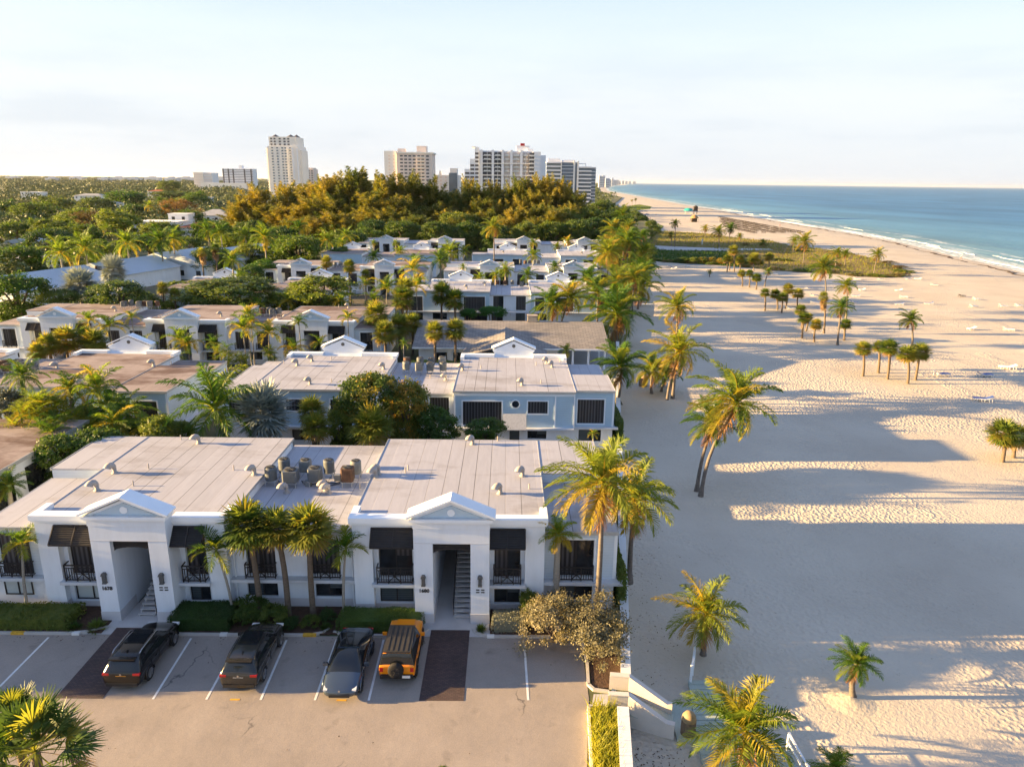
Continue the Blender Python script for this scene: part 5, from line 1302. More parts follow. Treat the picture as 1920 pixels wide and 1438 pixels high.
# trees and palms: kind, base x, base y, base z, crown x, crown z, crown radius, region, label, order from the left
PALMS = [
('coco',11.62,35.97,-1,11.58,2.08,2.49,'s1','bushy green coconut palm with short trunk on sand just beyond boardwalk end',1325),
('coco',18.85,32.62,-1,18.76,1.27,1.47,'s1','small young coconut palm on a sand mound, alone in footprinted sand',1608),
('coco',11.02,27.05,-1,11.02,1.96,2.94,'s1','big golden coconut palm spreading over the boardwalk and round bin',1400),
('coco',15.1,26.53,-1,15.09,0.19,1.2,'s1','coconut palm crown just showing at the sandy bottom edge',1568),
('coco',17.12,57.93,-1,19.48,8.11,3.86,'s1','tall leaning coconut palm, longer of the crossed pair on shaded sand',1382),
('coco',17.14,59.28,-1,18.08,5.65,2.78,'s1','leaning yellow coconut palm, shorter and rear of the crossed pair',1338),
('coco',20.11,85.86,-1,21.26,5.98,4.18,'s1','tall curved coconut palm with trunk flaring into a sand mound',1275),
('coco',21.31,87.96,-1,21.09,11.09,2.76,'s1','slender coconut palm whose tuft tops the curved palm on the sand',1271),
('coco',19.09,90.29,-1,19.01,2.46,3.18,'s1','short golden coconut palm beside the slatted barrel on sand',1224),
('coco',20.57,91.34,-1,21.24,1.49,2.38,'s1','low yellow potted-looking coconut palm right of the slatted barrel',1252),
('coco',13.41,82.42,0,13.6,4.95,3.65,'s1','leaning coconut palm rising behind the beach wall beside second building',1165),
('coco',5.5,37.4,0,5.5,9.6,3.35,'s1','large windswept coconut palm before the beach corner of front building',1131),
('coco',8.33,42.5,0,8.33,6.17,3.15,'s1','large coconut palm leaning over the wall at the front building corner',1190),
('feath',3.2,38.75,0,3.2,5.49,1.46,'s1','thin small palm before the pale blue beach wing of front building',1047),
('fan',49.94,67.21,-1,49.5,2.06,1.48,'rf','',1883),
('fan',51.84,68.42,-1,51.76,1.31,1.29,'rf','',1907),
('fan',51.62,100.29,-1,51.13,3.07,1.19,'clA','',1619),
('fan',54.84,102.3,-1,54.39,2.96,0.97,'clA','',1648),
('fan',54.43,98.8,-1,53.96,3.62,1.29,'clA','',1667),
('fan',56.06,96.44,-1,55.35,3.23,1.44,'clA','',1702),
('fan',58.27,98.5,-1,58.24,3.14,1.41,'clA','',1725),
('fan',57.46,104.36,-1,57.14,1.88,0.75,'clA','',1668),
('coco',69.74,120.53,-1,68.74,3.92,2.36,'one','windblown yellow coconut palm behind the near clump of beach fan palms',1708),
('fan',56.35,155.31,-1,55.96,2.92,1.08,'clB','',1434),
('fan',59.58,156.58,-1,58.73,2.49,1.28,'clB','',1454),
('fan',59.15,152.9,-1,59.04,2.33,1.21,'clB','',1468),
('fan',62.04,158.36,-1,62.13,3.36,1.38,'clB','',1478),
('fan',66.31,162.54,-1,66.17,1.76,1.42,'clB','',1497),
('fan',56.75,135.88,-1,56.16,2.55,1.15,'clC','',1502),
('fan',53.14,126.52,-1,53.08,2.64,1.19,'clC','',1508),
('fan',56.46,133.06,-1,56.72,1.79,0.78,'clC','',1517),
('fan',54.08,123.43,-1,54.02,2.12,1.09,'clC','',1530),
('fan',60.13,125.11,-1,59.99,1.93,1.11,'clC','',1586),
('wash',59.08,131.26,-1,58.18,5.85,1.27,'one','tall fan palm with shaggy dead brown skirt amid beach palms',1545),
('coco',57.2,121.24,-1,57.01,5.68,2.54,'one','golden coconut palm with hanging dry fronds right of skirted fan palm',1578),
('coco',69.4,155.09,-1,67.99,8.74,3.77,'one','tall broad coconut palm rising straight above the skirted fan palm',1545),
('coco',69.98,146.24,-1,69.18,6.04,2.61,'one','coconut palm with dark drooping fronds beside golden coconut palm',1588),
('fan',63.49,193.73,-1,62.97,2.51,1.12,'clD','',1391),
('fan',64.75,191.77,-1,64.44,2.77,1.11,'clD','',1405),
('fan',65.27,187.96,-1,65.12,2.16,1.35,'clD','',1419),
('coco',69.51,193.73,-1,70.08,3.15,1.57,'one','leaning small palm at the end of a row near dune grass',1441),
('fan',68.89,226.14,-1,68.5,3.13,1.43,'clE','',1363),
('fan',71.01,230.73,-1,70.85,2.43,1.19,'clE','',1369),
('fan',73.77,228.78,-1,73.41,2.66,1.58,'clE','',1388),
('fan',79.03,231.5,-1,78.76,2.96,1.86,'clE','',1414),
('fan',83.21,229.68,-1,82.86,3.46,1.58,'clE','',1442),
('fan',71.52,227.47,-1,70.62,5.6,1.82,'clE','',1375),
('coco',59.98,213.49,-1,59.97,0.55,1.1,'one','tiny palm sapling alone on shaded sand before the dune hedge',1331),
('coco',72.36,315.8,-1,72.05,9.05,2.68,'dune','',1266),
('coco',72.07,319.93,-1,71.34,4.02,2.18,'dune','',1258),
('coco',100.69,372.82,-1,100.5,3.78,2.75,'dune','',1323),
('coco',91.16,314.22,-1,90.51,6.21,4.11,'dune','',1348),
('coco',103.78,342.26,-1,104.11,5.89,3.69,'dune','',1370),
('coco',112.51,353.32,-1,112.26,1.57,2.21,'dune','',1388),
('coco',111.35,316.89,-1,111.13,1.14,2.71,'dune','',1431),
('coco',103.74,253.77,-1,103.28,6.9,4.63,'dune2','',1509),
('coco',115.38,293.21,-1,115.3,3.96,2.84,'dune2','',1490),
('coco',109.25,240.48,-1,109.24,4.21,2.89,'dune2','',1570),
('coco',116.04,248.55,-1,115.8,3.24,2.42,'dune2','',1586),
('coco',114.06,224.2,-1,114.42,5.28,2.96,'dune2','',1646),
('coco',78.73,230.58,-1,77.98,2.42,1.99,'dune2','',1411),
('coco',87.06,240.67,-1,86.53,2.56,1.71,'dune2','',1441),
('coco',7.22,111.88,0,7.1,7.34,3.51,'edge','',1035),
('coco',8.17,112.27,0,9.97,8.3,3.84,'edge','',1070),
('coco',18.6,118.6,0,18.37,5,6.39,'edge','',1157),
('coco',27.65,150.18,0,27.97,4.88,5.12,'edge','',1202),
('coco',23.36,176.33,0,23.21,4.71,5.46,'edge','',1129),
('coco',33.32,220.44,0,32.9,4.21,7.44,'edge','',1155),
('coco',23.16,150,0,23.16,5.66,5.33,'edge','',1159),
('coco',31.5,170,0,31.5,6.69,5.01,'edge','',1202),
('coco',30.37,160,0,30.37,6.53,4.25,'edge','',1208),
('coco',56.73,375.48,0,56.52,3.87,9.26,'edge','',1159),
('coco',56.78,343.58,0,56.62,2.89,6.5,'edge','',1178),
('coco',48,265.05,0,47.56,4.5,5.42,'edge','',1197),
('coco',32.72,205,0,32.72,9.21,5.99,'edge','',1170),
('coco',27.29,200,0,27.29,6.94,4.98,'edge','',1137),
('adon',-28.83,38.45,0,-28.4,4.94,1.57,'one','small feather palm at the leftmost end of front building hedge',40),
('adon',-16.29,38.11,0,-16.9,4.81,1.69,'one','leaning yellow feather palm beside the three cabbage palms out front',404),
('fan',-14.72,38.41,0,-15.07,5.95,1.75,'front','',463),
('fan',-13.01,38.21,0,-13.3,5.89,1.43,'front','',518),
('fan',-11.5,38.23,0,-11.38,5.9,1.8,'front','',580),
('adon',-9.66,38.2,0,-9.31,4.97,1.56,'one','slim feather palm right of the three cabbage palms out front',648),
('fanx',-17.23,22,0,-17.23,5.03,1.93,'one','bushy green cabbage palm crown in the bottom corner beside the drive',66),
('fanx',-19.02,23.5,0,-19.02,5.01,1.29,'one','spiky fan palm tuft behind the bushy corner palm beside the drive',25),
('fan',-2.57,26,0,-2.57,0.29,0.38,'one','tip of a small fan palm at the bottom edge of the drive',832),
('areca',-39.42,57,0,-39.42,7.59,2.73,'courtAB','',52),
('areca',-39.18,59,0,-39.18,7.79,2.72,'courtAB','',85),
('areca',-36.35,55,0,-36.35,6.08,2.4,'courtAB','',100),
('areca',-36.63,58,0,-36.63,5.9,2.34,'courtAB','',135),
('areca',-34.88,57.5,0,-34.88,5.23,2.06,'courtAB','',170),
('feath',-35.29,60,0,-35.29,8.16,2.67,'one','upright green feather palm before the brown flat roof',182),
('feath',-33.85,61.5,0,-33.85,5.37,2.57,'one','dark drooping feather palm before the dark window of brown-roofed building',238),
('feath',-24.29,57.5,0,-24.29,7.45,4.36,'one','largest feather palm with bright upright spear, behind front building roof',402),
('bism',-20.88,59,0,-20.88,6.31,2.84,'one','big silver-blue fan palm beside the largest feather palm',492),
('feath',-37.7,60,0,-37.7,7.99,2.12,'courtAB','',130),
('feath',-33.92,59,0,-33.92,6.65,2.01,'courtAB','',205),
('feath',-30.18,57.5,0,-30.18,5.28,1.79,'courtAB','',275),
('feath',-42.32,61,0,-42.32,8.86,2.05,'courtAB','',40),
('feath',-32.52,57,0,-32.52,5.9,2.31,'one','low feather palm left of the largest feather palm, behind front roof',215),
('fan',-17.2,61,0,-17.2,5.6,1.61,'courtF','',585),
('fan',-16.12,58,0,-16.12,5.25,1.54,'courtF','',592),
('fan',-11.27,57.5,0,-11.27,5.57,2.16,'one','round trunkless-looking fan palm in front of orange-tipped sea grape',697),
('feath',-34.53,46.5,0,-34.53,4.93,1.56,'one','small feather palm left of the front building roof',15),
('adon',7.35,57,0,7.35,5.27,0.63,'one','little potted palm behind the front building roof edge',1112),
('fan',-57.11,88,0,-57.11,5.26,1.73,'bcF','',90),
('fan',-56.02,90,0,-56.02,5.38,2.31,'bcF','',124),
('fan',-53.52,90,0,-53.52,5.82,1.63,'bcF','',160),
('fan',-51.8,89,0,-51.8,5.5,2.01,'bcF','',178),
('fan',-57.26,86,0,-57.26,4.77,1.43,'bcF','',70),
('adon',-55.69,95,0,-55.69,7.27,2.03,'bcA','',166),
('adon',-53.09,95,0,-53.09,6.65,2.41,'bcA','',204),
('adon',-50.5,96,0,-50.5,7.51,1.49,'bcA','',246),
('adon',-41.94,91,0,-41.94,5.73,2.5,'bcA','',338),
('adon',-41.24,87,0,-41.24,4.03,2.23,'bcA','',325),
('adon',-40.6,90,0,-40.6,5.41,1.94,'bcA','',352),
('adon',-34.84,96,0,-34.84,8.26,2.05,'bcA','',464),
('adon',-34.54,93,0,-34.54,6.96,2.54,'bcA','',455),
('adon',-31.24,93,0,-31.24,6.42,2.55,'bcA','',503),
('adon',-21.41,96,0,-21.41,7.83,1.68,'bcA','',652),
('adon',-27.81,92,0,-27.81,4.54,2.17,'bcA','',550),
('areca',-35.26,88,0,-35.26,5.08,2,'bcR','',420),
('areca',-33.39,89,0,-33.39,3.98,1.62,'bcR','',455),
('areca',-30.12,90,0,-30.12,4.12,1.64,'bcR','',508),
('areca',-39.96,82,0,-39.96,3.96,2.13,'bcR','',310),
('areca',-36.92,80,0,-36.92,3.88,1.83,'bcR','',345),
('fan',-18.88,103,0,-18.88,6.74,2.41,'pcF','',705),
('fan',-16.81,98,0,-16.81,5.05,2.13,'pcF','',722),
('fan',-15.78,104,0,-15.78,4.86,2.25,'pcF','',748),
('fan',-14.16,106,0,-14.16,4.97,1.91,'pcF','',772),
('fan',-9.64,95,0,-9.64,5.97,1.72,'phF','',815),
('fan',-6.85,95,0,-6.85,6.29,1.86,'phF','',854),
('adon',-13.4,92,0,-13.4,5.05,0.97,'one','little feather palm beside the pool house hedge',757),
('adon',8.13,95,0,8.13,3.74,1.44,'one','small palm at the open end of the pool house',1062),
('fan',-17.14,118,0,-17.14,6.72,2.53,'cdF','',755),
('fan',-17.22,122,0,-17.22,7.91,2.17,'cdF','',760),
('fan',-11.27,124,0,-11.27,6.77,2.43,'cdF','',828),
('fan',-8.93,122,0,-8.93,6,2.4,'cdF','',852),
('adon',-21.7,130,0,-21.7,7.2,3.25,'cdA','',725),
('adon',-18.1,140,0,-18.1,9.46,3.48,'cdA','',775),
('adon',-15.9,126,0,-15.9,8.29,3.15,'cdA','',780),
('adon',-27.99,121,0,-27.99,4.77,1.64,'cdA','',640),
('adon',-36.91,121,0,-36.91,6.03,2.34,'cdA','',540),
('adon',-41.23,119,0,-41.23,5.41,2.07,'cdA','',485),
('adon',-27.88,142,0,-27.88,5.99,2.46,'cdA','',685),
('fan',-61.12,128,0,-61.12,6.56,1.42,'cdL','',305),
('fan',-58.16,126,0,-58.16,5.66,1.5,'cdL','',328),
('bism',-73.38,124,0,-73.38,7.64,3.48,'one','larger and nearer silver fan palm before the long white roof',149),
('bism',-81.38,150,0,-81.38,7.06,3.3,'one','smaller silver fan palm behind the larger silver one',212),
('fan',-37.8,152,0,-37.8,8.76,1.67,'deF','',612),
('fan',-32.62,150,0,-32.62,8.16,1.76,'deF','',655),
('fan',-29.38,150,0,-29.38,6.55,1.33,'deF','',685),
('fan',-38.22,148,0,-38.22,7.24,1.31,'deF','',600),
('adon',-27.23,118,0,-27.23,6.61,2.11,'bcA','',640),
('adon',-22.15,119,0,-22.15,6.51,2.12,'bcA','',700),
('adon',-34.16,95,0,-34.16,7.29,1.85,'bcA','',470),
('adon',-24.3,92,0,-24.3,5.15,1.67,'bcA','',600),
('adon',-27.76,95,0,-27.76,7.36,1.57,'bcA','',560),
('adon',-47.18,92,0,-47.18,4.9,1.67,'bcA','',270),
('adon',-38.59,93,0,-38.59,4.77,1.69,'bcA','',400),
('feath',-5.61,150,0,-5.61,6.27,2.22,'deA','',900),
('feath',-11.87,200,0,-11.87,7.1,2.63,'deA','',870),
('feath',-34.93,190,0,-34.93,6.38,2.78,'deA','',700),
('feath',-29.41,200,0,-29.41,6.9,2.63,'deA','',750),
('feath',9.97,152,0,9.97,8.42,2.01,'deA','',1040),
('feath',8.34,235,0,8.34,6.68,2.4,'deA','',1000),
('feath',-0.33,157,0,-0.33,7.17,2.31,'deA','',948),
('feath',4.35,150,0,4.35,6.93,2.49,'deA','',990),
('feath',-2.32,152,0,-2.32,6.61,1.96,'deA','',930),
('feath',6.81,190,0,6.81,7.13,2.78,'deA','',1000),
('feath',-22.58,180,0,-22.58,6.2,3.3,'deA','',780),
('feath',-16.45,178,0,-16.45,7.13,3.59,'deA','',825),
('feath',-9.75,160,0,-9.75,7.29,1.18,'deA','',868),
('feath',-15.53,200,0,-15.53,7.06,4.02,'deA','',845),
('wash',-62.79,150,0,-62.79,10.65,1.31,'wsh','',378),
('wash',-59.96,150,0,-59.96,11.65,1.31,'wsh','',403),
('feath',-52.79,140,0,-52.79,10.59,3.08,'lw','',436),
('feath',-50.94,138,0,-50.94,7.29,2.24,'lw','',450),
('feath',-62.97,190,0,-62.97,11.24,4.69,'lw','',495),
('feath',-53.06,215,0,-53.06,8.81,4.38,'lw','',612),
('feath',-100.94,165,0,-100.94,9.27,4.57,'lw','',112),
('feath',-98.05,170,0,-98.05,9.82,5.2,'lw','',159),
('feath',-96.05,185,0,-96.05,9.89,4.84,'lw','',237),
('feath',-87.39,185,0,-87.39,10.65,5.11,'lw','',301),
('feath',-88.69,195,0,-88.69,10.17,4.25,'lw','',325),
('feath',-93.69,230,0,-93.69,10,4.66,'lw','',389),
('feath',-87.8,225,0,-87.8,9.9,4.24,'lw','',413),
('feath',-82.04,230,0,-82.04,8.5,4.01,'lw','',460),
('feath',-52.55,240,0,-52.55,8.15,4.18,'lw','',650),
('feath',-53.29,235,0,-53.29,5.97,2.4,'lw','',640),
('feath',-42.48,232,0,-42.48,6.33,1.69,'lw','',700),
('feath',-35.84,235,0,-35.84,6.17,1.71,'lw','',742),
('feath',-73.71,260,0,-73.71,9.28,4.14,'lw','',560),
('feath',-261.08,420,0,-261.08,9.42,4.22,'lw','',85),
('feath',-307.02,460,0,-307.02,9.24,3.95,'lw','',20),
('feath',-202.51,420,0,-202.51,10.11,4.22,'lw','',280),
('feath',-224.17,480,0,-224.17,11.34,4.13,'lw','',300),
('feath',-164.62,380,0,-164.62,7.81,3.83,'lw','',350),
('feath',-156.37,300,0,-156.37,7,3.9,'lw','',230),
('feath',-152.27,280,0,-152.27,6.18,3.24,'lw','',200),
('feath',-193.08,300,0,-193.08,6.57,3.9,'lw','',60),
('coco',23.46,168,0,23.46,10.43,4.67,'edge','',1142),
('coco',33.05,200,0,33.05,10.5,4.96,'edge','',1178),
('coco',16.32,128,0,16.32,6.96,4.18,'edge','',1122),
('coco',24.77,140,0,24.77,7.89,3.73,'edge','',1190),
('coco',46.83,300,0,46.83,13.2,5.2,'edge','',1168),
('coco',34.58,240,0,34.58,10.87,4.88,'edge','',1150),
('coco',38.55,205,0,38.55,7.23,4.2,'edge','',1208),
('coco',15.97,140,0,15.97,7.79,3.52,'edge','',1105),
('coco',-3.64,196,0,-3.64,13.88,3.69,'one','lone tall thin coconut palm before the dark wood, above white roofs',926),
('coco',18.64,225,0,18.64,8.09,2.3,'wood_end','',1065),
('coco',15.2,222,0,15.2,6.69,1.95,'wood_end','',1045),
('coco',40.6,245,0,40.6,11.5,3.56,'wood_end','',1180),
('coco',43.36,235,0,43.36,9.61,3.08,'wood_end','',1205),
('coco',56.93,420,0,56.93,11.13,2.42,'wood_end','',1140),
('coco',61.32,430,0,61.32,12.03,2.48,'wood_end','',1150),
('coco',150.1,894.69,-1,149.74,5.24,2.25,'fars','',1185),
('coco',154.92,896.5,-1,154.48,6.5,2.58,'fars','',1192),
]
# kind, x, y, crown centre z, radius, half height, region, label, order from the left
TREES = [
('grape',-12.41,61,7.14,2.54,2.26,'one','rounded tree with orange-tipped leaves hiding the second building wall',685),
('grape',-8.95,62,6.07,2.02,2.02,'one','darker rounded tree right of the orange-tipped tree',762),
('bush',-6.19,61,4.31,2,1.72,'one','leafy shrub under the large black-shuttered window of blue wall',818),
('bush',-2.06,61.5,3.88,1.83,1.06,'one','low leafy shrub beside the small metal canopy on blue wall',905),
('bush',-14.79,60.5,4.4,1.18,1.89,'one','dark shrub left of the round fan palm, behind the front roof',635),
('bush',1.52,37.9,1.09,0.7,0.83,'one','small bright green tree beside the right entrance of front building',992),
('silver',2.81,36,1.25,1.65,1.47,'one','spreading silvery tan shrub tree, half nearer the entrance',1036),
('silver',5.26,34.6,1.47,1.77,1.65,'one','silvery tan shrub tree overhanging the empty parking bay by beach wall',1122),
('bush',7.24,40,0.36,0.34,1.14,'one','narrow dark shrub squeezed between front building and beach wall',1160),
('silverd',-43.5,60,5.75,1.95,2.32,'one','dull grey-leaved shrub tree at the far left behind front building',12),
('bush',-34.31,52,4.98,1.88,1.64,'one','dense yellow-green shrubbery below the feather palm clumps',110),
('bush',-41.06,60,4.3,1.87,1.59,'crt','',70),
('bush',-37.4,61,4.5,1.71,1.52,'crt','',160),
('bush',-32.21,59,4.01,1.75,1.57,'crt','',250),
('bush',-27.83,58.5,4.23,1.37,1.37,'crt','',340),
('bush',-40.3,56,4.3,1.76,1.76,'crt','',30),
('bush',-31.57,53,5.06,2,1.67,'one','dense green shrubbery left of the front building roof',190),
('bush',-28.36,56,5.36,1.58,1.58,'one','dark shrub between low feather palm and largest feather palm',300),
('tree',-31.4,123,7.34,5.47,2.73,'one','broad bright green leafy tree behind the third row roofs',606),
('tree',-35.78,123.5,6.39,2.2,2.02,'one','smaller leafy tree joined to the broad bright green tree',560),
('treed',-47.81,124,6.82,6.98,2.39,'one','long dark green tree mass behind the third row roofs',430),
('treed',-63.17,117,7.06,4.51,2.43,'one','dark green leafy tree beside the larger silver palm',222),
('tree',-80.38,118,7.07,4.8,3.14,'one','yellow-green leafy tree at far left behind third row roofs',30),
('treed',-74.21,119,5.93,3,1.77,'one','low dark green tree left of the larger silver palm',110),
('round',-57.7,200,6.86,7.01,4.67,'one','round dense bright green tree behind the small gabled roofs',556),
('dome',-406.88,900,15.28,14.11,7.7,'one','great dark dome-shaped tree standing above the far canopy',318),
('dome',-286.55,640,10.76,19.22,4.12,'one','wide flat dark tree below the great dome-shaped tree',326),
('rust',-191.57,430,7.83,11.12,6.18,'one','orange-brown leafy tree left of the white houses',332),
('round',-158.1,300,6.98,8.67,5.63,'one','round bright lime-green tree among the far palms',222),
('rust',-181.51,320,7.4,7.84,4.15,'one','brownish green tree left of the lime-green round tree',165),
('tree',-256.74,400.1,4.77,11.52,6.91,'lwf','',60),
('treed',-303.18,501.8,4.99,12.24,7.35,'lwf','',110),
('round',-189.86,284.7,4.64,7.42,4.45,'lwf','',30),
('tree',-175.49,284.7,4.81,8.24,4.95,'lwf','',100),
('treed',-278.05,501.8,5.29,12.97,7.78,'lwf','',180),
('round',-306.15,600,5.82,17.2,10.32,'lwf','',240),
('tree',-150.98,259.7,4.88,7.54,4.52,'lwf','',150),
('treed',-112.14,229.5,5.07,6.01,3.61,'lwf','',280),
('round',-127.97,192.2,4.53,6.18,3.71,'lwn','',40),
('tree',-114.21,205.6,4.82,5.7,3.42,'lwn','',190),
('treed',-96.8,220.9,5.17,5.8,3.48,'lwf','',350),
('round',-88.85,238.8,5.42,5.91,3.55,'lwf','',440),
('tree',-72.27,205.6,5.3,4.51,2.7,'lwn','',470),
('treed',-77.51,192.2,5.11,5.63,3.38,'lwn','',400),
('round',-64.78,205.6,5.39,4.51,2.7,'lwn','',520),
('tree',-62.51,138.3,4.67,3.07,1.84,'lwn','',340),
('treed',-153.32,400.1,5.99,7.5,4.5,'lwf','',420),
('round',-250.38,600,6.49,12.91,7.74,'lwf','',370),
('tree',-216.66,429.1,5.47,9.26,5.56,'lwf','',250),
('treed',-287.4,429.1,4.63,10.49,6.29,'lwf','',20),
('round',-56.37,170.1,5.12,3.5,2.1,'lwn','',500),
('tree',-56.96,160.9,5,3.08,1.85,'lwn','',470),
('treed',-79.51,259.7,5.72,6.42,3.85,'lwf','',530),
('round',-88.44,128,1.08,3.82,2.29,'lwn','',25),
('tree',-75.28,128,3.16,3.24,1.94,'lwn','',160),
('treed',-65.66,128,4.22,3.42,2.05,'lwn','',260),
('round',-62.04,128,2.82,2.86,1.72,'lwn','',300),
('tree',-55.73,129.3,4.61,3.46,2.07,'lwn','',370),
('treed',-48.16,135.2,4.78,3.41,2.05,'lwn','',470),
('round',-40.97,128,4.5,2.67,1.6,'lwn','',520),
('tree',-113.79,284.7,5.53,7.02,4.21,'lwf','',400),
('treed',-149.47,238.8,4.71,7.64,4.58,'lwf','',90),
('round',-206.29,352.4,5,9.66,5.79,'lwf','',140),
('tree',-134.37,284.7,5.29,7.43,4.46,'lwf','',300),
('treed',-153.05,352.4,5.63,8.14,4.88,'lwf','',350),
('round',-75.46,229.5,5.49,5.02,3.01,'lwf','',500),
('tree',-46.77,205.6,5.59,3.01,1.8,'lwn','',640),
('treed',-52.75,248.8,5.93,5.07,3.04,'lwf','',660),
('round',-82.46,315,6.15,7.75,4.65,'lwf','',590),
('tree',-112.42,352.4,6.1,8.65,5.19,'lwf','',510),
('treed',-104.28,299,5.77,6.5,3.9,'lwf','',470),
('round',-68.46,284.7,6.06,6.2,3.72,'lwf','',620),
('tree',-49.36,259.7,6.07,5.29,3.17,'lwf','',690),
('treed',-50.14,274.8,7.31,5.98,4.78,'we','',700),
('bush',-37.32,268.4,7.11,5.85,4.68,'we','',760),
('treed',-25.33,265.2,7.08,5.78,4.62,'we','',820),
('treed',-13.94,268.4,7.38,5.85,4.68,'we','',880),
('bush',-19.52,294,8.94,6.39,5.11,'we','',860),
('treed',-4.09,262,7.18,4.95,3.96,'we','',930),
('treed',6.46,265.2,7.45,5.4,4.32,'we','',985),
('bush',17.26,268.4,7.74,5.46,4.37,'we','',1040),
('treed',25.35,271.6,8.01,5.92,4.74,'we','',1080),
('treed',34,278,8.49,5.65,4.52,'we','',1120),
('bush',33.23,310,10.87,6.73,5.38,'we','',1100),
('treed',41.79,306.8,10.69,5.77,4.62,'we','',1140),
('treed',23.67,302,10.08,6.56,5.25,'we','',1060),
('bush',45.46,294,9.71,4.69,3.75,'we','',1165),
('treed',43.48,338.8,13.88,5.37,4.3,'we','',1130),
('treed',47.84,318,11.77,4.14,3.31,'we','',1160),
('bush',43.57,262,7.73,3.81,3.05,'we','',1180),
('treed',38.77,222,6.48,2.92,2.34,'we','',1190),
('treed',41.34,214,6.44,2.51,2.01,'we','',1215),
('bush',37.98,238,6.78,3.13,2.5,'we','',1170),
('casu',-8.76,328,23.22,4.69,0,'casu','',915),
('casu',-1.7,326,21.07,4.67,0,'casu','',945),
('casu',5.32,330,23.83,4.24,0,'casu','',975),
('casu',11.12,328,25.27,4.21,0,'casu','',1000),
('casu',19.52,328,26.27,4.21,0,'casu','',1036),
('casu',24.61,326,23.64,4.19,0,'casu','',1058),
('casu',-16.81,325,22.03,4.65,0,'casu','',880),
('casu',-23.72,324,20.38,4.64,0,'casu','',850),
('casu',27.7,322,18.79,4.16,0,'casu','',1072),
('casu',-28.19,322,19.69,4.61,0,'casu','',830),
('casu',-12.92,315,18.46,4.52,0,'casu','',895),
('casu',-3.86,314,17.28,4.51,0,'casu','',935),
('casu',7.4,314,18.73,4.51,0,'casu','',985),
('casu',17.54,314,18.85,4.51,0,'casu','',1030),
('casu',-114.43,330,16.93,6.15,0,'casu','',468),
('casu',-106.52,330,21.58,6.12,0,'casu','',500),
('casu',-100.85,335,23.22,5.25,0,'casu','',530),
('casu',-92.38,330,22.21,5.65,0,'casu','',560),
('casu',-85.26,330,23.43,6.12,0,'casu','',590),
('casu',-79.51,328,25.08,5.14,0,'casu','',612),
('casu',-72.2,325,27.38,6.01,0,'casu','',640),
('casu',-67.06,325,28.78,5.54,0,'casu','',662),
('casu',-60.64,325,27.97,6,0,'casu','',690),
('casu',-54.42,322,26.69,5.5,0,'casu','',715),
('casu',-50.48,326,26.32,5.57,0,'casu','',735),
('casu',-43.93,324,26.83,6.46,0,'casu','',762),
('casu',-37.29,322,25.13,5.51,0,'casu','',790),
('casu',-31.9,325,22.52,5.11,0,'casu','',815),
('casu',-115.44,320,13.12,4.6,0,'casu','',450),
('casu',-106.64,318,14.4,5.02,0,'casu','',485),
('casu',-97.73,315,14.6,4.98,0,'casu','',520),
('casu',-87.85,312,14.81,5.38,0,'casu','',560),
('casu',-78.77,312,17.09,5.82,0,'casu','',600),
('casu',-69.33,310,18.33,5.77,0,'casu','',640),
('casu',-60.02,308,19.55,6.17,0,'casu','',680),
('casu',-50.92,306,18.63,6.14,0,'casu','',720),
('casu',-42.04,305,17.7,5.69,0,'casu','',760),
('casu',-33.34,305,15.68,5.7,0,'casu','',800),
('casu',-44.57,292,13.9,5.47,0,'casu','',740),
('casu',-52.61,290,13.88,5.01,0,'casu','',700),
('casu',-25.74,320,18.65,4.59,0,'casu','',840),
('casu',-18.99,322,16.89,3.7,0,'casu','',870),
('casu',-15.17,330,25.4,3.53,0,'casu','',888),
('casu',-10.9,322,18.78,4.16,0,'casu','',905),
('casu',-4.82,330,24.39,3.53,0,'casu','',932),
('casu',2.93,325,22.94,4.18,0,'casu','',965),
('casu',7.46,322,26.12,3.9,0,'casu','',985),
('casu',12,318,21.34,4.55,0,'casu','',1005),
('casu',16.35,326,27.57,4.64,0,'casu','',1023),
('casu',21.26,322,25.4,4.14,0,'casu','',1045),
('casu',26.39,325,23.66,4.18,0,'casu','',1066),
('casu',29.28,320,21.08,3.67,0,'casu','',1080),
('casu',-24.19,300,13.84,4.76,0,'casu','',840),
('casu',-15.45,298,12.97,4.73,0,'casu','',880),
('casu',-6.81,296,14.2,4.69,0,'casu','',920),
('casu',1.71,296,14.92,4.69,0,'casu','',960),
('casu',10.21,296,16.47,4.69,0,'casu','',1000),
('casu',18.76,296,15.54,5.12,0,'casu','',1040),
('casu',27.43,310,16.24,4.46,0,'casu','',1075),
('casu',-18.9,285,11.46,4.12,0,'casu','',860),
('casu',-0.36,282,11.43,4.08,0,'casu','',950),
('casu',11.88,282,11.57,4.08,0,'casu','',1010),
('casu',-64.05,285,12.94,5.34,0,'casu','',640),
('casu',-77.22,288,11.65,4.98,0,'casu','',580),
('casu',-86.18,290,10.43,4.19,0,'casu','',540),
('casu',-34.97,282,12.41,4.48,0,'casu','',780),
]
# ---------------------------------------------------------------- plants
def unit(v): return v/np.maximum(np.linalg.norm(v, axis=-1, keepdims=True), 1e-9)
def strip_quads(P, Wd, hw):
    """P (N,K,3) polylines, Wd (N,K,3) width direction, hw (N,K) half widths -> quads"""
    A = P + Wd*hw[...,None]; B = P - Wd*hw[...,None]
    return np.stack([A[:,:-1], B[:,:-1], B[:,1:], A[:,1:]], axis=2).reshape(-1,4,3)

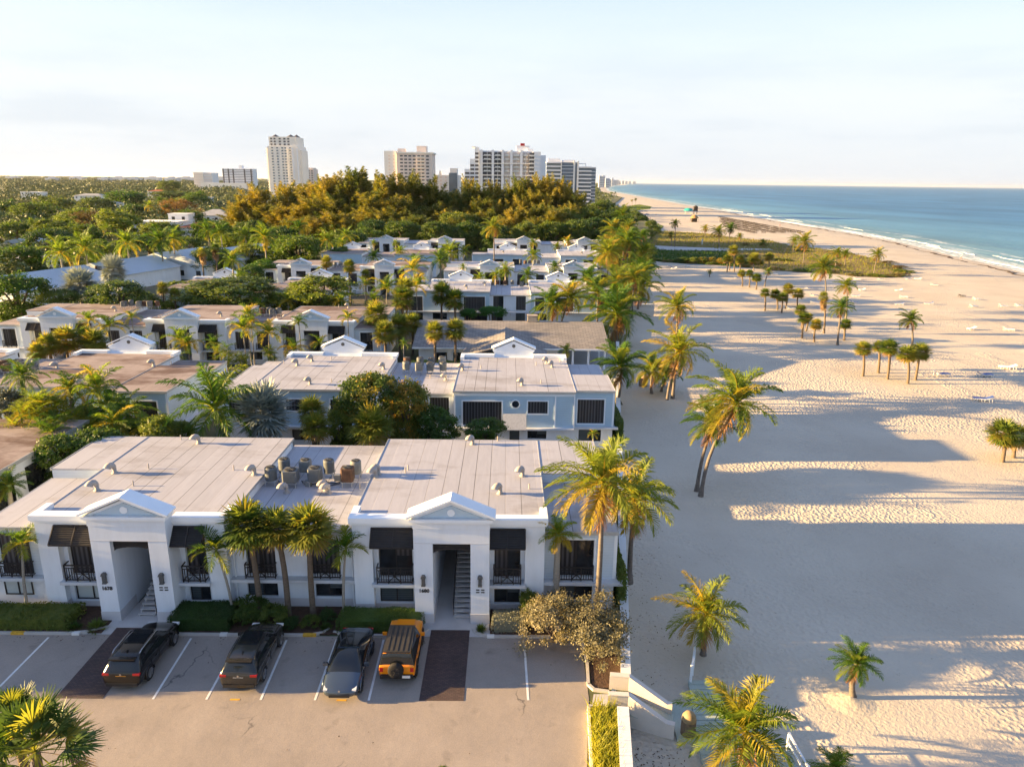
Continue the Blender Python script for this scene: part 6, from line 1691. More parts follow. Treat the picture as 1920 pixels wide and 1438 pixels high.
def feather_crown(name, seed, n=25, e0=88, e1=-42, droop=66, m=40, leaf=.30, lw=.018, mats=('coco','cocoY','cocoD'), yfrom=.76, dfrom=.95, wind=(-.26,0,0), vshape=.35, hang=.35, lenv=(.85,1.12), epow=.85):
    g = np.random.default_rng(seed); Q = []; MI = []
    for i in range(n):
        u = i/(n-1); az = i*2.39996 + g.uniform(-.25,.25)
        e = R(e0 + (e1-e0)*u**epow + g.uniform(-8,8)); dr = R(droop*g.uniform(.75,1.2)); Lf = g.uniform(*lenv)*(.8+.2*math.sin(math.pi*min(1,.25+u)))
        K = 14; t = np.linspace(0,1,K); pitch = e - dr*t**1.25
        st = Lf/(K-1); hx = np.concatenate([[0], np.cumsum(np.cos(pitch[:-1])*st)]); hz = np.concatenate([[0], np.cumsum(np.sin(pitch[:-1])*st)])
        d = np.array([math.cos(az), math.sin(az), 0.]); sd_ = np.array([-d[1], d[0], 0.])
        sway = g.uniform(-.12,.12)
        Pc = d*hx[:,None] + np.array([0,0,1.])*hz[:,None] + sd_*(sway*t**2)[:,None] + np.array(wind)*(t**2*.5)[:,None]
        mi = 0 if u < yfrom else (1 if u < dfrom else 2)
        if mi == 0 and g.random() < .12: mi = 1
        T = unit(np.gradient(Pc, axis=0)); S = np.tile(sd_, (K,1)); N = np.cross(S, T)
        # rachis
        q = strip_quads(Pc[None], S[None], np.linspace(.016,.003,K)[None]); Q.append(q); MI += [1 if mi < 2 else 2]*len(q)
        q = strip_quads(Pc[None], N[None], np.linspace(.016,.003,K)[None]); Q.append(q); MI += [1 if mi < 2 else 2]*len(q)
        tt = np.linspace(.13, .995, m); ti = tt*(K-1); i0 = np.minimum(ti.astype(int), K-2); fr = (ti-i0)[:,None]
        P0 = Pc[i0]*(1-fr)+Pc[i0+1]*fr; T0 = unit(T[i0]*(1-fr)+T[i0+1]*fr); N0 = unit(np.cross(sd_, T0))
        N0 = np.where(N0[:,2:3] < 0, -N0, N0)
        ll = leaf*(np.sin(np.pi*np.clip(tt*.82+.13,0,1))**.7)*g.uniform(.85,1.15,m)
        for sg in (-1,1):
            ang = R(62) - R(38)*tt + g.uniform(-.12,.12,m)
            D = sd_*sg*np.sin(ang)[:,None] + T0*np.cos(ang)[:,None] + N0*(vshape + g.uniform(-.15,.15,m))[:,None]
            D = unit(D + np.array(wind)*.6)
            p1 = P0 + D*(ll*.55)[:,None]
            D2 = unit(D + np.array([0,0,-1.])*(hang*2 + g.uniform(-.2,.3,m))[:,None])
            p2 = p1 + D2*(ll*.45)[:,None]
            PP = np.stack([P0,p1,p2],1); Wv = unit(T0*.8 + N0*.25 + g.normal(0,.12,(m,3))); Wv = np.stack([Wv]*3,1)
            hw = np.tile(np.array([lw*.55, lw*.6, lw*.12]), (m,1))
            q = strip_quads(PP, Wv, hw); Q.append(q); MI += [mi]*len(q)
    return quads_mesh(name, np.concatenate(Q), MI, [M[k] for k in mats])

def fan_crown(name, seed, n=34, e0=84, e1=-58, pet=.42, blade=.58, segs=18, spread=250, tipdroop=.30, mats=('fan','fanY','fanD'), yfrom=.75, dfrom=.92, lw=.035, skirt=0):
    g = np.random.default_rng(seed); Q = []; MI = []
    for i in range(n + skirt):
        u = min(1., i/(n-1)); az = i*2.39996 + g.uniform(-.3,.3)
        e = R(e0+(e1-e0)*u**.8+g.uniform(-9,9)); 
        mi = 0 if u < yfrom else (1 if u < dfrom else 2)
        if mi == 0 and g.random() < .14: mi = 1
        zoff = 0.
        if i >= n: e = R(-78+g.uniform(-8,8)); mi = 2; zoff = -g.uniform(0,1.1)
        d = np.array([math.cos(az)*math.cos(e), math.sin(az)*math.cos(e), math.sin(e)]); S = np.array([-math.sin(az), math.cos(az), 0.]); N = np.cross(S, d); N = N if N[2] > 0 else -N
        L = pet*g.uniform(.8,1.15); p0 = np.array([0,0,zoff]); hub = p0 + d*L + np.array([0,0,-.06])
        q = strip_quads(np.stack([p0,(p0+hub)/2+N*.02,hub])[None], np.tile(S,(3,1))[None], np.array([[.016,.012,.010]])); Q.append(q); MI += [1 if mi < 2 else 2]*len(q)
        th = R(spread)*(np.linspace(-.5,.5,segs)) + g.uniform(-.04,.04,segs)
        D = d*np.cos(th)[:,None] + S*np.sin(th)[:,None] + N*(.22*np.abs(np.sin(th)))[:,None] + N*g.uniform(-.10,.10,segs)[:,None]
        D = unit(D); bl = blade*(.72+.28*np.cos(th*.6))*g.uniform(.85,1.1,segs)
        p1 = hub + D*(bl*.55)[:,None]; D2 = unit(D + np.array([0,0,-1.])*(tipdroop*g.uniform(.4,1.6,segs))[:,None]); p2 = p1 + D2*(bl*.45)[:,None]
        W_ = unit(np.cross(D, N) + g.normal(0,.10,(segs,3)))
        q = strip_quads(np.stack([np.tile(hub,(segs,1)),p1,p2],1), np.stack([W_]*3,1), np.tile(np.array([.006,lw,.004]),(segs,1))); Q.append(q); MI += [mi]*len(q)
    return quads_mesh(name, np.concatenate(Q), MI, [M[k] for k in mats])

def clump_crown(name, seed):
    """several leaning stems each with its own small feather crown, radius about one"""
    g = np.random.default_rng(seed); Q = []; MI = []
    for s_ in range(9):
        me = feather_crown('tmp', seed*50+s_, 8, 70, 0, 75, 20, .30, .022, ('areca','adonY','cocoD'), .97, 2., (0,0,0), .5, .2)
        co = np.zeros(len(me.vertices)*3, np.float32); me.vertices.foreach_get('co', co); co = co.reshape(-1,4,3)*.62
        mi = np.zeros(len(me.polygons), np.int32); me.polygons.foreach_get('material_index', mi)
        a = g.uniform(0, 6.28); r = g.uniform(.1,.55); co = co + np.array([math.cos(a)*r, math.sin(a)*r, g.uniform(-.9,.25)])
        Q.append(co); MI += list(mi); bpy.data.meshes.remove(me)
    return quads_mesh(name, np.concatenate(Q), MI, [M['areca'], M['adonY'], M['cocoD']])

def leaf_crown(name, seed, mats, clumps=75, per=58, size=.085, lobes=6, second=.15, zbias=.0, flat=1.0, rough_=.28):
    g = np.random.default_rng(seed); Q = []; MI = []
    lob = unit(g.normal(0,1,(lobes,3))*np.array([1,1,.7])); lr = g.uniform(.12,.34,lobes)
    for i in range(clumps):
        v = unit(g.normal(0,1,3)); 
        if v[2] < -.45: v[2] *= -.6; v = unit(v)
        rad = g.uniform(.55,.92)**.6 * (.74 + sum(lr[k]*max(0, v@lob[k])**3 for k in range(lobes)) + g.uniform(-rough_,rough_)*.35)
        c = v*rad*np.array([1,1,flat]); cr = g.uniform(.13,.25)
        k = per; p = c + g.normal(0,1,(k,3))*cr*.52*np.array([1,1,.75])
        n_ = unit(v*.6 + np.array([0,0,.5]) + g.normal(0,.75,(k,3))); t_ = unit(np.cross(n_, g.normal(0,1,(k,3)))); b_ = np.cross(n_, t_)
        s_ = size*g.uniform(.6,1.25,k)[:,None]
        q = np.stack([p - t_*s_*.5, p + b_*s_*.34, p + t_*s_*.5, p - b_*s_*.34], 1)
        Q.append(q); mi = 1 if g.random() < second else 0; MI += [mi]*k
    return quads_mesh(name, np.concatenate(Q), MI, [M[k] for k in mats])

def casu_crown(name, seed, plumes=64, per=100):
    """feathery tree of height one: many rising plumes, each a tapering brush of thin needles round its own stem"""
    g = np.random.default_rng(seed); Q = []; MI = []
    lean = np.array([g.uniform(.0,.10), g.uniform(-.05,.05), 0])
    for i in range(plumes):
        u = i/(plumes-1); h = .06 + .70*u**.9; az = i*2.4 + g.uniform(-.5,.5); wd = .17*(1-u)**.7 + .015
        ro = wd*g.uniform(.15,1.); o = np.array([math.cos(az)*ro, math.sin(az)*ro, h]) + lean*h
        pit = R(g.uniform(40,66) + 22*u); d = unit(np.array([math.cos(az)*math.cos(pit)+.10, math.sin(az)*math.cos(pit), math.sin(pit)]))
        L = g.uniform(.15,.30)*(.75+.35*u); k = per; t = g.random(k)
        rad = unit(np.cross(d, g.normal(0,1,(k,3))))
        p = o + d*(L*t)[:,None] + rad*(.012*(1-t))[:,None]
        D = unit(d*.85 + rad*.65 + g.normal(0,.12,(k,3))); ln = (.018+.052*(1-t)**.8)*g.uniform(.7,1.25,k)
        D2 = unit(D + np.array([.08,0,-.55])); W_ = unit(np.cross(D, g.normal(0,1,(k,3))))
        PP = np.stack([p, p+D*(ln*.6)[:,None], p+D*(ln*.6)[:,None]+D2*(ln*.4)[:,None]],1)
        q = strip_quads(PP, np.stack([W_]*3,1), np.tile(np.array([.0022,.0040,.0006]),(k,1)))
        Q.append(q); mi = 0 if g.random() < (.62 if h > .3 else .35) else 1; MI += [mi]*len(q)
    return quads_mesh(name, np.concatenate(Q), MI, [M['casu'], M['casug']])

CR = {
 'coco': [feather_crown('crown', 100+k) for k in range(5)],
 'feath': [feather_crown('crown', 200+k, 19, 86, -30, 68, 34, .30, .020, ('adon','adonY','cocoD'), .95, 2., (-.05,0,0), .3, .4) for k in range(4)],
 'adon': [feather_crown('crown', 300+k, 11, 80, -12, 84, 24, .34, .030, ('adon','adonY','cocoD'), .72, 2., (-.12,0,0), .5, .25) for k in range(4)],
 'fan': [fan_crown('crown', 400+k, 44) for k in range(5)],
 'bism': [fan_crown('crown', 500+k, 46, 84, -75, .34, .62, 22, 230, .05, ('bism','bism','fanD'), .9, .985, .036) for k in range(2)],
 'fanx': [fan_crown('crown', 540+k, 38, 86, -35, .60, .52, 26, 190, .25, ('hedge','fan','fanD'), .82, .98, .022) for k in range(2)],
 'wash': [fan_crown('crown', 520, 28, 80, -50, .42, .58, 16, 220, .5, ('fan','fanY','fanD'), .8, .95, .035, skirt=26)],
 'areca': [clump_crown('crown', 600+k) for k in range(3)],
}
TREE = {
 'tree': [leaf_crown('crown', 700+k, ('leaf','leafb'), 100, 85) for k in range(4)],
 'treed': [leaf_crown('crown', 720+k, ('leafd','leaf'), 110, 80, .085, 6, .25, rough_=.2) for k in range(3)],
 'round': [leaf_crown('crown', 740+k, ('leafb','leaf'), 110, 80, .085, 4, .3, rough_=.12) for k in range(2)],
 'bush': [leaf_crown('crown', 760+k, ('leaf','leafd'), 90, 80, .10, 6, .3) for k in range(3)],
 'grape': [leaf_crown('crown', 780+k, ('grape','grapeO'), 120, 76, .09, 5, .30, rough_=.15) for k in range(2)],
 'silver': [leaf_crown('crown', 790+k, ('silver','silver'), 110, 110, .065, 9, .2, rough_=.6) for k in range(2)],
 'silverd': [leaf_crown('crown', 795, ('silverd','silverd'), 80, 70, .085, 7)],
 'rust': [leaf_crown('crown', 800+k, ('rustleaf','leaf'), 75, 60, .08, 6, .3) for k in range(2)],
 'dome': [leaf_crown('crown', 810, ('leafd','leaf'), 90, 60, .085, 3, .1, rough_=.08)],
}
CASU = [casu_crown('crown', 900+k) for k in range(5)]

KN = {'fanx':'cabbage palm','coco':'coconut palm','feath':'feather palm','adon':'feather palm','fan':'cabbage palm','bism':'silver fan palm','wash':'skirted fan palm','areca':'clumping palm'}
NM = {'fanx':'cabbage_palm','coco':'coconut_palm','feath':'feather_palm','adon':'feather_palm','fan':'cabbage_palm','bism':'silver_fan_palm','wash':'fan_palm','areca':'clumping_palm'}
REG = {'rf':'at the right edge of the sand','clA':'in the nearest clump of six on the beach','clB':'in the far left clump of five on the beach','clC':'in the clump around the skirted fan palm','clD':'of three standing together below the dune','clE':'in the row along the dune edge',
 'dune':'on the dune beyond the sandy path','dune2':'on the golden dune grass','edge':'along the shaded beach edge of the blocks','front':'of three before the front building','courtAB':'behind the front building, far left','courtF':'beside the orange-tipped sea grape','bcF':'before the three-gabled block, far left','bcA':'before the three-gabled block','bcR':'beside the brown flat roof','pcF':'in the group left of the pool house','phF':'of two before the shingled pool house','cdF':'behind the shingled pool house','cdA':'among the fourth row roofs','cdL':'of two left of the dark trees','deF':'among the far left gables','deA':'among the far white roofs','wsh':'of two before the sloping white roofs','lw':'in the gardens left of the blocks','wood_end':'at the beach end of the dark wood','fars':'on the distant sand below the towers'}
SIZEW = {}
cnt = {}
for P_ in PALMS: cnt.setdefault((P_[7], KN[P_[0]]), []).append(P_)
for k in cnt: cnt[k].sort(key=lambda p: p[9])
def ordw(k):
    if k < 20: return ORD[k]
    return ['twenty-first','twenty-second','twenty-third','twenty-fourth','twenty-fifth','twenty-sixth','twenty-seventh','twenty-eighth','twenty-ninth','thirtieth','thirty-first','thirty-second'][k-20]
TR = {'fanx':(.19,.16,'sabaltrunk'),'coco':(.19,.11,'palmtrunk'),'feath':(.24,.16,'greytrunk'),'adon':(.10,.06,'greytrunk'),'fan':(.19,.16,'sabaltrunk'),'bism':(.26,.22,'greytrunk'),'wash':(.2,.13,'sabaltrunk'),'areca':(.08,.05,'crownshaft')}
for i, (kind, bx_, by_, bz_, cx_, cz_, r_, reg, look, px_) in enumerate(PALMS):
    if look: lb = look; gp = None
    else:
        L_ = cnt[(reg, KN[kind])]; kk = L_.index((kind, bx_, by_, bz_, cx_, cz_, r_, reg, look, px_)) if False else [id(q) for q in L_].index(id(PALMS[i]))
        lb = f'{KN[kind]}, {ordw(kk)} from the left {REG[reg]}'; gp = f'{KN[kind]}s {REG[reg]}'
    t = empty(NM[kind], (bx_, by_, bz_), lb, 'palm tree', gp)
    ra, rb, tm = TR[kind]; h = cz_ - bz_
    off = {'fanx':-.02,'coco':.10,'feath':.12,'adon':.18,'fan':-.02,'bism':-.05,'wash':.0,'areca':.2}[kind]*r_
    tz = max(cz_ - off, bz_+.15); tr_ = MB(); dx = cx_ - bx_
    n = 7; pts = []; rads = []
    bend = (dx*.25 if abs(dx) > .3 else rng.uniform(-.15,.15))
    for k in range(n+1):
        u = k/n; uu = u**1.0
        pts.append((bx_ + dx*uu - bend*math.sin(math.pi*u), by_ + rng.uniform(-.02,.02), bz_ - .1 + (tz-bz_+.1)*u))
        rads.append((ra*1.55 if k == 0 and kind == 'coco' else ra*1.15 if k == 0 else ra+(rb-ra)*u)*(1 if h > 2 else .9))
    if kind == 'areca':
        for s_ in range(6):
            a = s_*1.05; tr_.tube([(bx_+.2*math.cos(a),by_+.2*math.sin(a),bz_),(bx_+.3*r_*math.cos(a),by_+.3*r_*math.sin(a),tz+.1)],[.06,.04],5)
    else: tr_.tube(pts, rads, 8)
    tr_.build('trunk', M[tm], t)
    me = rng.choice(CR[kind]); c = bpy.data.objects.new('crown', me); link(c, t)
    c.location = (cx_-bx_, 0, tz-bz_); s_ = r_*(1.06 if kind != 'fan' else 1.42 if bz_ < -.5 else 1.06); c.scale = (s_, s_, s_*rng.uniform(.92,1.05)*(.80 if kind == 'fan' and bz_ < -.5 else 1)); c.rotation_euler = (rng.uniform(-.08,.08), rng.uniform(-.08,.08), rng.uniform(0,6.28) if kind not in ('coco',) else rng.uniform(-.5,.5))
    if kind in ('adon','feath'):
        MB().tube([(bx_+dx,by_,tz-.28*r_),(bx_+dx,by_,tz+.05*r_)],[rb*1.25,rb*1.0],8).build('crownshaft', M['crownshaft'], t)
    if kind == 'coco' and r_ > 2.2:
        nb = MB()
        for k in range(7): q = k*.9; nb.lathe([(.02,-.16),(.12,-.10),(.15,0),(.11,.11),(.02,.15)], 7, (0,0)); o_ = len(nb.v)-35; nb.v[o_:] = [(a+bx_+dx+.26*math.cos(q), b_+by_+.26*math.sin(q), z_+tz-.12-.1*(k%3)) for a,b_,z_ in nb.v[o_:]]
        nb.build('coconuts', M['cocoD'], t)

TL = {'crt':('shrub behind the front building, far left','shrubs behind the front building'),'lwn':('tree in gardens left of the blocks','near garden trees'),'lwf':('tree far beyond the gardens','far garden trees'),'we':('tree along the foot of the wood','trees along the foot of the wood'),'casu':('rusty feathery casuarina in the tall wood before the towers','casuarinas of the tall wood')}
CN = {'tree':'olive green','treed':'dark green','round':'bright green','bush':'mid green'}
tc = {}
for u in TREES: tc.setdefault((u[6], u[0]), []).append(u)
for k in tc: tc[k].sort(key=lambda q: q[8])
for i, (kind, x, y, zc, r_, rz_, reg, look, px_) in enumerate(TREES):
    if kind == 'casu':
        kk = [id(q) for q in tc[(reg, kind)]].index(id(TREES[i])); nfr = 'front' if y < 306 else 'rear'
        t = empty('casuarina_tree', (x,y,0), f'rusty feathery casuarina in the {nfr} ranks of the tall wood before the towers', 'tree', f'casuarinas in the {nfr} ranks')
        MB().tube([(x,y,-.1),(x+.02*zc,y,zc*.5),(x+.05*zc,y,zc*.85)],[.35,.22,.06],7).build('trunk', M['bark'], t)
        c = bpy.data.objects.new('crown', rng.choice(CASU)); link(c, t); s_ = r_/.20; c.scale = (s_*1.75, s_*1.75, zc*1.07); c.rotation_euler[2] = rng.uniform(0,6.28)
        c.rotation_euler[1] = rng.uniform(-.02,.10)
        continue
    nm = {'bush':'shrub','silver':'silver_shrub','silverd':'silver_shrub','grape':'sea_grape_tree'}.get(kind,'broadleaf_tree')
    if look: lb = look; gp = None
    else:
        kk = [id(q) for q in tc[(reg, kind)]].index(id(TREES[i]))
        lb = f'{CN[kind]} {TL[reg][0]}, {ordw(kk)} of its tone from left'; gp = f'{CN[kind]} {TL[reg][1]}'
    t = empty(nm, (x,y,0), lb, 'tree' if 'tree' in nm else 'shrub', gp)
    base = zc - rz_*.55; tr_ = MB()
    tr_.tube([(x,y,-.1),(x+rng.uniform(-.1,.1)*r_,y,max(.3,base*.6)),(x,y,max(.5,zc-rz_*.1))],[.09*r_+.05,.07*r_+.04,.03*r_],7)
    for k in range(4):
        a = k*1.6+rng.random(); tr_.tube([(x,y,max(.2,base*.7)),(x+.35*r_*math.cos(a),y+.35*r_*math.sin(a),zc),(x+.6*r_*math.cos(a),y+.6*r_*math.sin(a),zc+.3*rz_)],[.05*r_,.03*r_,.012*r_],5)
    tr_.build('trunk', M['bark'], t)
    c = bpy.data.objects.new('crown', rng.choice(TREE[kind])); link(c, t); c.location = (0,0,zc); c.scale = (r_*1.08,r_*1.08,rz_*1.12); c.rotation_euler[2] = rng.uniform(0,6.28)
    if reg in ('lwn','we') or zc - rz_ > 1.2 and look:      # skirts: lower leaf mass down to the ground
        c2 = bpy.data.objects.new('lower_crown', rng.choice(TREE['treed' if kind in ('tree','round','treed','bush') else kind])); link(c2, t); c2.location = (0,0,max(.5,zc*.45)); c2.scale = (r_*.9,r_*.9,max(.6,zc*.5)); c2.rotation_euler[2] = rng.uniform(0,6.28)

# shade trees beyond the left end of the parking row
for k, (x, y, zc, r_) in enumerate(((-44,34.2,6.6,3.4),(-50.5,33.9,7.9,3.3),(-57,34.3,8.9,3.5),(-64,34.0,9.8,3.4),(-72,34.4,10.6,3.6),(-47,36.6,5.8,2.8),(-60,37.0,8.2,2.8))):
    t = empty('broadleaf_tree', (x,y,0), f'dense shade tree beyond the left end of the parking row, {ORD[k]} from the bays', 'tree', 'shade trees by the parking row')
    MB().tube([(x,y,-.1),(x,y,zc)],[.3,.12],7).build('trunk', M['bark'], t)
    c = bpy.data.objects.new('crown', rng.choice(TREE['treed'])); link(c, t); c.location = (0,0,zc); c.scale = (r_,r_*.82,zc*.42)
    c2 = bpy.data.objects.new('lower_crown', rng.choice(TREE['treed'])); link(c2, t); c2.location = (0,0,zc*.42); c2.scale = (r_,r_*.82,zc*.48); c2.rotation_euler[2] = 2

TOPI = leaf_crown('crown', 850, ('top','top'), 170, 60, .075, 2, 0., rough_=.03)
BUSHM = {k: leaf_crown('crown', 860+i, (k,k), 80, 60, .11, 6, 0.) for i, k in enumerate(('hedgeY','hedge'))}
# clipped hedges: a leafy skin over a solid core
def hedge(name, x0, x1, y0, y1, h, mt, label, cat='hedge', size=.11, dens=150, round_=.25, z=.1):
    g = np.random.default_rng(int(abs(x0*100))+int(h*10)); 
    c = np.array([(x0+x1)/2,(y0+y1)/2,z+h/2]); s = np.array([(x1-x0)/2,(y1-y0)/2,h/2])
    n = int(dens*2*((x1-x0)*(y1-y0)+h*(x1-x0)+h*(y1-y0))); n = min(n, 16000)
    ar = np.array([s[1]*s[2], s[0]*s[2], s[0]*s[1]]); ax = g.choice(3, n, p=ar/ar.sum()); p = g.uniform(-1,1,(n,3)); sg = np.where(g.random(n) < .5, -1, 1)
    sg = np.where((ax == 2), 1, sg); p[np.arange(n), ax] = sg
    nv = np.zeros((n,3)); nv[np.arange(n), ax] = sg
    q = p*s; m_ = s.min()*round_
    inner = np.clip(q, -(s-m_), s-m_); q = inner + unit(q-inner+1e-6)*np.minimum(np.linalg.norm(q-inner,axis=1,keepdims=True), m_)
    q += g.normal(0,.035,(n,3)) + .05*np.sin(q[:,[1,2,0]]*2.3)
    n_ = unit(nv*.8 + g.normal(0,.6,(n,3)) + np.array([0,0,.3])); t_ = unit(np.cross(n_, g.normal(0,1,(n,3)))); b_ = np.cross(n_, t_); sz = size*g.uniform(.6,1.3,n)[:,None]
    q = q + c
    V = np.stack([q - t_*sz*.5, q + b_*sz*.36, q + t_*sz*.5, q - b_*sz*.36],1)
    k = s*.92; bx = [c+np.array([a,b,d])*k for a in (-1,1) for b in (-1,1) for d in (-1,1)]
    F = [(0,1,3,2),(4,6,7,5),(0,4,5,1),(2,3,7,6),(1,5,7,3)]
    V = np.concatenate([V, np.array([[bx[i] for i in f] for f in F])])
    org = np.array([c[0],c[1],z]); me = quads_mesh(name, V-org, None, [M[mt]]); o = bpy.data.objects.new(name, me); link(o); o.location = tuple(org)
    return tag(o, label, cat)
hedge('hedge', -31.5,-25.2,36.5,38.3,.7,'hedgeY','yellow-green leafy hedge before the left end of the front building')
hedge('hedge', -19.5,-15.9,36.5,38.5,.8,'hedge','long dark clipped hedge right of the left entrance', size=.08, dens=260, round_=.5)
hedge('hedge', -9.7,-4.75,36.5,38.0,.75,'hedge','dark clipped hedge behind the orange off-roader', size=.08, dens=260, round_=.4)
hedge('hedge', -.65,1.35,36.6,37.9,.75,'silverd','small grey-green clipped hedge beside the right entrance', size=.08, dens=260)
for (x, y, rr, hh, k, lb) in ((-14.9,37.6,1.15,1.5,'hedgeY','mixed leafy shrub around the foot of the leftmost cabbage palm'),(-13.5,37.4,1.0,1.3,'hedgeY','leafy shrub between the feet of the cabbage palms'),(-11.4,37.0,.62,.85,'hedgeY','small round yellow-green shrub at kerb beside blue sedan'),(-12.5,37.0,.6,.7,'hedge','low dark shrub behind the kerb near bronze grey SUV'),(-10.5,37.6,.6,.8,'hedge','dark ragged shrub left of hedge behind orange off-roader')):
    t = empty('shrub', (x,y,.08), lb, 'shrub')
    c = bpy.data.objects.new('foliage', BUSHM[k]); link(c, t); c.location = (0,0,hh*.45); c.scale = (rr,rr*.9,hh*.55); c.rotation_euler[2] = x
for (x, y, rx, rz2, zc, lb) in ((-2.6,126.5,2.85,1.35,3.1,'broad flat-topped bright green topiary before the white-roofed block'),(-6.9,126.9,1.8,1.2,2.7,'smaller bright topiary left of the broad flat-topped one')):
    t = empty('topiary_tree', (x,y,0), lb, 'topiary')
    for dx in (-.5,.1,.6): MB().tube([(x+dx*.3,y,0),(x+dx,y,zc-.4)],[.1,.07],6).build('trunk', M['bark'], t)
    c = bpy.data.objects.new('crown', TOPI); link(c, t); c.location = (0,0,zc); c.scale = (rx*1.12,1.7,rz2*1.05)
for (x, y, sz, lb) in ((-25.0,36.7,.55,'spiky blue-green agave at the kerb right of yellow hedge'),(-23.75,36.75,.7,'larger spiky agave at the corner of left brick strip'),(-1.3,36.9,.45,'small spiky plant at the bed corner by right entrance'),(-10.4,36.9,.5,'dark spiky plant in the bed beside blue sedan')):
    me = fan_crown('leaves', int(abs(x)*10), 26, 85, 5, .05, .95, 3, 40, .1, ('leafd','leaf','fanD'), .9, 2., .07); t = empty('agave_plant', (x,y,.08), lb, 'plant')
    c = bpy.data.objects.new('leaves', me); link(c, t); c.scale = (sz,sz,sz)
# creeper on the beach side of the front building
hedge('climbing_plant', 7.0,7.5,38.5,52.0,2.6,'leafd','dark climbing shrubs squeezed between front building and beach wall','shrub',.16,70,.9)
hedge('climbing_plant', 10.9,11.6,66.5,79.0,3.0,'leafd','dark climbing shrubs between blue-backed block and beach wall','shrub',.16,60,.9)
# hedges in the courts
for k, (x0,x1,y0,y1,h,mt,lb) in enumerate(((-13,-5.5,93.0,96.4,1.6,'hedge','green hedge before the pool house, left part'),(-5,-1,87.5,89.0,1.2,'hedge','low green hedge behind the blue-backed block'),(-30,-21,91,93,1.1,'hedge','low hedge below the right gable of three-gabled block'),(-50,-40,93.5,95.5,1.2,'hedge','low hedge below the middle gable of three-gabled block'))):
    hedge('hedge', x0,x1,y0,y1,h,mt,lb,dens=60,size=.16)

# grass
def blades(name, pts, hgt, mt, label, wdt=.03, lean=.35, seed=5):
    g = np.random.default_rng(seed); P = np.asarray(pts, float); n = len(P)
    hh = hgt*g.uniform(.5,1.3,n); a = g.uniform(0,6.28,n); d = np.stack([np.cos(a)*lean*g.uniform(.2,1.4,n)+.1, np.sin(a)*lean*g.uniform(.2,1.4,n), np.ones(n)],1)
    p1 = P + unit(d)*(hh*.55)[:,None]; d2 = d.copy(); d2[:,:2] *= 2.4; p2 = p1 + unit(d2)*(hh*.45)[:,None]
    S = np.stack([-np.sin(a), np.cos(a), np.zeros(n)],1)
    V = strip_quads(np.stack([P,p1,p2],1), np.stack([S]*3,1), np.tile(np.array([wdt,wdt*.8,wdt*.1]),(n,1)))
    me = quads_mesh(name, V, None, [M[mt]]); o = bpy.data.objects.new(name, me); link(o)
    return tag(o, label, 'grass', None, 'stuff')
def in_poly(x, y, poly):
    c = np.zeros(len(x), bool)
    for (xa, ya), (xb, yb) in zip(poly, poly[1:]+poly[:1]):
        k = ((ya > y) != (yb > y)) & (x < (xb-xa)*(y-ya)/((yb-ya) or 1e-9)+xa); c ^= k
    return c
def scatter(poly, n, seed):
    g = np.random.default_rng(seed); P = np.array(poly); x = g.uniform(P[:,0].min(), P[:,0].max(), n*3); y = g.uniform(P[:,1].min(), P[:,1].max(), n*3)
    k = in_poly(x, y, poly); return np.stack([x[k], y[k]],1)[:n]
gp = scatter([(3.45,18),(5.0,18),(5.55,30.2),(4.3,30.3)], 5200, 1); blades('tall_grass', [(a,b,.0) for a,b in gp], .85, 'grassb', 'bright tall ornamental grass filling the planter beside the drive', .022, .4)
tag(MB().prism([(3.45,18),(4.75,18),(5.6,30.2),(4.3,30.3)],0,.06,axis='z').build('planter_soil', M['mulch']), kind='structure')
DUNE = [(92,446),(87,421),(97,417),(110,406),(119,370),(129,357),(128,330),(135,317),(140,296),(139,277),(136,258),(133,243),(127,229),(121,219.5),(114,216),(106,218),(101.5,224),(94,227.5),(86,231),(80,238),(84,262),(92,300),(84,314),(66,322),(62,340),(72,380),(82,420)]
DUNE_LOW = [(51,257),(54.5,253),(62,248.6),(70,246),(80,238),(86,262),(90,297),(68,298),(58,304)]
DUNE_FAR = [(100,470),(90,432),(62,330),(60,340),(88,440),(104,590),(112,690),(128,790),(136,860),(168,943),(168,865),(152,790),(135,752),(114,690),(112,672),(108,590)]
def patch(poly, m, z, name):
    tag(MB().add([(x,y,z) for x,y in poly], [tuple(range(len(poly)))]).build(name, M[m]), kind='structure')
M['dunesoil'] = mat('dune_ground', (.19,.135,.045), .95, .5, .06, bmp=.1, bscale=1.)
M['dunesoilg'] = mat('dune_ground_green', (.075,.105,.025), .95, .35, .12, bmp=.1, bscale=1.)
patch(DUNE, 'dunesoil', -.95, 'dune_ground'); patch(DUNE_LOW, 'dunesoilg', -.94, 'dune_ground'); patch(DUNE_FAR, 'dunesoilg', -.93, 'dune_ground')
gp = scatter(DUNE, 9000, 2); blades('dune_grass', [(a,b,-.95) for a,b in gp], .75, 'dunegrass', 'golden grass covering the low dune on the beach', .10, .5, 3)
gp = scatter(DUNE_LOW, 4500, 4); blades('dune_grass', [(a,b,-.94) for a,b in gp], .8, 'dunegreen', 'green grass at the landward end of the dune', .10, .5, 4)
gp = scatter(DUNE_FAR, 5000, 6); blades('dune_grass', [(a,b,-.93) for a,b in gp], 1.0, 'dunegreen', 'green grass strip running along the far back of the beach', .16, .5, 6)
for k in range(9):
    x = 61 + k*3.1; y = 251.5 - k*.5 + rng.uniform(-2,2); r_ = rng.uniform(2.0,2.9)
    t = empty('sea_grape_bush', (x,y,-1), f'sea grape bush in the hedge at the landward dune end, {ORD[k]} from the left', 'shrub', 'sea grape bushes on the dune')
    c = bpy.data.objects.new('crown', rng.choice(TREE['grape'] if k > 1 else TREE['bush'])); link(c, t); c.location = (0,0,.7); c.scale = (r_,r_,1.7); c.rotation_euler[2] = rng.uniform(0,6)
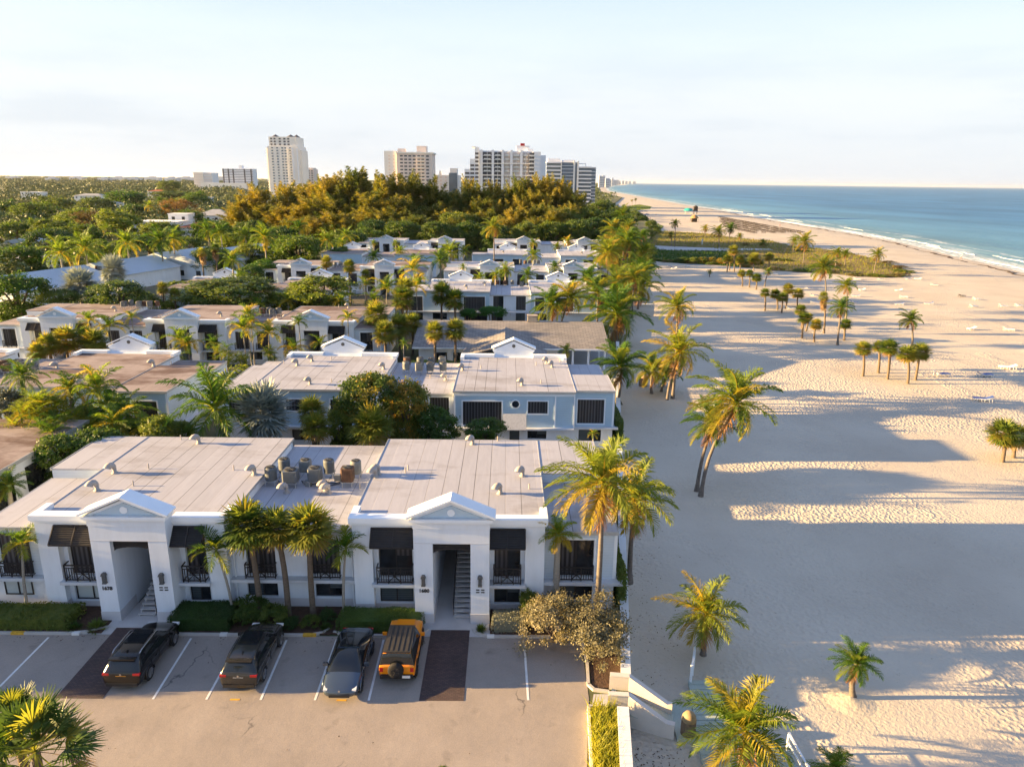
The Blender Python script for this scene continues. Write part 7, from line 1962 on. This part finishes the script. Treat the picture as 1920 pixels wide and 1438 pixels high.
for k, (x, y, r_) in enumerate(((48,262,3),(50,285,3.4),(55,310,3),(60,335,3.2),(44,245,3.4),(40,228,3.2),(70,365,3.5),(80,400,3.5),(88,450,4),(95,520,4.5),(103,600,5),(106,670,5),(98,560,5))):
    t = empty('shrub', (x,y,0), f'dark coastal shrub along the back of the beach, {ORD[k] if k<12 else "last"} listed from the blocks outward', 'shrub', 'coastal shrubs behind the beach')
    t['label'] = f'dark coastal shrub behind the beach, {ORD[sorted([48,50,55,60,44,40,70,80,88,95,103,106,98]).index(x)]} outward from the last blocks'
    c = bpy.data.objects.new('crown', rng.choice(TREE['treed'])); link(c, t); c.location = (0,0,1.2); c.scale = (r_,r_,r_*.75); c.rotation_euler[2] = rng.uniform(0,6)
for k in range(20):
    q = [(52,257),(56,253),(63,249.5),(70,247),(79,239.5),(86,232.5),(94,229),(101,226),(106,219.5),(112,218),(117,218.5),(121,221),(127,230.5),(132,243),(136,258),(100,262),(112,248),(92,275),(122,300),(108,330)][k]
    r_ = rng.uniform(1.2,2.2); t = empty('shrub', (q[0],q[1],-.95), f'low rusty shrub on the dune, {ORD[k]} along its rim from the blocks seaward', 'shrub', 'low shrubs on the dune')
    c = bpy.data.objects.new('crown', rng.choice(TREE['rust' if k % 3 else 'bush'])); link(c, t); c.location = (0,0,.3); c.scale = (r_*1.5,r_,.75); c.rotation_euler[2] = rng.uniform(-.4,.4)
# sandy path over the dune
patch([(61.7,322),(71.5,315.5),(95,312.5),(112,312),(112,306),(88.7,301.5),(67.6,299),(58.6,306)], 'concrete', -.90, 'sandy_path')

# dark undergrowth inside the wood
g = np.random.default_rng(77)
def mass(name, centres, rr, zz, per, size, mt, label, seed):
    g = np.random.default_rng(seed); Q = []
    for (x, y), r_, z_ in zip(centres, rr, zz):
        v = unit(g.normal(0,1,(per,3))); v[:,2] = np.abs(v[:,2]); p = np.array([x,y,0]) + v*np.array([r_,r_,z_])*g.uniform(.75,1.08,(per,1))
        n_ = unit(v + g.normal(0,.5,(per,3))); t_ = unit(np.cross(n_, g.normal(0,1,(per,3)))); b_ = np.cross(n_, t_); s_ = size*r_*g.uniform(.6,1.3,per)[:,None]
        Q.append(np.stack([p-t_*s_*.5, p+b_*s_*.4, p+t_*s_*.5, p-b_*s_*.4],1))
    me = quads_mesh(name, np.concatenate(Q), None, [M[mt]] if isinstance(mt, str) else [mt]); o = bpy.data.objects.new(name, me); link(o)
    return tag(o, label, 'trees', None, 'stuff')
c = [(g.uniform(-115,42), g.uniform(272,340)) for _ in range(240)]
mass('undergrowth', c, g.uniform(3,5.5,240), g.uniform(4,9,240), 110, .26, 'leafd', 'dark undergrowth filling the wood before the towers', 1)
# leaf litter blown against the beach wall and along the kerb
g = np.random.default_rng(31); Q = []
for k in range(800):
    if k < 420: y = g.uniform(31,72); x = interp([(31,6.9),(40.5,8.2),(71.7,12.6)], y) + abs(g.normal(0,1.6)); z = -.99
    elif k < 620: x = g.uniform(6.3,8.8); y = g.uniform(25.5,29); z = -.99
    elif k < 760: x = g.uniform(-31,4.3); y = 36.1 - abs(g.normal(0,.35)); z = .02
    else: x = g.uniform(-24,4.2); y = g.uniform(24.5,36); z = .02
    a = g.uniform(0,6.28); s_ = g.uniform(.02,.08); c_ = np.array([x,y,z+.012]); u_ = np.array([math.cos(a),math.sin(a),g.uniform(-.15,.15)])*s_; v_ = np.array([-math.sin(a),math.cos(a),g.uniform(-.15,.15)])*s_*.45
    Q.append(np.stack([c_-u_, c_-v_, c_+u_, c_+v_]))
me = quads_mesh('leaf_litter', np.array(Q), None, [M['seaweed']]); o = bpy.data.objects.new('leaf_litter', me); link(o); tag(o, 'dry brown leaf litter along the wall foot and kerb', 'leaf litter', None, 'stuff')
# far canopy of the town, one mass to the horizon
C = []; Rr = []; Zz = []
def far_ok(x, y): return x < interp(EDGE, y) - 12 and not (-120 < x < 48 and y < 350) and x > -.78*y-30
bands = [(150,330,260,3.6,5.5),(330,620,620,5.2,7.5),(620,1100,720,7,8.5),(1100,2200,900,11,10),(2200,5000,900,20,12),(5000,12000,800,45,15)]
for (ya, yb, n, r_, z_) in bands:
    k = 0
    while k < n:
        y = ya + (yb-ya)*g.random()**.9; x = g.uniform(-.78*y-20, interp(EDGE, y)-15)
        if ya == 150 and x > -108 - (y-150)*-.12 : 
            if not (x < -112): k += 0; x = g.uniform(-.78*y-20, -112) if .78*y > 95 else None
        if x is None or not far_ok(x, y): k += .2; continue
        C.append((x,y)); Rr.append(r_*g.uniform(.6,1.35)); Zz.append(z_*g.uniform(.55,1.25)); k += 1
mass('treeline', C, Rr, Zz, 100, .24, 'canopy', 'far green canopy of the town stretching to the horizon', 2)

# ---------------------------------------------------------------- houses and towers
def house(name, label, x, y, w_, d_, h, roof, rz=0., rh=1.6, wallm='housewhite', hip=False, overhang=.5):
    t = empty(name, (x,y,0), label, 'house', None, rz or 1e-6)
    a, b = w_/2, d_/2
    wl = MB().box(-a,a,-b,b,0,h)
    wl.build('wall', M[wallm], t)
    r = MB(); o_ = overhang
    if rh <= .3: r.box(-a-.2,a+.2,-b-.2,b+.2,h,h+.35); 
    elif hip:
        k = min(a,b)+o_; r.add([(-a-o_,-b-o_,h),(a+o_,-b-o_,h),(a+o_,b+o_,h),(-a-o_,b+o_,h),(-max(a-b,0),-max(b-a,0),h+rh),(max(a-b,0),max(b-a,0),h+rh)], [(0,1,5,4) if a>=b else (0,1,4),(1,2,5) if a>=b else (1,2,5,4),(2,3,4,5) if a>=b else (2,3,5),(3,0,4) if a>=b else (3,0,4,5),(3,2,1,0)])
    else:
        r.prism([(-a-o_,h),(a+o_,h),(0,h+rh)], -b-o_, b+o_)
    r.build('roof', M[roof], t)
    n = max(2, int(w_/4))
    for k in range(n):
        xm = -a + w_*(k+.5)/n
        for z in ([1.0] if h < 4.5 else [1.0, h-2.4]): MB().box(xm-.7,xm+.7,-b-.03,-b+.02,z,z+1.4).build('window', M['glass'], t)
    return t
dg = math.atan2(1,.30) - math.pi/2
house('metal_roof_building','pale sloping metal roof building nearest, at the far left edge',-99,152,16,25,3.6,'metalroof',dg*.9,2.6,'stucco')
house('metal_roof_building','pale sloping metal roof building behind the larger silver palm',-93.5,178,15,20,3.6,'metalroof',dg*.9,2.6,'stucco')
house('metal_roof_building','pale sloping metal roof building between the silver palms and skirted palms',-89.5,201,15,20,3.8,'metalroof',dg*.9,2.6,'stucco')
house('metal_roof_building','pale sloping metal roof building farthest along the garden lane',-79.5,205,15,36,3.8,'metalroof',dg*.9,2.8,'stucco')
acs([(-97.8,165.5),(-96.6,166.5),(-95.5,165.7),(-94.3,167),(-93.2,166.2)], 4.4, 'on the pale sloping roof at far left', 'condensers on the sloping roof')
house('white_house','modern flat-roofed white house with stepped parapets among trees',-156,333,19,14,6.2,'housewhite',0.05,.2)
house('white_house','upper white storey block behind the modern flat-roofed house',-152,345,9,8,9.0,'housewhite',0.05,.2)
house('red_roof_house','low white house with dark red tiled roof beside the modern house',-137,332,17,12,4.2,'redtile',0.,1.8,'housewhite',True)
house('white_house','long white two-storey house right of the red tiled roof',-122,345,24,11,6.4,'housewhite',0.,.2)
house('red_roof_house','white house with small red tiled roof left of the casuarina wood',-112,370,14,12,7.5,'redtile',0.,1.8,'housewhite',True)
house('hip_roof_house','grey hip-roofed house above the long white house',-154,392,17,13,6.5,'greyroof',0.,3.0,'housewhite',True)
house('white_house','pale blue-roofed low house at the far left among trees',-161,246,14,10,4.0,'metalroof',.1,1.5)
house('white_house','low flat white house at far left below pale blue roof',-136,206,16,9,3.2,'housewhite',0.,.2)
for k, (x, y, w_, d_, h, rf_) in enumerate(((-390,700,26,14,8,'greyroof'),(-265,640,20,12,9,'housewhite'),(-230,760,34,16,9,'greyroof'),(-180,800,26,14,8,'housewhite'),(-300,560,16,12,6,'greyroof'),(-420,900,22,14,9,'redtile'),(-330,480,14,10,6,'housewhite'),(-520,820,22,12,8,'housewhite'),(-150,640,18,12,8,'redtile'))):
    house('far_house', f'small far house among the canopy, {ORD[[q for q in sorted([(-390/700),(-265/640),(-230/760),(-180/800),(-300/560),(-420/900),(-330/480),(-520/820),(-150/640)])].index(x/y)]} from the left', x, y, w_, d_, h, rf_, 0., 1.8 if rf_ != 'housewhite' else .2, 'housewhite', rf_ != 'housewhite')

def slabs(t, x0, x1, y0, y1, z0, z1, n, m, bal=.9, name='floor_slab', railm=None, gl='towerglass'):
    """glazed block with a projecting slab at each floor"""
    MB().box(x0,x1,y0,y1,z0,z1).build('glazed_wall', M[gl], t)
    for k in range(n):
        z = z0 + (z1-z0)*k/n; s_ = MB().box(x0-bal,x1+bal,y0-bal,y1+bal,z,z+.35)
        if railm: s_.box(x0-bal,x1+bal,y0-bal,y0-bal+.08,z+.35,z+1.25); s_.box(x0-bal,x0-bal+.08,y0-bal,y1+bal,z+.35,z+1.25)
        s_.build(name, M[m], t)
def punched(t, x0, x1, y0, y1, z0, z1, cols, rows, wallm, winm='towerdark', ww=.55, wh=.5, side='S', name='window_row', proud=.12):
    """a row of windows per floor on one face, each row a part"""
    for r_ in range(rows):
        z = z0 + (z1-z0)*(r_+.28)/rows; zz = z + (z1-z0)/rows*wh
        for c_ in range(cols):
            if side == 'S': xa = x0+(x1-x0)*(c_+.5-ww/2)/cols; xb = x0+(x1-x0)*(c_+.5+ww/2)/cols; MB().box(xa,xb,y0-proud,y0+.2,z,zz).build('window', M[winm], t)
            else: ya = y0+(y1-y0)*(c_+.5-ww/2)/cols; yb = y0+(y1-y0)*(c_+.5+ww/2)/cols; MB().box(x0-proud,x0+.2,ya,yb,z,zz).build('window', M[winm], t)
# tall pale tower
t = empty('tower_block', (-265,900,0), 'tallest pale tower with dark hipped roof caps, standing alone left of the wood', 'tower')
MB().box(-283,-247,890,925,0,62).box(-281,-249,891,924,62,72.5).build('wall', M['towerwhite'], t)
MB().box(-285.5,-279,894,920,0,60).box(-250,-244.5,895,922,0,58).build('side_bay', M['towerwhite'], t)
for r_ in range(19):
    z = 2+r_*3.15
    for x in (-277.5,-271.5,-265.5,-262,-256.5): MB().box(x-1.1,x+1.1,889.85,890.2,z+.7,z+2.1).build('window', M['towerglass'], t)
    MB().box(-259.2,-255.2,888.2,890.5,z,z+.9).build('balcony', M['towerwhite'], t); MB().box(-287,-283,896,912,z,z+.9).build('balcony', M['towerwhite'], t)
    MB().box(-285.62,-285.4,897,912,z+1.0,z+2.5).build('side_window', M['towerglass'], t); MB().box(-283.1,-282.9,891,894,z+1,z+2.4).build('side_window', M['towerglass'], t)
MB().box(-255,-252.5,889.8,890.2,4,60).box(-249,-247.6,889.8,890.2,4,60).build('glazed_strip', M['towergrey'], t)
for r_ in range(3):
    z = 62.5+r_*3.2
    for x in (-278,-274,-268,-262.5,-258): MB().box(x-1.2,x+1.2,890.8,891.2,z+.6,z+2.3).build('upper_window', M['towerdark'], t)
for (x, w_) in ((-277,7),(-259,7.5),(-252,5.5)):
    MB().lathe([(w_*.8,72.5),(w_*.75,72.9),(.2,75.8)],4,(x,905)).build('roof_cap', M['hipgrey'], t)
t = empty('tower_block', (-291,1100,0), 'narrow brownish tower slab just right of the tallest pale tower', 'tower')
MB().box(-297,-283.5,1095,1120,0,39).box(-296,-285,1096,1118,39,41).build('wall', M['towerbeige'], t); punched(t,-297,-283.5,1095,1120,3,38,3,11,'towerbeige')
t['label'] = 'narrow brownish tower peeping out right of the tallest pale tower'
# beige apartment tower
t = empty('tower_block', (-106,800,0), 'beige mid-rise tower with rows of windows and rooftop boxes above the wood', 'tower')
MB().box(-131.5,-118,800,830,0,55).build('side_wall', M['towerwhite'], t)
MB().box(-118,-80.5,798,832,0,52.5).build('wall', M['towerbeige'], t)
MB().box(-118.6,-79.4,797,833,52.5,54).build('cornice', M['towerwhite'], t)
MB().box(-117.5,-110,803,815,54,57.5).box(-97.5,-87.5,805,820,54,60.5).build('rooftop_box', M['towerbeige'], t)
for r_ in range(14):
    z = 3+r_*3.5
    for x in (-113,-108.5,-104,-99.5,-94.5,-90.5,-85.5): MB().box(x-1.5,x+1.5,797.85,798.2,z+.8,z+2.3).build('window', M['towerdark'], t)
    MB().box(-96.8,-88.3,796.4,798.2,z,z+.9).build('balcony', M['towerwhite'], t)
    MB().box(-127,-125.4,799.85,800.2,z+.8,z+2.2).build('side_window', M['towerbeige'], t); MB().box(-122,-120.6,799.85,800.2,z+.8,z+2.2).build('side_window', M['towerbeige'], t)
# small white block
t = empty('tower_block', (-70,850,0), 'small white block between the beige tower and the stepped hotel', 'tower')
MB().box(-84.5,-55,850,875,0,31.5).box(-78,-76,850,860,31.5,36).box(-66,-58,853,870,31.5,39).build('wall', M['towerwhite'], t)
punched(t,-84.5,-68,850,875,4,31,3,7,'towerwhite','towerbeige',.4,.5); MB().box(-67,-57.5,849.8,850.2,12,34).build('glazed_strip', M['towerglass'], t)
# stepped hotel
t = empty('hotel', (0,620,0), 'big stepped white hotel with grids of dark balcony bays', 'hotel')
W_ = MB().box(-24,20.5,622,645,0,49.5)
for x in (-22,-12.6,-4.6,2.6,10.8): W_.box(x-1.0,x+1.0,619,622,0,50.2)
W_.box(-27.5,-24,620,640,0,52).box(-31.5,-27.5,620,638,0,43).box(-36,-31.5,620,636,0,35).box(20.5,26.6,618,645,0,49).box(26.6,31,622,648,0,46.5).box(6.5,17.5,626,640,49.5,54).box(15.5,20.5,624,636,49.5,51.5)
W_.build('wall', M['towergrey'], t)
bays = [(-21,-13.6),(-11.6,-5.6),(-3.6,1.6),(3.6,9.8),(11.8,16.8)]
for bi, (xa, xb) in enumerate(bays):
    MB().box(xa,xb,621.0,622.1,2,48.5).build('balcony_bay', M['towerdark' if bi < 2 else 'towerbeige'], t)
    for r_ in range(15):
        z = 2+r_*3.1; s_ = MB(); s_.box(xa,xb,619.6,622,z,z+.4)
        if r_ % 3 == 0: s_.box(xa-1,xb+1,618.9,622,z-.1,z+.7)
        else: s_.box(xa+.9,xb-.9,619.4,619.7,z+.4,z+1.25)
        s_.box((xa+xb)/2-.15,(xa+xb)/2+.15,619.6,622,z,z+3.1)
        s_.build('balcony', M['towerwhite'], t)
for r_ in range(15):
    z = 2+r_*3.1
    MB().box(17.4,21.5,617.2,618.3,z,z+1.1).build('balcony', M['towerwhite'], t); MB().box(17.6,21.3,618.0,622.1,z+1.1,z+2.9).build('balcony_recess', M['towerdark'], t)
for k, (xa, xb, zt) in enumerate(((-31.2,-28,43),(-35.6,-32,35),(-27.2,-24.4,52))):
    for r_ in range(int(zt/3.1)-1):
        z = 2+r_*3.1; MB().box(xa,xb,619.7,620.2,z+1.0,z+2.5).build('side_window', M['towerdark'], t)
MB().box(10,13.5,625,628,54,55.8).build('roof_sign', M['signred'], t)
MB().box(-30,-26,620,640,52,52.5).build('roof_edge', M['towerwhite'], t)
# glass hotel
t = empty('hotel', (60,720,0), 'glassy grey-blue hotel block with banded balconies beside the sea', 'hotel')
for (xa, xb, zt, n) in ((37,51,43,12),(66.5,80,39,11)):
    MB().box(xa,xb,721,745,0,zt).build('glazed_wall', M['towerglass'], t)
    for k in range(n+1):
        z = zt*k/n - .2; MB().box(xa-.3,xb+.3,718.6,721,max(0,z),z+.5).box(xa,xb,718.6,718.75,z+.5,z+1.2).build('balcony', M['towergrey'], t)
MB().box(51,66.5,720,745,0,43.5).build('glazed_wall', M['towerglass'], t)
for k in range(14): MB().box(51.2,62.5,719.8,720.1,k*3.1+.1,k*3.1+.5).build('floor_band', M['towergrey'], t)
for x in (51,62.6,66.2): MB().box(x-.5 if x < 60 else x,x+.4 if x < 60 else x+1.6,719.2,721,0,45).build('pier', M['towerwhite'], t)
MB().box(80,84.5,722,745,0,38.5).build('glazed_wall', M['towerglass'], t)
for k in range(12): MB().box(79.8,84.8,721.6,722.1,k*3.2,k*3.2+.5).build('floor_band', M['towergrey'], t)
MB().box(36.8,66,722,744,43.2,44).box(66,84.8,722,744,38.8,39.6).build('roof_edge', M['towerwhite'], t)
MB().box(38,50,724,740,44,47).box(53,64,724,740,44,46).build('rooftop_plant', M['towergrey'], t)
MB().box(67.5,75,724,724.6,42.2,43).box(67.5,68.2,724,724.6,39.6,42.2).box(74.3,75,724,724.6,39.6,42.2).build('roof_frame', M['towerwhite'], t)
MB().box(36,90,712,719,0,5).build('podium', M['towerwhite'], t)
# far left pair
t = empty('tower_block', (-690,1700,0), 'small sunlit white block farthest left on the skyline', 'tower')
MB().box(-712,-690,1700,1740,0,37).build('wall', M['towerwhite'], t); MB().box(-690,-671,1702,1740,0,36).build('side_wall', M['towergrey'], t)
for k in range(10): MB().box(-711,-691,1699.6,1700.1,3+k*3.4,4.2+k*3.4).box(-689.5,-671.5,1701.6,1702.1,3+k*3.4,4.4+k*3.4).build('window_row', M['towerbeige'], t)
t = empty('tower_block', (-575,1600,0), 'wide grey slab block with vertical bays left of the tallest tower', 'tower')
MB().box(-608,-543,1600,1625,0,44.5).box(-574,-567,1605,1615,44.5,51).build('wall', M['towergrey'], t)
for x in (-606,-595,-585,-561,-547): MB().box(x-1.4,x+1.4,1599.5,1600.2,4,44).build('dark_strip', M['towerdark'], t)
for k in range(12): MB().box(-608,-543,1599.7,1600.1,4+k*3.4,5.2+k*3.4).build('window_row', M['towerglass'], t)
MB().box(-640,-545,1560,1595,0,15).build('podium', M['towerwhite'], t)
t = empty('tower_block', (-670,1850,0), 'low beige block between the sunlit white and wide grey blocks', 'tower')
MB().box(-693,-660,1850,1875,0,29).build('wall', M['towerbeige'], t); punched(t,-693,-660,1850,1875,4,28,6,6,'towerbeige')
# far coast skyline and inland skyline
sk = [(1121,4000,22,60),(1126,4050,14,62),(1133,4100,24,48),(1138,5000,16,46),(1142,6000,14,62),(1146,7400,34,52),(1151,9000,30,58),(1155,10500,26,52),(1161,13000,44,60),(1167,16000,60,62),(1173,19000,70,64),(1181,21000,90,66)]
for k, (px, y, w_, h) in enumerate(sk):
    x = y*(px-953)/1350
    t = empty('far_tower', (x,y,0), f'hazy blue-grey tower on the far coast, {ORD[k]} from the glass hotel outward', 'tower', 'far coast towers')
    MB().box(x-w_/2,x+w_/2,y,y+30,-2,h).build('wall', M['farhaze'], t)
    for q in range(int(h/9)): MB().box(x-w_/2+2,x+w_/2-2,y-.6,y,4+q*9,7+q*9).build('window_row', M['towerglass'], t)
for k in range(20):
    a = [-.70,-.66,-.61,-.575,-.54,-.52,-.50,-.475,-.45,-.43,-.40,-.385,-.37,-.35,-.345,-.31,-.30,-.255,-.24,-.22][k]
    y = 3200+((k*977)%1900); x = a*y; w_ = 40+((k*37)%70); h = 14+((k*53)%13)+ (y-3200)*.002
    t = empty('far_block', (x,y,0), f'small pale block on the inland skyline, {ORD[k]} from the left', 'building', 'inland skyline blocks')
    MB().box(x-w_/2,x+w_/2,y,y+40,0,h).box(x-w_/5,x+w_/6,y+4,y+30,h,h+5).build('wall', M['farhaze'], t)
    MB().box(x-w_/2+3,x+w_/2-3,y-.6,y,h*.35,h*.45).box(x-w_/2+3,x+w_/2-3,y-.6,y,h*.65,h*.75).build('window_row', M['towergrey'], t)
if HAZE:
    mh = bpy.data.materials.new('haze'); mh.use_nodes = True; nh = mh.node_tree; nh.nodes.clear()
    ov = nh.nodes.new('ShaderNodeOutputMaterial'); pv = nh.nodes.new('ShaderNodeVolumePrincipled'); pv.inputs['Density'].default_value = HAZE; pv.inputs['Color'].default_value = (.80,.86,.95,1); pv.inputs['Anisotropy'].default_value = .3
    nh.links.new(pv.outputs[0], ov.inputs['Volume'])
    o = MB().box(-42000,62000,-80,62000,-6,135).build('haze', mh); tag(o, kind='stuff')
